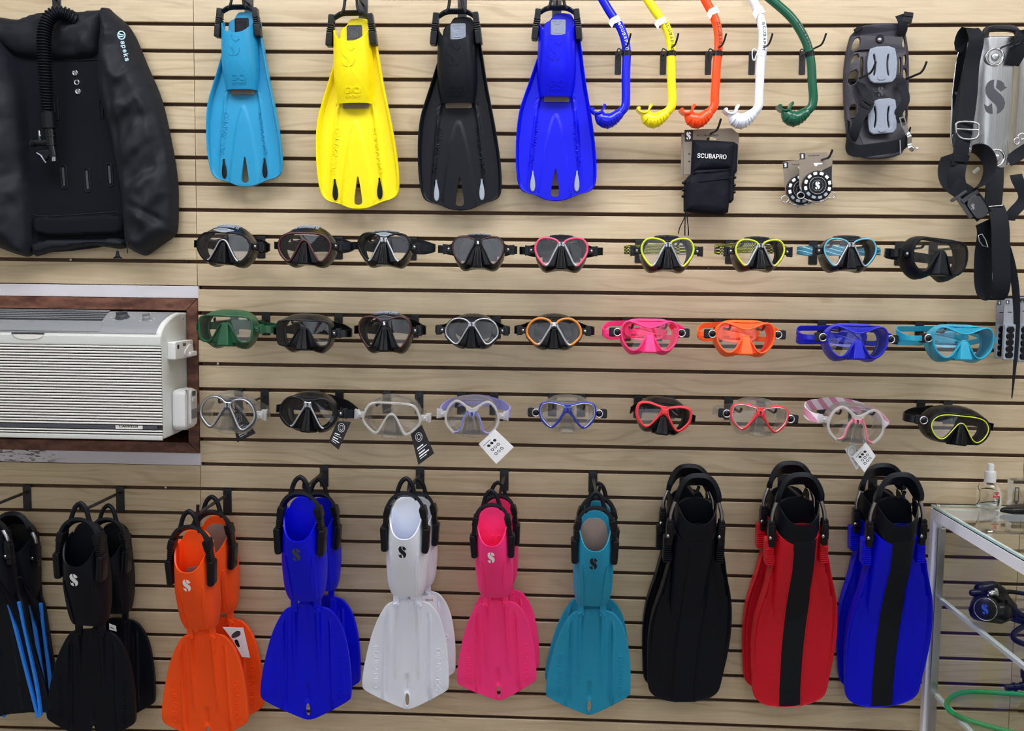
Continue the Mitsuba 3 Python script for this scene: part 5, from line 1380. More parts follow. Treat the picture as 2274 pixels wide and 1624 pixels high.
prof = [(-0.10, zb + .01), (0.17, zb), (0.183, zb + .003), (D0 - .001, zb + .014), (D0 - .001, zf - .016), (.1865, zf - .004), (.180, zc(425, .18, 900)), (.156, zc(368, .156, 900)), (.125, zc(330, .125, 900)), (.096, zc(302, .096, 900)), (.07, zc(284, .07, 900)), (.05, zc(276, .05, 900)), (.03, zc(276, .05, 900)), (-0.10, zc(276, .05, 900))]
pc = chaikin(prof, 2)
part(t, 'body', extr(pc, XL, XR + .0, .006), 'ac_body', 40)
ip = [i for i, q in enumerate(pc) if q[1] > zf - .010 and .045 < q[0]]
slope_ = pc[ip[0]:ip[-1] + 1]


def crop_y(x, d, z):
    q = np.array([x, -d, z]) - CAM
    return (H / 2 - F * (q @ UP) / (q @ FWD) - 620) * 3.776


sy_ = np.array([crop_y(XR - .15, d, z) for d, z in slope_])
sa_ = np.r_[0, np.cumsum(np.linalg.norm(np.diff(slope_, axis=0), axis=1))]; sa_ = sa_ / sa_[-1]
s_of = lambda y: float(np.interp(-y, -sy_, sa_))


def onslope(x, s, lift=0.0):
    """A point on the sloped panel: x along, s from 0 (front) to 1 (back)."""
    f = lambda q: np.array([np.interp(q, sa_, slope_[:, 0]), np.interp(q, sa_, slope_[:, 1])])
    p, t_ = f(s), f(min(s + .02, 1)) - f(max(s - .02, 0))
    n = np.array([t_[1], -t_[0]]); n /= np.linalg.norm(n)
    p = p + n * lift
    return np.array([x, -p[0], p[1]])


def slope_patch(xs0, xs1, s0, s1, lift, thick=.003, n=14):
    s = np.linspace(s0, s1, n); R = []
    for si in s:
        f = (si - s0) / (s1 - s0); a, b = xs0[0] + (xs0[1] - xs0[0]) * f, xs1[0] + (xs1[1] - xs1[0]) * f
        R.append([onslope(a, si, lift - thick), onslope(a, si, lift), onslope((a + b) / 2, si, lift), onslope(b, si, lift), onslope(b, si, lift - thick)])
    R = np.array(R)
    return grid(R)


dof = lambda y: float(np.interp(s_of(y), sa_, slope_[:, 0]))
ax_ = lambda x, y: acx(x, dof(y), y)
pn = part(t, 'control_panel', slope_patch((XL + .012, XL + .012), (ax_(1310, 452), XR - .014), s_of(456), 0.985, .0022), 'ac_panel', 40, 'grey sloped control panel')
part(pn, 'lower_strip', slope_patch((XL + .02, XL + .02), (ax_(838, 442), ax_(850, 402)), s_of(446), s_of(372), .0032, .002), 'ac_panel', 40)
lv = part(t, 'louvre_bed', slope_patch((XL + .02, XL + .02), (ax_(858, 356), ax_(930, 268)), s_of(358), s_of(264), .0028, .003), 'ac_dark', 40, 'dark louvre opening')
for i in range(6):
    y = 346 - i * 14.5; s = s_of(y); xr = ax_(868 + i * 11, y)
    part(lv, 'louvre', tube([onslope(XL + .022, s, .0040), onslope(xr, s, .0040)], .0018, 6), 'ac_panel', 40)
for (x, y, r, nm) in ((1027, 328, .0180, 'dial'), (1232, 342, .0118, 'switch')):
    s = s_of(y); c = onslope(ax_(x, y), s, .0022)
    n = onslope(0, s, 1.0) - onslope(0, s, 0.0); v2 = np.cross(n, [1.0, 0, 0])
    m4 = np.eye(4); m4[:3, 0] = [1, 0, 0]; m4[:3, 1] = v2 if v2[2] > 0 else -v2; m4[:3, 2] = np.cross(m4[:3, 0], m4[:3, 1]); m4[:3, 3] = c
    if m4[1, 2] > 0: m4[:3, 2] *= -1
    k_ = part(t, nm, put(lathe([(0, .010), (r * .80, .010), (r * .92, .008), (r, .001), (r * 1.15, 0)], 32), m4), 'graphite' if nm == 'dial' else 'ac_panel', 40, 'dark control dial' if nm == 'dial' else None)
    part(k_, 'grip', put(xf(rbox(r * 1.7, r * .42, .010, .002), 28, 0, 0, .013), m4), 'graphite' if nm == 'dial' else 'satin_metal', 40)
    for a in (range(-60, 241, 60) if nm == 'dial' else (20, 90, 160, 220, 320)):
        part(pn, 'mark', put(xf(slab(rrect(.0045, .0016, .0005), (), 0, .0006, 0), 0, r * 1.75 * math.cos(math.radians(a)), r * 1.35 * math.sin(math.radians(a))), m4), 'print_white', False)
fx = lambda x, y: AK([(x, y)])[0]
xl_ = XL - AK.o[0]
bar = lambda x0, x1, y0, y1, w0, w1, b=.001: slab(np.array([(x0, fx(600, y1)[1]), (x1, fx(600, y1)[1]), (x1, fx(600, y0)[1]), (x0, fx(600, y0)[1])]), (), w0, w1, b, None, 2)
tilt = -0.0065
AK.add(t, 'grille_bed', xf(bar(xl_ + .01, fx(1352, 700)[0], 552, 1300, -.004, .0012), 0), 'ac_dark', 40)
for i in range(28):
    y = 562 + i * 23.75
    AK.add(t, 'grille_slat', bar(xl_ + .006, fx(1356, 700)[0], y - 8.0, y + 7.0, -.001, .0062, .0018), 'ac_slat', 40)
for y in (1262, 1284): AK.add(t, 'grille_slat', bar(xl_ + .006, fx(1356, 700)[0], y - 6.5, y + 5.5, -.001, .0062, .0016), 'ac_slat', 40)
AK.add(t, 'lip', bar(xl_ + .004, fx(1354, 700)[0], 470, 548, -.002, .0055, .003), 'ac_body', 40)
AK.add(t, 'foot', bar(xl_ + .004, fx(1354, 700)[0], 1296, 1338, -.002, .0055, .003), 'ac_body', 40)
AK.add(t, 'handle_notch', slab(chaikin(AK([(112, 458), (380, 460), (362, 492), (300, 508), (190, 506), (135, 488)]), 1), (), .0045, .0075, .001), 'ac_slat', 40)
AK.add(t, 'handle_gap', bar(fx(116, 700)[0], fx(380, 700)[0], 455, 466, .0, .0083, .0005), 'ac_dark', 40)
AK.add(t, 'badge_strip', bar(xl_ + .006, fx(1312, 700)[0], 1216, 1248, -.001, .0050, .0008), 'ac_badge', 40, 'dark metallic strip')
b_ = AK.add(t, 'badge', bar(fx(965, 700)[0], fx(1192, 700)[0], 1217, 1247, .005, .0062, .0004), 'ac_slat', False, 'white name badge')
AK.add(b_, 'lettering', xf(text('CARRIER', 20 * AK.k, .0005, width=160 * AK.k), 0, *fx(1086, 1232), .0062), 'print_black', False)


def xslab(dz, t0, t1, b=.002):
    """An outline in (distance, z) standing off the unit's right side."""
    m = slab(np.array(dz), (), t0, t1, b, None, 2); v = np.asarray(m.vertices)
    return tm(np.column_stack([XR + v[:, 2], -v[:, 0], v[:, 1]]), m.faces[:, ::-1])


zz = lambda y: zc(y, .10, 1500)
part(t, 'cover_screw', put(lathe([(0, .003), (.003, .0025), (.004, 0)], 14), np.array([[0, 0, 1, XR], [1, 0, 0, -.03], [0, 1, 0, zz(338)], [0, 0, 0, 1.0]])), 'satin_metal', True)
rr = lambda d0, d1, y0, y1, r: rrect(d1 - d0, zz(y0) - zz(y1), r, (d0 + d1) / 2, (zz(y0) + zz(y1)) / 2)
t2 = thing('switch_box', 'small white switch box with a lever on the side of the air conditioner', 'switch box')
part(t2, 'body', xslab(rr(.014, .147, 522, 668, .004), 0.0, .024, .002), 'socket_white', 40)
part(t2, 'lever', xslab(rr(.006, .060, 618, 660, .006), .022, .034, .003), 'socket_white', 40)
part(t2, 'raised_plate', xslab(chaikin([(.02, zz(555)), (.05, zz(552)), (.06, zz(575)), (.085, zz(600)), (.085, zz(660)), (.02, zz(660))], 2), .023, .028, .002), 'socket_white', 40)
part(t2, 'slot', xslab(rr(.120, .134, 545, 580, .001), .0235, .0245, .0002), 'ac_dark', False)
part(t2, 'print', xslab(rr(.070, .092, 540, 565, .001), .0235, .0243, .0002), 'graphite', False)
part(t2, 'screw', xslab(ellipse(.035, zz(550), .004, .004, 14), .0235, .0255, .0005), 'satin_metal', 40)
t2 = thing('plug_block', 'cream rounded plug block on the lower side of the air conditioner', 'plug')
part(t2, 'body', xslab(rr(.040, .126, 922, 1262, .018), 0.0, .042, .010), 'socket_white', 40)
part(t2, 'face', xslab(rr(.048, .100, 935, 1235, .012), .040, .0475, .003), 'socket_white', 40)
part(t2, 'window', xslab(rr(.062, .088, 945, 985, .002), .0470, .0482, .0004), 'graphite', False)
part(t2, 'button', xslab(rr(.060, .090, 1000, 1035, .003), .0470, .0500, .001), 'socket_white', 40)
part(t2, 'label_plate', xslab(rr(.052, .096, 1095, 1175, .002), .0470, .0482, .0004), 'ac_panel', False)
part(t2, 'seam', xslab(rr(.112, .114, 925, 1258, .0005), .036, .0425, .0002), 'ac_panel', False)

# ------------------------------------------------------------------ diving masks
def dots(p, n, uv):
    a, b = p.x * 210.0 + p.y * 210.0, p.z * 240.0
    r = dr.floor(b); c = a + 0.5 * (r - 2.0 * dr.floor(r * 0.5))
    d = dr.square(c - dr.floor(c) - 0.5) + dr.square(b - r - 0.5)
    return mikit.mix(srgb(206, 204, 70), srgb(20, 22, 26), mikit.smoothstep(0.07, 0.11, d))


def stripes(p, n, uv):
    t = dr.sin(p.x * 150.0 + p.z * 130.0)
    return mikit.mix(srgb(234, 222, 236), srgb(208, 140, 168), mikit.smoothstep(0.0, 0.15, t))


def chevrons(p, n, uv):
    t = dr.sin(dr.abs(p.z * 190.0 - dr.floor(p.z * 30.0)) * 3.0 + p.x * 160.0)
    return mikit.mix(srgb(52, 118, 146), srgb(150, 200, 212), mikit.smoothstep(0.75, 0.9, t))


mat('strap_dots', mikit.proc(dots), 0.6)
mat('strap_stripes', mikit.proc(stripes), 0.6)
mat('strap_chevron', mikit.proc(chevrons), 0.6)

# right halves in picture pixels about the mask's middle: outer frame, lens (single: right half; twin: the whole right lens), skirt's rear edge, nose (top, half width, bottom, half width)
MT = {
    'wide': dict(hw=62, outer=[(0, 32), (30, 31), (48, 27), (60, 13), (62, -2), (57, -18), (45, -32), (36, -37), (29, -34), (19, -14), (9, 7), (0, 11)],
                 lens=[(0, 27), (28, 27), (45, 22), (55, 10), (57, -2), (52, -16), (41, -29), (36, -31.5), (30, -28), (19, -8), (9, 12), (0, 16)],
                 back=[(0, 49), (25, 46), (45, 33), (60, 14), (64, 0), (60, -20), (50, -36), (36, -47), (25, -47), (12, -41), (0, -39)], nose=(5, 7, -36, 13)),
    'tear': dict(hw=62, twin=True, outer=[(0, 26), (10, 27), (22, 31), (36, 33), (49, 30), (59, 19), (62, 6), (58, -9), (50, -22), (41, -31), (34, -34), (27, -31), (20, -17), (9, 8), (0, 13)],
                 lens=[(7, 21), (20, 27), (36, 29), (48, 26), (55, 16), (57, 5), (53, -8), (45, -20), (38, -28), (33.5, -30), (28, -25), (18, -3), (9.5, 13)],
                 back=[(0, 39), (24, 37), (45, 29), (58, 11), (59, -10), (52, -30), (42, -44), (32, -48), (18, -44), (0, -42)], nose=(4, 7, -36, 13)),
    'frameless': dict(hw=64, outer=[(0, 15), (14, 18), (32, 26), (45, 30), (56, 27), (63, 16), (65, 0), (61, -18), (51, -32), (40, -39), (31, -39), (21, -33), (11, -16), (5, -6), (0, -3)],
                      lens=[(0, 12), (15, 15), (33, 23), (45, 26.5), (54, 23.5), (60, 14), (61.5, 0), (57.5, -16), (48.5, -28.5), (39, -35), (32, -35.5), (24, -30), (14, -12), (6.5, -0.5), (0, 2.5)],
                      back=[(0, 33), (30, 33), (45, 29), (60, 15), (66, 0), (63, -20), (53, -38), (41, -50), (28, -50), (15, -45), (0, -45)], nose=(-4, 7.5, -38, 12)),
    'box': dict(hw=61, outer=[(0, 31.5), (30, 31), (50, 30), (60, 24), (62, 8), (61, -14), (57, -26), (47, -30), (34, -30), (25, -20), (15, 0), (8, 10), (0, 12)],
                lens=[(0, 27), (30, 27), (49, 25.5), (55.5, 20), (57, 6), (55.5, -14), (52, -22.5), (44, -25.5), (36, -25.5), (28, -18), (17, 3), (9, 14), (0, 16)],
                back=[(0, 43), (30, 42), (50, 33), (61, 15), (61, -10), (55, -28), (40, -45), (29, -47), (14, -40), (0, -39)], nose=(11, 7.5, -33, 12.5)),
    'vee': dict(hw=62, twin=True, outer=[(0, 26), (14, 29), (28, 33), (43, 30), (55, 20), (62, 4), (61, -11), (51, -23), (38, -31), (30, -30), (20, -16), (9, 2), (0, 9)],
                lens=[(8, 21), (16, 26), (28, 28.5), (41, 25.5), (51, 17), (57, 4), (56, -8), (47, -18), (38, -25.5), (31.5, -25.5), (24, -14), (15, 2), (7.5, 14)],
                back=[(0, 40), (22, 38), (42, 29), (59, 8), (58, -10), (50, -26), (36, -39), (22, -43), (10, -38), (0, -37)], nose=(5, 6.5, -33, 12)),
    'octagon': dict(hw=67, outer=[(0, 36), (30, 35), (48, 33), (58, 22), (66, 0), (65, -12), (52, -27), (37, -38), (28, -37), (18, -18), (8, 3), (0, 7)],
                    lens=[(0, 31), (30, 30.5), (45, 28), (53, 19), (61, 0), (60, -10.5), (49, -22), (36.5, -32), (31, -31), (21.5, -14), (9.5, 8), (0, 12)],
                    back=[(0, 50), (30, 46), (48, 38), (62, 15), (64, -5), (55, -25), (40, -40), (20, -44), (0, -43)], nose=(4, 7, -40, 15)),
    'angular': dict(hw=61, twin=True, outer=[(0, 19), (8, 22), (28, 37), (41, 35), (54, 22), (61, -2), (59, -20), (43, -38), (35, -40), (21, -32), (19, -24), (17, -9), (8, 5), (0, 8)],
                    lens=[(8.5, 15), (29, 31.5), (39, 29.5), (50, 18), (56, -2), (54, -17), (40.5, -32.5), (35, -34), (26, -29.5), (24.5, -20), (19, -1)],
                    back=[(0, 43), (25, 43), (45, 33), (58, 10), (58, -12), (48, -30), (30, -42), (10, -44), (0, -42)], nose=(2, 8, -40, 15)),
    'small': dict(hw=63, twin=True, outer=[(0, 24), (12, 25), (35, 31), (55, 28), (63, 20), (64, 0), (57, -17), (41, -30), (32, -30), (22, -21), (8, 0), (0, 6)],
                  lens=[(7.5, 19), (14, 20.5), (36, 25.5), (53, 23), (57.5, 16), (58, -1), (51, -13), (39, -25), (33, -25), (24, -16), (10, 6)],
                  back=[(0, 41), (25, 40), (42, 32), (58, 15), (58, -10), (50, -30), (38, -45), (25, -45), (10, -39), (0, -38)], nose=(-2, 8, -36, 13)),
    'plain': dict(hw=72, outer=[(0, 36), (20, 41), (45, 43), (62, 37), (71, 19), (72, -4), (65, -22), (50, -35), (36, -37), (25, -27), (12, 3), (5, 12), (0, 14)],
                  lens=[(0, 32), (20, 36), (44, 38), (58, 33), (66, 17), (67, -3), (60, -19), (47, -30), (37, -32), (29, -24), (16, 3), (7, 16), (0, 19)],
                  back=[(0, 46), (25, 47), (48, 46), (68, 30), (76, 0), (70, -26), (54, -44), (36, -53), (24, -50), (10, -40), (0, -38)], nose=(14, 8, -34, 16)),
    'lime': dict(hw=71, outer=[(0, 27), (25, 28), (50, 25), (66, 11), (71, -5), (63, -26), (46, -40), (34, -41), (25, -33), (13, -8), (6, 2), (0, 4)],
                 lens=[(0, 20.5), (25, 21), (48, 17.5), (60, 6), (62.5, -7), (55, -23), (44, -32.5), (36, -32.5), (28, -25), (14, -3), (6.5, 6.5), (0, 8)],
                 back=[(0, 42), (28, 40), (54, 30), (71, 12), (75, -6), (68, -28), (50, -43), (30, -47), (14, -45), (0, -45)], nose=(2, 7, -40, 15)),
}
MASK_D = 0.21
NA = 88
_ang = np.linspace(0, 2 * np.pi, NA, endpoint=False)


def polar(pts, c=(0, -2.0)):
    """The outline's radius at NA angles about c."""
    ring = np.vstack([pts, pts[:1]])
    poly = LineString(ring)
    out = []
    for a in _ang:
        hit = poly.intersection(LineString([c, (c[0] + 400 * math.cos(a), c[1] + 400 * math.sin(a))]))
        q = np.array([(g.coords[0]) for g in getattr(hit, 'geoms', [hit])])
        out.append(np.linalg.norm(q - c, axis=1).max())
    return np.array(out)


_cache = {}


def mask_shapes(kind):
    if kind in _cache: return _cache[kind]
    T = MT[kind]
    outer = chaikin(mirror(T['outer']), 2)
    lens = chaikin(np.array(T['lens'], float) if T.get('twin') else mirror(T['lens']), 2)
    lenses = [lens, lens * [-1, 1]] if T.get('twin') else [lens]
    hull_ = Polygon(outer).convex_hull
    notch = hull_.difference(Polygon(outer))
    notch = sorted([g for g in getattr(notch, 'geoms', [notch]) if g.area > 6 and abs(g.centroid.x) < 5], key=lambda g: g.centroid.y)
    rf = polar(np.array(hull_.exterior.coords)[:-1]); rb = polar(chaikin(mirror(T['back']), 2))
    _cache[kind] = outer, lenses, notch, rf, rb
    return _cache[kind]


def skirt(rf, rb, k, deep, c=(0, -2.0), fl=0.84):
    d = np.stack([np.cos(_ang), np.sin(_ang)], 1)
    def ring(r, w): return np.column_stack([(d * r[:, None] + c) * k, np.full(NA, w)])
    mix = lambda t: rf * (1 - t) + rb * t
    cv = 0
    rows = [ring(rf * 0.975, -0.001), ring(rf * 0.985, -0.006), ring(mix(0.55), -deep * 0.30), ring(mix(0.85), -deep * 0.55), ring(mix(0.98), -deep * 0.85), ring(rb * 0.99, -deep), ring(rb * 0.94, -deep - 0.003),
            ring(rb * fl, -deep + 0.002), ring(rb * (fl - .01), -deep + 0.004), ring(rb * 0.93, -deep + 0.000), ring(mix(0.85) * 0.955, -deep * 0.80), ring(mix(0.7) * 0.95, -deep * 0.5), ring(rf * 0.945, -0.006), ring(rf * 0.94, -0.001)]
    P_ = np.array(rows)
    return P_


def curve(V, c):
    V = V.copy(); V[:, 2] -= c * V[:, 0] ** 2; return V


def mask(kind, cx, cy, wpx, label, frame_m='silicone_black', skirt_m='silicone_black', rim=None, bridge=None, strap_m='silicone_black', lens_m='lens', roll=0.0, yaw=0.0, pitch=0.0, lx=16, rx=16, sy=6,
         buckle='black_plastic', ring=False, brow=None, ribs=None, rim_r=2.0, nose_m=None, d=MASK_D, deep=0.060, band=0.022, vs=1.0, emb=None, rimarc=False, clips=None, lift=0.0, split=False, pad=None):
    T = MT[kind]; outer, lenses, notch, rf, rb = mask_shapes(kind)
    o = P(cx, cy, d); k = wpx / (2 * T['hw']) / ppm(cx, cy, d)
    m = frame(o, 1.0, yaw, pitch, roll); m[:3, :3] = m[:3, :3] @ np.diag([1, vs, 1])
    t = thing('diving_mask', label, 'diving mask')
    cv = 1.2
    bent = lambda V: curve(V, cv)
    add = lambda par, n, mesh, b, sm=40, lab=None: part(par, n, put(mesh, m), b, sm, lab)
    fr = add(t, 'frame', slab(outer * k, [l * k for l in lenses], -0.005, 0.004, 0.0018, bent, 2), frame_m)
    for l in lenses:
        add(t, 'lens', sheet(l * k * 1.01, 0.0012, bent), lens_m, False, 'see-through lens')
    P_ = skirt(rf, rb, k, deep, fl=0.72 if kind == 'vee' and skirt_m == 'silicone_black' else 0.84)
    sk = grid(P_, True, True)
    sk.vertices = bent(np.asarray(sk.vertices))
    s_ = add(t, 'skirt', sk, skirt_m, True)
    nm = nose_m or skirt_m
    for i, g in enumerate(notch):
        ng = chaikin(np.array(g.buffer(0.6).simplify(0.3).exterior.coords)[:-1], 1)
        add(s_, 'nose_shelf' if i == 0 else 'brow_shelf', slab(ng * k, (), -0.0065, -0.0015 if i == 0 else 0.0005, 0.0008, bent), nm)
    y0, w0, y1, w1 = T['nose']; nf = 0.82 if kind in ('frameless', 'octagon', 'angular', 'small', 'box') else 0.62
    nose = hull([(-w0 * nf * .75 * k, y0 * k, 0.002, 0.0030), (w0 * nf * .75 * k, y0 * k, 0.002, 0.0030), (-w1 * nf * k, y1 * k, 0.017, 0.0040), (w1 * nf * k, y1 * k, 0.017, 0.0040),
                 (-w1 * 1.35 * k, (y1 - 3) * k, -0.014, 0.003), (w1 * 1.35 * k, (y1 - 3) * k, -0.014, 0.003), (-w0 * k, y0 * k, -0.012, 0.003), (w0 * k, y0 * k, -0.012, 0.003)])
    add(t, 'nose_pocket', nose, nm, 40)
    cr = add(t, 'nose_crease', tube([(0, y0 * k, 0.0052), (0, (y0 * .4 + y1 * .6) * k, 0.0165), (0, y1 * k + 0.002, 0.0216)], 0.0016, 8), nm, True) if skirt_m == 'silicone_black' and kind != 'plain' else None
    lift_ = 0.0046
    def at(pts, w): return bent(np.column_stack([pts * k, np.full(len(pts), w)]))
    if rim or bridge:
        r = rim_r * k
        for l in lenses:
            c0 = l.mean(0)
            if T.get('twin'):
                n_ = normals2(ccw(l)); l2 = ccw(l) + n_ * 1.6
                sg = np.sign(c0[0]); b = int(np.argmin(l2[:, 1])); top = int(np.argmin(np.abs(l2[:, 0]) + 0.25 * np.abs(l2[:, 1] - 20)))
                l2 = np.roll(l2, -b, 0); top = (top - b) % len(l2)
                inner_first = np.abs(l2[:top + 1, 0]).mean() < np.abs(l2[top:, 0]).mean()
                inn = l2[:top + 1] if inner_first else np.vstack([l2[top:], l2[:1]])
                out = np.vstack([l2[top:], l2[:1]]) if inner_first else l2[:top + 1]
                if rim: add(fr, 'rim', tube(at(resample(out, 50, False), lift_ - .001), r, 8), rim, True, f'{rim.replace("rim_", "").replace("_", " ")} rim')
                if bridge: add(fr, 'bridge_arm', tube(at(resample(inn, 26, False), lift_), r * 1.12, 8), bridge, True)
            else:
                n_ = normals2(ccw(l)); l2 = ccw(l) + n_ * 1.6
                if rimarc:                        # only the arch over the nose
                    q = l2[(np.abs(l2[:, 0]) < 34) & (l2[:, 1] < 17)]
                    q = q[np.argsort(q[:, 0])]
                    add(fr, 'rim', tube(at(resample(q, 40, False), lift_), r, 8), rim, True)
                else: add(fr, 'rim', loop_tube(at(resample(l2, 90), lift_ - .001), r, 8), rim, True)
        if bridge and T.get('twin'):
            yb = (T['lens'][0][1] + T['lens'][-1][1]) / 2
            blk = slab(chaikin(np.array([(-9, yb + 6), (0, yb + 4), (9, yb + 6), (8, yb), (5, yb - 8), (0, yb - 4), (-5, yb - 8), (-8, yb)]) * k, 1), (), 0.002, 0.0062, 0.0014, bent)
            bb = add(fr, 'bridge', blk, bridge)
            add(bb, 'emblem', xf(emblem(8 * k, 0.0005), 0, 0, yb * k, 0.0062), emb or 'print_black', False)
    elif emb:
        add(fr, 'emblem', xf(emblem(8 * k, 0.0006), 0, 0, (T['lens'][0][1] + T['lens'][-1][1]) / 2 * k, 0.004), emb, False)
    ytop = T['outer'][0][1]; hb = T['back'][0][1]
    if brow:
        pl = chaikin(np.array([(-27, ytop + 1.5), (-13, ytop + 5.5), (0, ytop + 7), (13, ytop + 5.5), (27, ytop + 1.5), (12, ytop - 2), (0, ytop - 4.5), (-12, ytop - 2)]), 2)
        add(fr, 'brow_plate', slab(pl * k, (), -0.002, 0.0046, 0.0018, bent), brow, 40, 'light grey brow plate')
    if ribs:
        rr = []
        for x in np.linspace(-24, 24, 15):
            j = [int(np.argmin(np.abs(P_[q, :, 0] / k - x) + 1e3 * (P_[q, :, 1] < 0))) for q in (2, 3, 4, 5)]
            p = np.array([P_[q, jj] for q, jj in zip((2, 3, 4, 5), j)]) + [0, 0.0008, 0]
            rr.append(tube(bent(p), 0.0017, 6))
        part(s_, 'brow_ribs', put(cat(*rr), m), ribs, True, None, True)
    # buckles and strap
    hw = T['hw'] * k
    wE = -cv * hw * hw
    for s, ext in ((-1, lx), (1, rx)):
        if clips is not None and s not in clips: continue
        e = max(ext, 6) * k
        if ring:
            bx = add(t, 'buckle', cat(rbox(0.019, 0.025, 0.010, 0.004, (s * (hw + 0.021), 0.003, wE - 0.012)), rbox(0.024, 0.012, 0.007, 0.003, (s * (hw + 0.008), 0.003, wE - 0.012))), buckle)
            c_ = [s * (hw + 0.0085), 0.003, wE - 0.0095]
            add(bx, 'ring', loop_tube(np.column_stack([ellipse(c_[0], c_[1], 0.0098, 0.0098, 28), np.full(28, c_[2] + .004)]), 0.0021, 8), 'chrome', True, 'silver ring')
            add(bx, 'button', lathe([(0, .0075), (.005, .007), (.0082, .005), (.0088, 0)], 20, c_), buckle, True)
        else:
            bx = add(t, 'buckle', cat(rbox(0.020, 0.017, 0.011, 0.003, (s * (hw + 0.004), 0.003, wE - 0.010)), rbox(0.013, 0.026, 0.009, 0.003, (s * (hw + 0.014), 0.003, wE - 0.016)), rbox(.004, .028, .012, .001, (s * (hw + .021), .003, wE - .018))), buckle)
            add(bx, 'pin', lathe([(0, .0025), (.003, .002), (.004, 0)], 14, (s * (hw + 0.006), 0.003, wE - 0.0045)), 'chrome' if buckle == 'black_plastic' else buckle, True)
    eL, eR = max(lx, 3) * k, max(rx, 3) * k
    yy = sy * k
    pth = [(-hw - 0.012, 0.003, wE - 0.016), (-hw - eL * 0.9 - .004, 0.003 + lift * .3 * k, wE - 0.028), (-hw - eL + 0.002, 0.004 + lift * .6 * k, wE - 0.055), (-hw * 0.72 - eL * .4, yy * 0.6 + lift * .9 * k, -0.118), (0, yy + lift * k, -0.148),
           (hw * 0.72 + eR * .4, yy * 0.6 + lift * .9 * k, -0.118), (hw + eR - 0.002, 0.004 + lift * .6 * k, wE - 0.055), (hw + eR * 0.9 + .004, 0.003 + lift * .3 * k, wE - 0.028), (hw + 0.012, 0.003, wE - 0.016)]
    q = spline(pth, 70); x = np.linspace(-1, 1, 70)
    wide_ = 2.0 if skirt_m == 'silicone_black' and kind != 'plain' and lift == 0 else 1.35
    if wide_ > 1.5: q[:, 1] += 0.006 * np.clip(1 - np.abs(x) * 2, 0, 1)
    if pad:
        e = ellipse(0, 2, 50, pad, 40)
        hol = [rrect(16, 4, 1.9, x, y) for x, y in ((-24, 12), (24, 12), (-26, -8), (26, -8))] if split else []
        add(t, 'strap_pad', slab(e * k, [chaikin(h_, 1) * k for h_ in hol], -0.112, -0.109, 0.001, lambda V: curve(V, 3.0)), strap_m)
    if split:                                      # silicone strap that forks into two arms behind the head
        arms = []
        for g in (-1, 1):
            p2 = q.copy(); p2[:, 1] += g * 0.019 * np.clip((0.80 - np.abs(x)) / 0.3, 0, 1)
            arms.append(ribbon(p2, 0.0145, 0.003, [0, 1.0, 0]))
        add(t, 'strap', cat(*arms), strap_m, 40)
    else:
        add(t, 'strap', ribbon(q, np.interp(np.abs(x), [0, .35, .6, 1], [band * wide_, band * (wide_ * .9), band, band * .92]), 0.0026, [0, 1.0, 0]), strap_m, 40)
    return t, m, k


def mask_hooks(pair, y, nm, length=0.165):
    for side, px in zip(('left', 'right'), pair):
        hook(px, round(wall_k(px, y)), length, f'{side} black slatwall hook behind the {nm}', tip=0.012, drop=0.063, root=0.019, rad=0.0034, wide=0.0255)


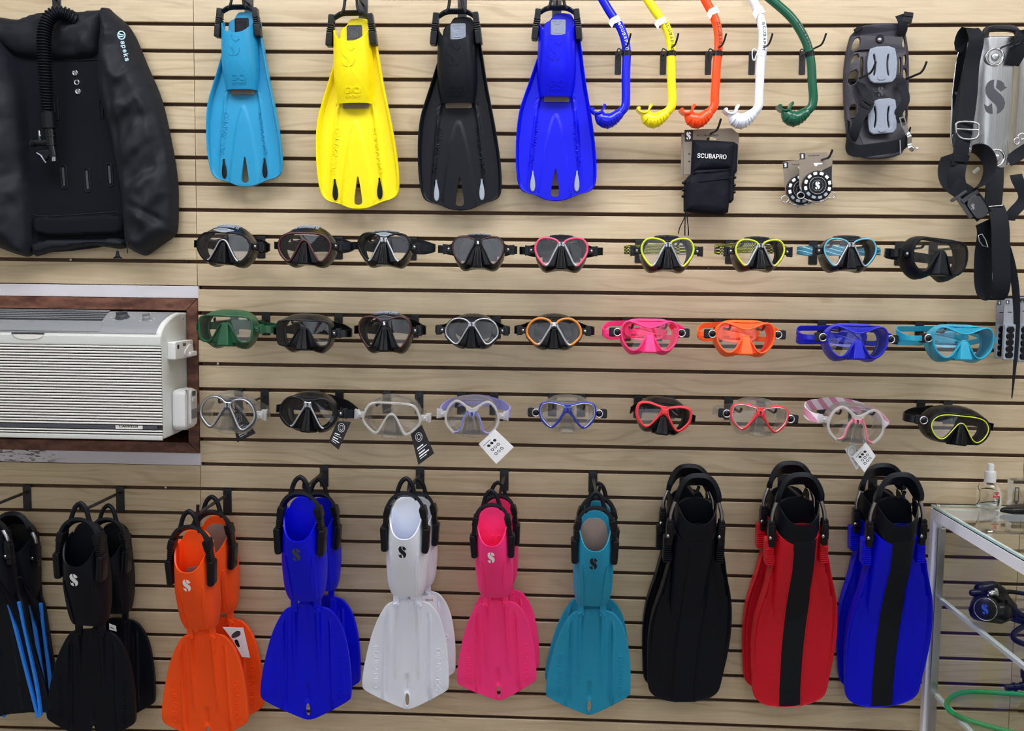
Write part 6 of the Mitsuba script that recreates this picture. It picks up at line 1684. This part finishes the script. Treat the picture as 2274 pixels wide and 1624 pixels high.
SB = 'silicone_black'
M1 = [  # first row
    ('wide', 496, 546.5, 124, 'black mask with silver nose arch, leftmost of the first mask row', dict(rim='rim_silver', rimarc=True, brow='pale_grey_plastic', ribs='grey_silicone', lx=2, rx=28, roll=-2, clips=(1,), lens_m='lens_smoke'), (508, 580), 'silver-arched mask at the left end of the first row'),
    ('wide', 676, 547.5, 124, 'black mask with a dark maroon rim, second from left in the first mask row', dict(rim='rim_maroon', ribs='grey_silicone', lx=2, rx=38, clips=(1,), rim_r=2.4, strap_m='webbing', lens_m='lens_smoke'), (682, 752), 'maroon-rimmed wide mask of the first row'),
    ('tear', 852.5, 549, 122, 'black twin-lens mask with a silver bridge and grey brow plate in the first row', dict(rim='black_plastic', bridge='rim_silver', brow='pale_grey_plastic', ribs='grey_silicone', lx=12, rx=48, strap_m='webbing', roll=-1, clips=(1,)), (846, 916), 'silver-bridged mask of the first row'),
    ('tear', 1061.5, 556, 122, 'black twin-lens mask with smoky lenses and a thin maroon rim in the first row', dict(rim='rim_maroon', bridge='black_plastic', emb='print_white', ribs='grey_silicone', lx=30, rx=22, strap_m='webbing', lens_m='lens_smoke', rim_r=1.5), (1030, 1095), 'smoky-lensed mask of the first row'),
    ('tear', 1246.5, 559, 124, 'black twin-lens mask with a pink rim and silver bridge', dict(rim='rim_pink', bridge='rim_silver', ribs='graphite', lx=30, rx=30, rim_r=2.6, pad=24), (1215, 1280), 'pink-rimmed twin-lens mask'),
    ('tear', 1482.5, 560, 124, 'black mask with a lime rim under the black pouch, strap bunched at its left', dict(rim='rim_lime', bridge='rim_silver', ribs='graphite', lx=30, rx=18, strap_m='strap_dots', rim_r=2.4, lift=6), (1420, 1488), 'lime-rimmed mask under the pouch'),
    ('tear', 1688, 561, 117, 'black mask with a lime rim and dotted strap, third from right in the first row', dict(rim='rim_lime', bridge='rim_silver', ribs='graphite', lx=36, rx=10, strap_m='strap_dots', rim_r=2.4, lift=10, yaw=3), (1621, 1689), 'lime-rimmed mask third from right in the first row'),
    ('tear', 1888.5, 560, 123, 'black mask with a sky blue rim and blue patterned strap', dict(rim='rim_sky', bridge='rim_silver', ribs='graphite', lx=46, rx=12, strap_m='strap_chevron', rim_r=2.0, lift=2, clips=(-1,)), (1806, 1874), 'sky-blue-rimmed mask'),
    ('plain', 2090, 574, 146, 'plain matte black frameless mask at the right end of the first row', dict(lx=34, rx=2, roll=-5, yaw=14, deep=0.05, clips=(-1,), frame_m='black_rubber', skirt_m='black_rubber'), (1997, 2072), 'plain black frameless mask')]
M2 = [
    ('box', 499.6, 731.5, 122, 'green single-lens mask beside the air conditioner', dict(frame_m='mask_green', skirt_m='mask_green', strap_m='mask_green', buckle='mask_green', lx=2, rx=46, roll=-1, clips=(1,), nose_m='mask_green'), (521, 591), 'green mask'),
    ('box', 673.2, 741, 122, 'black rectangular single-lens mask right of the green mask', dict(lx=2, rx=38, roll=-1, clips=(1,), frame_m='black_plastic'), (683, 752), 'black rectangular mask'),
    ('tear', 854, 737, 122, 'black twin-lens mask with maroon rim and white emblem in the second row', dict(rim='rim_maroon', bridge='black_plastic', emb='print_white', brow='graphite', ribs='grey_silicone', lx=2, rx=24, clips=(1,), rim_r=1.8, vs=1.12), (851, 921), 'maroon-rimmed mask of the second row'),
    ('vee', 1047.6, 737, 124, 'black twin-lens mask with a silver V frame in the second row', dict(rim='rim_silver', bridge='rim_silver', lx=20, rx=18, rim_r=2.0, pad=26), (1037, 1103), 'silver V mask of the second row'),
    ('vee', 1230.2, 738, 128, 'black twin-lens mask with an orange metallic rim', dict(rim='rim_orange', bridge='rim_silver', emb='print_white', lx=22, rx=24, rim_r=2.8, pad=26), (1198, 1264), 'orange-rimmed black mask'),
    ('frameless', 1443.4, 742, 129, 'all pink frameless single-lens mask', dict(frame_m='silicone_pink', skirt_m='silicone_pink', strap_m='silicone_pink', lx=38, rx=22, ring=True, split=True, pad=23), (1392, 1462), 'all pink mask'),
    ('frameless', 1657, 746, 132, 'all orange frameless single-lens mask', dict(frame_m='silicone_orange', skirt_m='silicone_orange', strap_m='silicone_orange', lx=34, rx=22, ring=True, split=True, pad=23), (1595, 1665), 'all orange mask'),
    ('frameless', 1906.3, 755, 137, 'all royal blue frameless single-lens mask', dict(frame_m='silicone_blue', skirt_m='silicone_blue', strap_m='silicone_blue', lx=54, rx=26, ring=True, split=True, pad=23, roll=-1), (1825, 1895), 'all royal blue mask'),
    ('frameless', 2141.8, 757, 137, 'all turquoise frameless single-lens mask at the right end of the second row', dict(frame_m='silicone_aqua', skirt_m='silicone_aqua', strap_m='silicone_aqua', lx=62, rx=4, ring=True, split=True, pad=23, roll=-1, clips=(-1,)), (2042, 2112), 'all turquoise mask')]
CS, CF = 'clear_skin', 'clear_frame'
M3 = [
    ('vee', 504.6, 919, 127, 'clear mask with a grey metallic V frame, leftmost of the third row', dict(frame_m='graphite', skirt_m=CS, rim='rim_silver', bridge='rim_silver', strap_m=CS, buckle=CF, lx=2, rx=18, roll=-5, vs=1.15, clips=(1,)), (530, 588), 'leftmost clear mask of the third row'),
    ('vee', 683.3, 918, 131, 'glossy black twin-lens mask with a silver V bridge and a black swing tag', dict(frame_m='black_plastic', bridge='rim_silver', rim='black_plastic', lx=2, rx=34, roll=-3, vs=1.08, clips=(1,), strap_m='webbing'), (702, 754), 'black mask of the third row'),
    ('octagon', 869, 929, 135, 'fully clear single-lens mask with angular outline', dict(frame_m=CF, skirt_m=CS, strap_m=CS, buckle=CF, lx=2, rx=6, roll=-2), (859, 931), 'fully clear single-lens mask'),
    ('angular', 1048, 926, 124, 'clear twin-lens mask with a lavender and white strap', dict(frame_m=CF, skirt_m=CS, strap_m='strap_lavender', buckle=CF, bridge='rim_lavender', lx=8, rx=18, lift=17, roll=-1, band=0.024), (1025, 1097), 'clear mask with lavender strap'),
    ('small', 1260.3, 922, 127, 'clear-skirted twin-lens mask with a cobalt blue frame', dict(frame_m='rim_cobalt', skirt_m=CS, strap_m=CS, bridge='rim_cobalt', rim='rim_silver', lx=26, rx=22, ring=True, rim_r=1.2), (1227, 1291), 'cobalt-framed clear mask'),
    ('small', 1473.6, 926, 126, 'black-skirted mask with a bright red frame', dict(frame_m='rim_red', rim='rim_red', bridge='rim_red', emb='rim_red', lx=4, rx=2, roll=-7, clips=()), (1417, 1490), 'red-framed black mask'),
    ('small', 1686.9, 929, 129, 'clear-skirted twin-lens mask with a red frame', dict(frame_m='rim_red', skirt_m=CS, strap_m=CS, rim='rim_silver', bridge='rim_red', lx=32, rx=18, ring=True, roll=-4, rim_r=1.3), (1618, 1690), 'red-framed clear mask'),
    ('angular', 1902.6, 943, 130, 'clear twin-lens mask with a pink and white strap', dict(frame_m=CF, skirt_m=CS, strap_m='strap_stripes', buckle=CF, bridge='rim_blush', lx=40, rx=2, lift=24, roll=-5, band=0.026, clips=(-1,)), (1825, 1895), 'clear mask with pink striped strap'),
    ('lime', 2133.7, 946, 143, 'black single-lens mask with a thin lime rim at the right end of the third row', dict(rim='rim_lime', lx=40, rx=2, roll=-5, ring=True, rim_r=1.3, clips=(-1,)), (2045, 2105), 'thin lime-rimmed black mask')]
MASKS = {}
for row, y in ((M1, 530), (M2, 703), (M3, 872)):
    for kind, cx, cy, w, lab, kw, pair, nm in row:
        MASKS[nm] = mask(kind, cx, cy, w, lab, **kw)
        yl = y + (pair[0] - 450) * 0.0105
        mask_hooks(pair, yl - 3, nm)

# ------------------------------------------------------------------ swing tags of the masks
def tag(label, pts, ox, oy, sc, d, face, ink, kind, string=None):
    K = Kit(ox, oy, sc, d, tuple(np.mean(pts, 0)))
    t = thing('swing_tag', label, 'tag')
    K.add(t, 'card', slab(K(pts), (), 0, .0012, .0003), face, False)
    p = np.array(pts, float)
    ax = p[2] - p[1] if kind == 'icons' else p[3] - p[0]
    if kind == 'lines':
        for i in range(5):
            f = .52 + i * .085
            a, b = p[0] + (p[3] - p[0]) * f, p[1] + (p[2] - p[1]) * f
            a2, b2 = a + (b - a) * .18, a + (b - a) * (.82 if i % 2 else .62)
            th = (p[3] - p[0]) * (.045 if i in (0, 2, 3) else .022)
            K.add(t, 'print_line', slab(K([a2, b2, b2 + th, a2 + th]), (), .0012, .0015, 0), ink, False)
        c = p.mean(0) + (p[0] + p[1] - p[2] - p[3]) * .12
        q = np.column_stack([ellipse(0, 0, 22, 30, 24), np.zeros(24)])
        K.add(t, 'drawing', loop_tube(np.column_stack([K([c + x[:2] for x in q]), np.full(24, .0013)]), .0006, 6), ink, True)
        K.add(t, 'drawing', loop_tube(np.column_stack([K([c + x[:2] * [.5, .6] for x in q]), np.full(24, .0013)]), .0006, 6), ink, True)
    else:
        u, v = (p[1] - p[0]), (p[3] - p[0])
        for i in range(3):
            for j in range(3):
                c = p[0] + u * (.62 - .22 * j + .0 * i) * 1.0 + v * (.30 + .22 * i) if False else p[0] + u * (.30 + .18 * i) + v * (.30 + .2 * j)
                r = np.linalg.norm(u) * .065
                e = ellipse(c[0], c[1], r * 1.2, r * .9, 18)
                K.add(t, 'icon', slab(K(e), () if j == 0 else (K(ellipse(c[0], c[1], r * .8, r * .55, 14)),), .0012, .0015, 0), ink, False)
        a = p[0] + u * .12 + v * .16
        K.add(t, 'print_line', slab(K([a, a + u * .42, a + u * .42 + v * .02, a + v * .02]), (), .0012, .0015, 0), 'graphite', False)
    if string is not None:
        q = np.array([[*K([(x, y)])[0], w] for x, y, w in string])
        K.add(t, 'string', tube(spline(q, 14), .0008, 6), face if face != 'card_white' else 'clear_frame', True)
    return t


tag('black swing tag behind the leftmost clear mask of the third row', [(285, 215), (352, 178), (455, 345), (330, 408)], 420, 850, 3.073, .135, 'card_black', 'print_white', 'lines', [(318, 196, .0), (300, 150, .01), (310, 120, .02)])
tag('black swing tag hanging right of the black third-row mask', [(1012, 262), (1106, 268), (1020, 458), (952, 402)], 420, 850, 3.073, .20, 'card_black', 'print_white', 'lines', [(1058, 265, .0), (1035, 235, -.006), (1028, 170, -.02)])
tag('black swing tag hanging from the fully clear third-row mask', [(1512, 348), (1588, 288), (1672, 482), (1565, 562)], 420, 850, 3.073, .20, 'card_black', 'print_white', 'lines', [(1555, 318, .0), (1570, 280, -.006), (1578, 200, -.03)])
tag('white swing tag with black icons below the lavender-strapped mask', [(1975, 420), (2088, 318), (2216, 440), (2096, 556)], 420, 850, 3.073, .21, 'card_white', 'print_black', 'icons', [(2088, 330, .0), (2095, 290, -.006), (2085, 220, -.03)])
tag('plain grey back of a swing tag behind the white one under the pink-strapped mask', [(1513, 308), (1562, 274), (1580, 395), (1568, 404)], 1150, 850, 2.086, .195, 'card_white', 'pale_grey_plastic', 'lines', [(1555, 285, .0), (1565, 262, -.006), (1572, 235, -.03)])
tag('white swing tag with black icons under the pink-strapped mask', [(1548, 342), (1612, 275), (1657, 340), (1605, 416)], 1150, 850, 2.086, .21, 'card_white', 'print_black', 'icons', [(1606, 285, .0), (1600, 262, -.004), (1595, 235, -.03)])

# tags on two of the fins
K = Kit(350, 1060, 2.879, 0.075, (510, 1050))
t = thing('swing_tag', 'white picture card tucked between the two orange fins', 'tag')
K.add(t, 'card', slab(K([(415, 958), (548, 963), (592, 1155), (540, 1150), (480, 1040)]), (), 0, .0012, .0003), 'card_white', False)
K.add(t, 'picture', slab(chaikin(K([(470, 1010), (505, 980), (532, 985), (530, 1012), (500, 1025), (478, 1030)]), 1), (), .0012, .0016, 0), 'graphite', False)
K.add(t, 'picture', slab(chaikin(K([(490, 1040), (512, 1035), (528, 1080), (520, 1090), (500, 1070)]), 1), (), .0012, .0016, 0), 'print_black', False)
K = Kit(790, 1020, 2.8, 0.060, (430, 910))
t = thing('swing_tag', 'pale card on the back white fin behind the front white fin', 'tag')
K.add(t, 'card', slab(K([(340, 850), (500, 848), (514, 960), (345, 965)]), (), 0, .0012, .0003), 'card_white', False)
K.add(t, 'lettering', xf(text('NOVA', 13 * K.k, .0003, width=46 * K.k), 0, *K([(458, 876)])[0], .0012), 'graphite', False)
K = Kit(0, 1060, 2.88, 0.075, (722, 965))
t = thing('swing_tag', 'small white tag between the two black split-hinge fins', 'tag')
K.add(t, 'card', slab(K([(698, 935), (742, 952), (746, 988), (700, 975)]), (), 0, .0012, .0003), 'card_white', False)
K.add(t, 'print_line', slab(K([(708, 958), (730, 966), (730, 970), (708, 962)]), (), .0012, .0015, 0), 'graphite', False)

# ------------------------------------------------------------------ glass showcase at the right
SB0 = P(2066, 1128, 0.035)
XC, ZT = SB0[0], SB0[2]
DC0, DC1, XE = 0.035, 0.66, 3.55
t = thing('showcase', 'aluminium framed glass showcase at the lower right, hose and regulator inside', 'showcase')
fw = 0.026
ab = lambda x0, x1, d0, d1, z0, z1, b=.0012: put(slab(np.array([(x0, z0), (x1, z0), (x1, z1), (x0, z1)]), (), d0, d1, b), np.array([[1, 0, 0, 0], [0, 0, -1, 0], [0, 1, 0, 0], [0, 0, 0, 1.0]]))
RAIL = 0.030
for x0 in (XC, XE - fw):
    for d0 in (DC0, DC1 - fw):
        p_ = part(t, 'post', ab(x0, x0 + fw, d0, d0 + fw, 0.0, ZT - RAIL - .0005), 'aluminium', 40)
        if x0 == XC and d0 == DC0:
            part(p_, 'shelf_track', ab(x0 - .002 + fw * .35, x0 + fw + .004, d0 + fw + .004, d0 + fw + .018, 0.05, ZT - RAIL - .02), 'satin_metal', 40)
for x0 in (XC, XE - fw): part(t, 'top_rail', ab(x0, x0 + fw, DC0, DC1, ZT - RAIL, ZT), 'aluminium', 40)
for d0 in (DC0, DC1 - fw): part(t, 'top_rail', ab(XC + fw + .0004, XE - fw - .0004, d0, d0 + fw, ZT - RAIL, ZT), 'aluminium', 40)
for x0 in (XC, XE - fw): part(t, 'base_rail', ab(x0 + .001, x0 + fw - .001, DC0 + fw, DC1 - fw, .06, .10), 'aluminium', 40)
part(t, 'gasket', ab(XC + .003, XC + .010, DC0 + .01, DC1, ZT, ZT + .004), 'black_rubber', 40)
GT = ZT + 0.004


def pane(x0, x1, d0, d1, z):
    return tm([(x0, -d0, z), (x1, -d0, z), (x1, -d1, z), (x0, -d1, z)], [(0, 2, 1), (0, 3, 2)])


g_ = part(t, 'glass_top', pane(XC + .002, XE, DC0, DC1, GT + .006), 'pane', False, 'clear glass top')
part(g_, 'glass_edge', ab(XC + .001, XC + .0025, DC0, DC1, GT, GT + .0058, .0002), 'glass_edge', False, 'pale green glass edge')
part(g_, 'glass_edge', ab(XC + .0025, XE, DC0 - .0012, DC0, GT, GT + .0058, .0002), 'glass_edge', False)
part(t, 'glass_side', tm([(XC + .012, -DC0 - fw, .1), (XC + .012, -DC1 + fw, .1), (XC + .012, -DC1 + fw, ZT - RAIL), (XC + .012, -DC0 - fw, ZT - RAIL)], [(0, 1, 2), (0, 2, 3)]), 'side_pane', False, 'clear side pane')
Z2 = P(2082, 1326, DC0 + fw + .004)[2]; Z3 = P(2070, 1537, DC0 + fw + .004)[2]
XS = XC + .022
for z in (Z2, Z3):
    s_ = part(t, 'shelf', pane(XS + .003, XE - fw - .004, DC0 + fw, DC1 - fw, z), 'pane', False, 'clear glass shelf')
    part(s_, 'shelf_edge', ab(XS, XS + .012, DC0 + fw, DC1 - .01, z - .0105, z - .0003, .001), 'shelf_white', 40, 'bright glass shelf edge')
part(t, 'corner_cap', put(lathe([(0, .0035), (.007, .003), (.009, 0)], 20), np.array([[1, 0, 0, XC + .018], [0, 1, 0, -DC0 - .012], [0, 0, 1, GT + .006], [0, 0, 0, 1.0]])), 'satin_metal', 40)
GZ = GT + .0066

# things on the glass top
o = Pz(2195, 1128, GZ); k = 1 / ppm(2195, 1090, -o[1])
t = thing('spray_bottle', 'small clear spray bottle with a white cap on the glass showcase', 'bottle')
mb = np.eye(4); mb[:3, 3] = o
R_ = 27 * k
body = lathe([(0, .0008), (R_ * .86, .0008), (R_ * .97, .004), (R_, .010), (R_, 36 * k), (R_ * .93, 46 * k), (R_ * .72, 54 * k), (R_ * .45, 60 * k), (R_ * .38, 64 * k), (0, 64 * k)], 40)
part(t, 'body', put(body, mb), 'clear_solid', True, 'clear liquid-filled body')
part(t, 'collar', put(lathe([(0, 84 * k), (R_ * .42, 84 * k), (R_ * .46, 80 * k), (R_ * .46, 60 * k), (R_ * .40, 60 * k)], 28), mb), 'socket_white', 40, 'white screw cap')
part(t, 'nozzle', put(lathe([(0, 101 * k), (R_ * .22, 101 * k), (R_ * .27, 98 * k), (R_ * .27, 84 * k), (0, 84 * k)], 24), mb), 'socket_white', 40, 'white spray nozzle')
for i, (z_, wd, c_) in enumerate(((40, .32, 'print_red'), (36, .20, 'print_red'), (31, .52, 'print_red'), (26, .30, 'graphite'), (21, .5, 'graphite'), (17, .5, 'graphite'))):
    a = np.linspace(-.5, .5, 8) * wd * 1.2 - math.pi / 2 + .42 - .25
    rad = R_ * 1.006
    q = np.array([(rad * np.cos(a), rad * np.sin(a), 0 * a + (z_ + s * (1.6 if c_ == 'print_red' else .7)) * k) for s in (-1, 1)]).transpose(2, 0, 1)
    part(t, 'label_line', put(grid(q), mb), c_, False)
o = Pz(2272, 1128, GZ); k = 1 / ppm(2272, 1090, -o[1])
t = thing('acrylic_block', 'clear acrylic block standing on the showcase at the right edge', 'block')
m4 = frame(o)
part(t, 'block', put(slab(rrect(50 * k, 62 * k, .003, 0, 31 * k + .001), (), -.035, 0.0, .002, None, 2), m4), 'clear_solid', 40)
part(t, 'print', put(slab(rrect(10 * k, 34 * k, .001, -16 * k, 30 * k), (rrect(6 * k, 28 * k, .001, -16 * k, 30 * k),), .0004, .0008, 0), m4), 'graphite', False)
part(t, 'print', put(slab(rrect(6 * k, 8 * k, .001, -16 * k, 12 * k), (), .0004, .0008, 0), m4), 'graphite', False)
o = Pz(2268, 1142, GZ)
t = thing('dive_computer', 'black dive gadget lying on the showcase beside the acrylic block', 'gadget')
part(t, 'body', put(hull([(-.050, .010, 0, .007), (-.030, .012, .015, .010), (-.02, .013, -.015, .010), (.03, .014, .015, .012), (.03, .014, -.02, .012), (.08, .012, 0, .010)]), frame(o)), 'black_plastic', 40)
part(t, 'strap_wing', put(hull([(-.055, .009, .002, .005), (-.040, .016, .004, .004), (-.028, .018, .01, .003)]), frame(o)), 'black_rubber', 40)

# the regulator on the upper shelf
o = Pz(2205, 1384, Z2 + .0006); k = 1 / ppm(2205, 1340, -o[1])
m4 = frame(o); U = lambda x, y, w=0.0: np.array([(x - 2205) * k, (1384 - y) * k, w])
t = thing('regulator', 'black scuba regulator with a blue emblem on the upper glass shelf of the showcase', 'regulator')
bl = lambda *q: hull([(*U(x, y, w), r * k) for x, y, w, r in q])
part(t, 'case', put(cat(bl((2165, 1352, .02, 22), (2205, 1350, .03, 26), (2235, 1352, .0, 24), (2200, 1358, -.02, 24), (2175, 1340, .0, 20), (2225, 1330, -.01, 18))), m4), 'black_plastic', 40)
part(t, 'upper_stage', put(cat(bl((2185, 1312, -.02, 18), (2210, 1306, -.02, 14), (2228, 1322, -.02, 16)), bl((2160, 1318, -.01, 8), (2180, 1318, -.01, 10))), m4), 'black_plastic', 40)
part(t, 'mouthpiece', put(cat(bl((2240, 1362, .0, 15), (2262, 1368, .01, 14), (2268, 1374, -.005, 11)), bl((2262, 1372, .015, 9), (2266, 1376, -.015, 9))), m4), 'black_rubber', 40)
fc = U(2166, 1337, .055)
rotm = frame((0, 0, 0), 1, -38, -28, 20); rotm = np.linalg.inv(np.block([[UVW, np.zeros((3, 1))], [np.zeros((1, 3)), 1]])) @ rotm
face = lambda me: (lambda q: tm(np.asarray(q.vertices) + fc, q.faces))(put(me, rotm))
cv_ = part(t, 'cover', put(face(lathe([(0, .006), (20 * k, .005), (26 * k, .001), (28 * k, -.006), (26 * k, -.014)], 32)), m4), 'black_plastic', 40)
part(cv_, 'cover_rim', put(face(loop_tube(np.column_stack([ellipse(0, 0, 24 * k, 24 * k, 32), np.full(32, .0035)]), .0011, 6)), m4), 'chrome', True)
part(cv_, 'emblem', put(face(xf(emblem(22 * k, .0006), 0, 0, 0, .0056)), m4), 'print_cobalt', False, 'blue emblem')
part(t, 'port', put(cat(bl((2184, 1308, .03, 7), (2190, 1306, .03, 7)), bl((2196, 1300, .028, 5), (2198, 1310, .028, 5)), tube([U(2178, 1312, .03), U(2188, 1304, .034), U(2200, 1304, .03)], .003, 8)), m4), 'chrome', 40, 'chrome hose ports')
part(t, 'hose', put(tube(spline([U(2190, 1312, .03), U(2215, 1328, .032), U(2245, 1350, .03), U(2275, 1366, .03), U(2330, 1380, .03)], 40), .0052, 12), m4), 'black_rubber', True)
part(t, 'hose_sleeve', put(tube(spline([U(2214, 1327, .032), U(2232, 1341, .031), U(2250, 1354, .03)], 16), 10 * k * .8 + .0004 * np.sin(np.arange(16) * 2), 12), m4), 'black_rubber', True)
part(t, 'hose', put(tube(spline([U(2222, 1318, -.02), U(2250, 1316, -.02), U(2290, 1322, -.02), U(2340, 1330, -.02)], 30), .0056, 12), m4), 'black_rubber', True)
q = [Pz(x, y, Z2 + .0075) for x, y in ((2330, 1375), (2290, 1385), (2262, 1398), (2250, 1412), (2258, 1424), (2285, 1434), (2340, 1442))]
t = thing('black_hose', 'thick black hose loop on the upper glass shelf at the right edge', 'hose')
part(t, None, tube(spline(q, 50), .0068, 14), 'black_rubber', True)

# the lower shelf: a green hose and a black fitting
q = [Pz(x, y, Z3 + .0078) for x, y in ((2330, 1548), (2274, 1543), (2200, 1538), (2150, 1537), (2118, 1546), (2103, 1562), (2110, 1580), (2140, 1596), (2190, 1612), (2250, 1628), (2310, 1642))]
t = thing('green_hose', 'green hose looping on the lower glass shelf of the showcase', 'hose')
part(t, None, tube(spline(q, 70), .0070, 14), 'hose_green', True)
o = Pz(2258, 1536, Z3 + .0006); k = 1 / ppm(2258, 1530, -o[1]); m4 = frame(o, 1, 0, 0, 8)
t = thing('hose_fitting', 'black ribbed hose fitting beside the green hose on the lower shelf', 'fitting')
part(t, 'barrel', put(xf(cat(tube([(-24 * k, .014, 0), (40 * k, .014, 0)], .010, 18), tube([(-6 * k, .014, 0), (-2 * k, .014, 0)], .013, 18), tube([(10 * k, .014, 0), (36 * k, .014, 0)], .0125, 18)), 0), m4), 'black_plastic', 40)
part(t, 'stub', put(cat(tube([(20 * k, .014, 0), (20 * k, .06, .0)], .007, 14), tube([(20 * k, .040, 0), (20 * k, .062, .0)], .010, 14)), m4), 'black_plastic', 40)
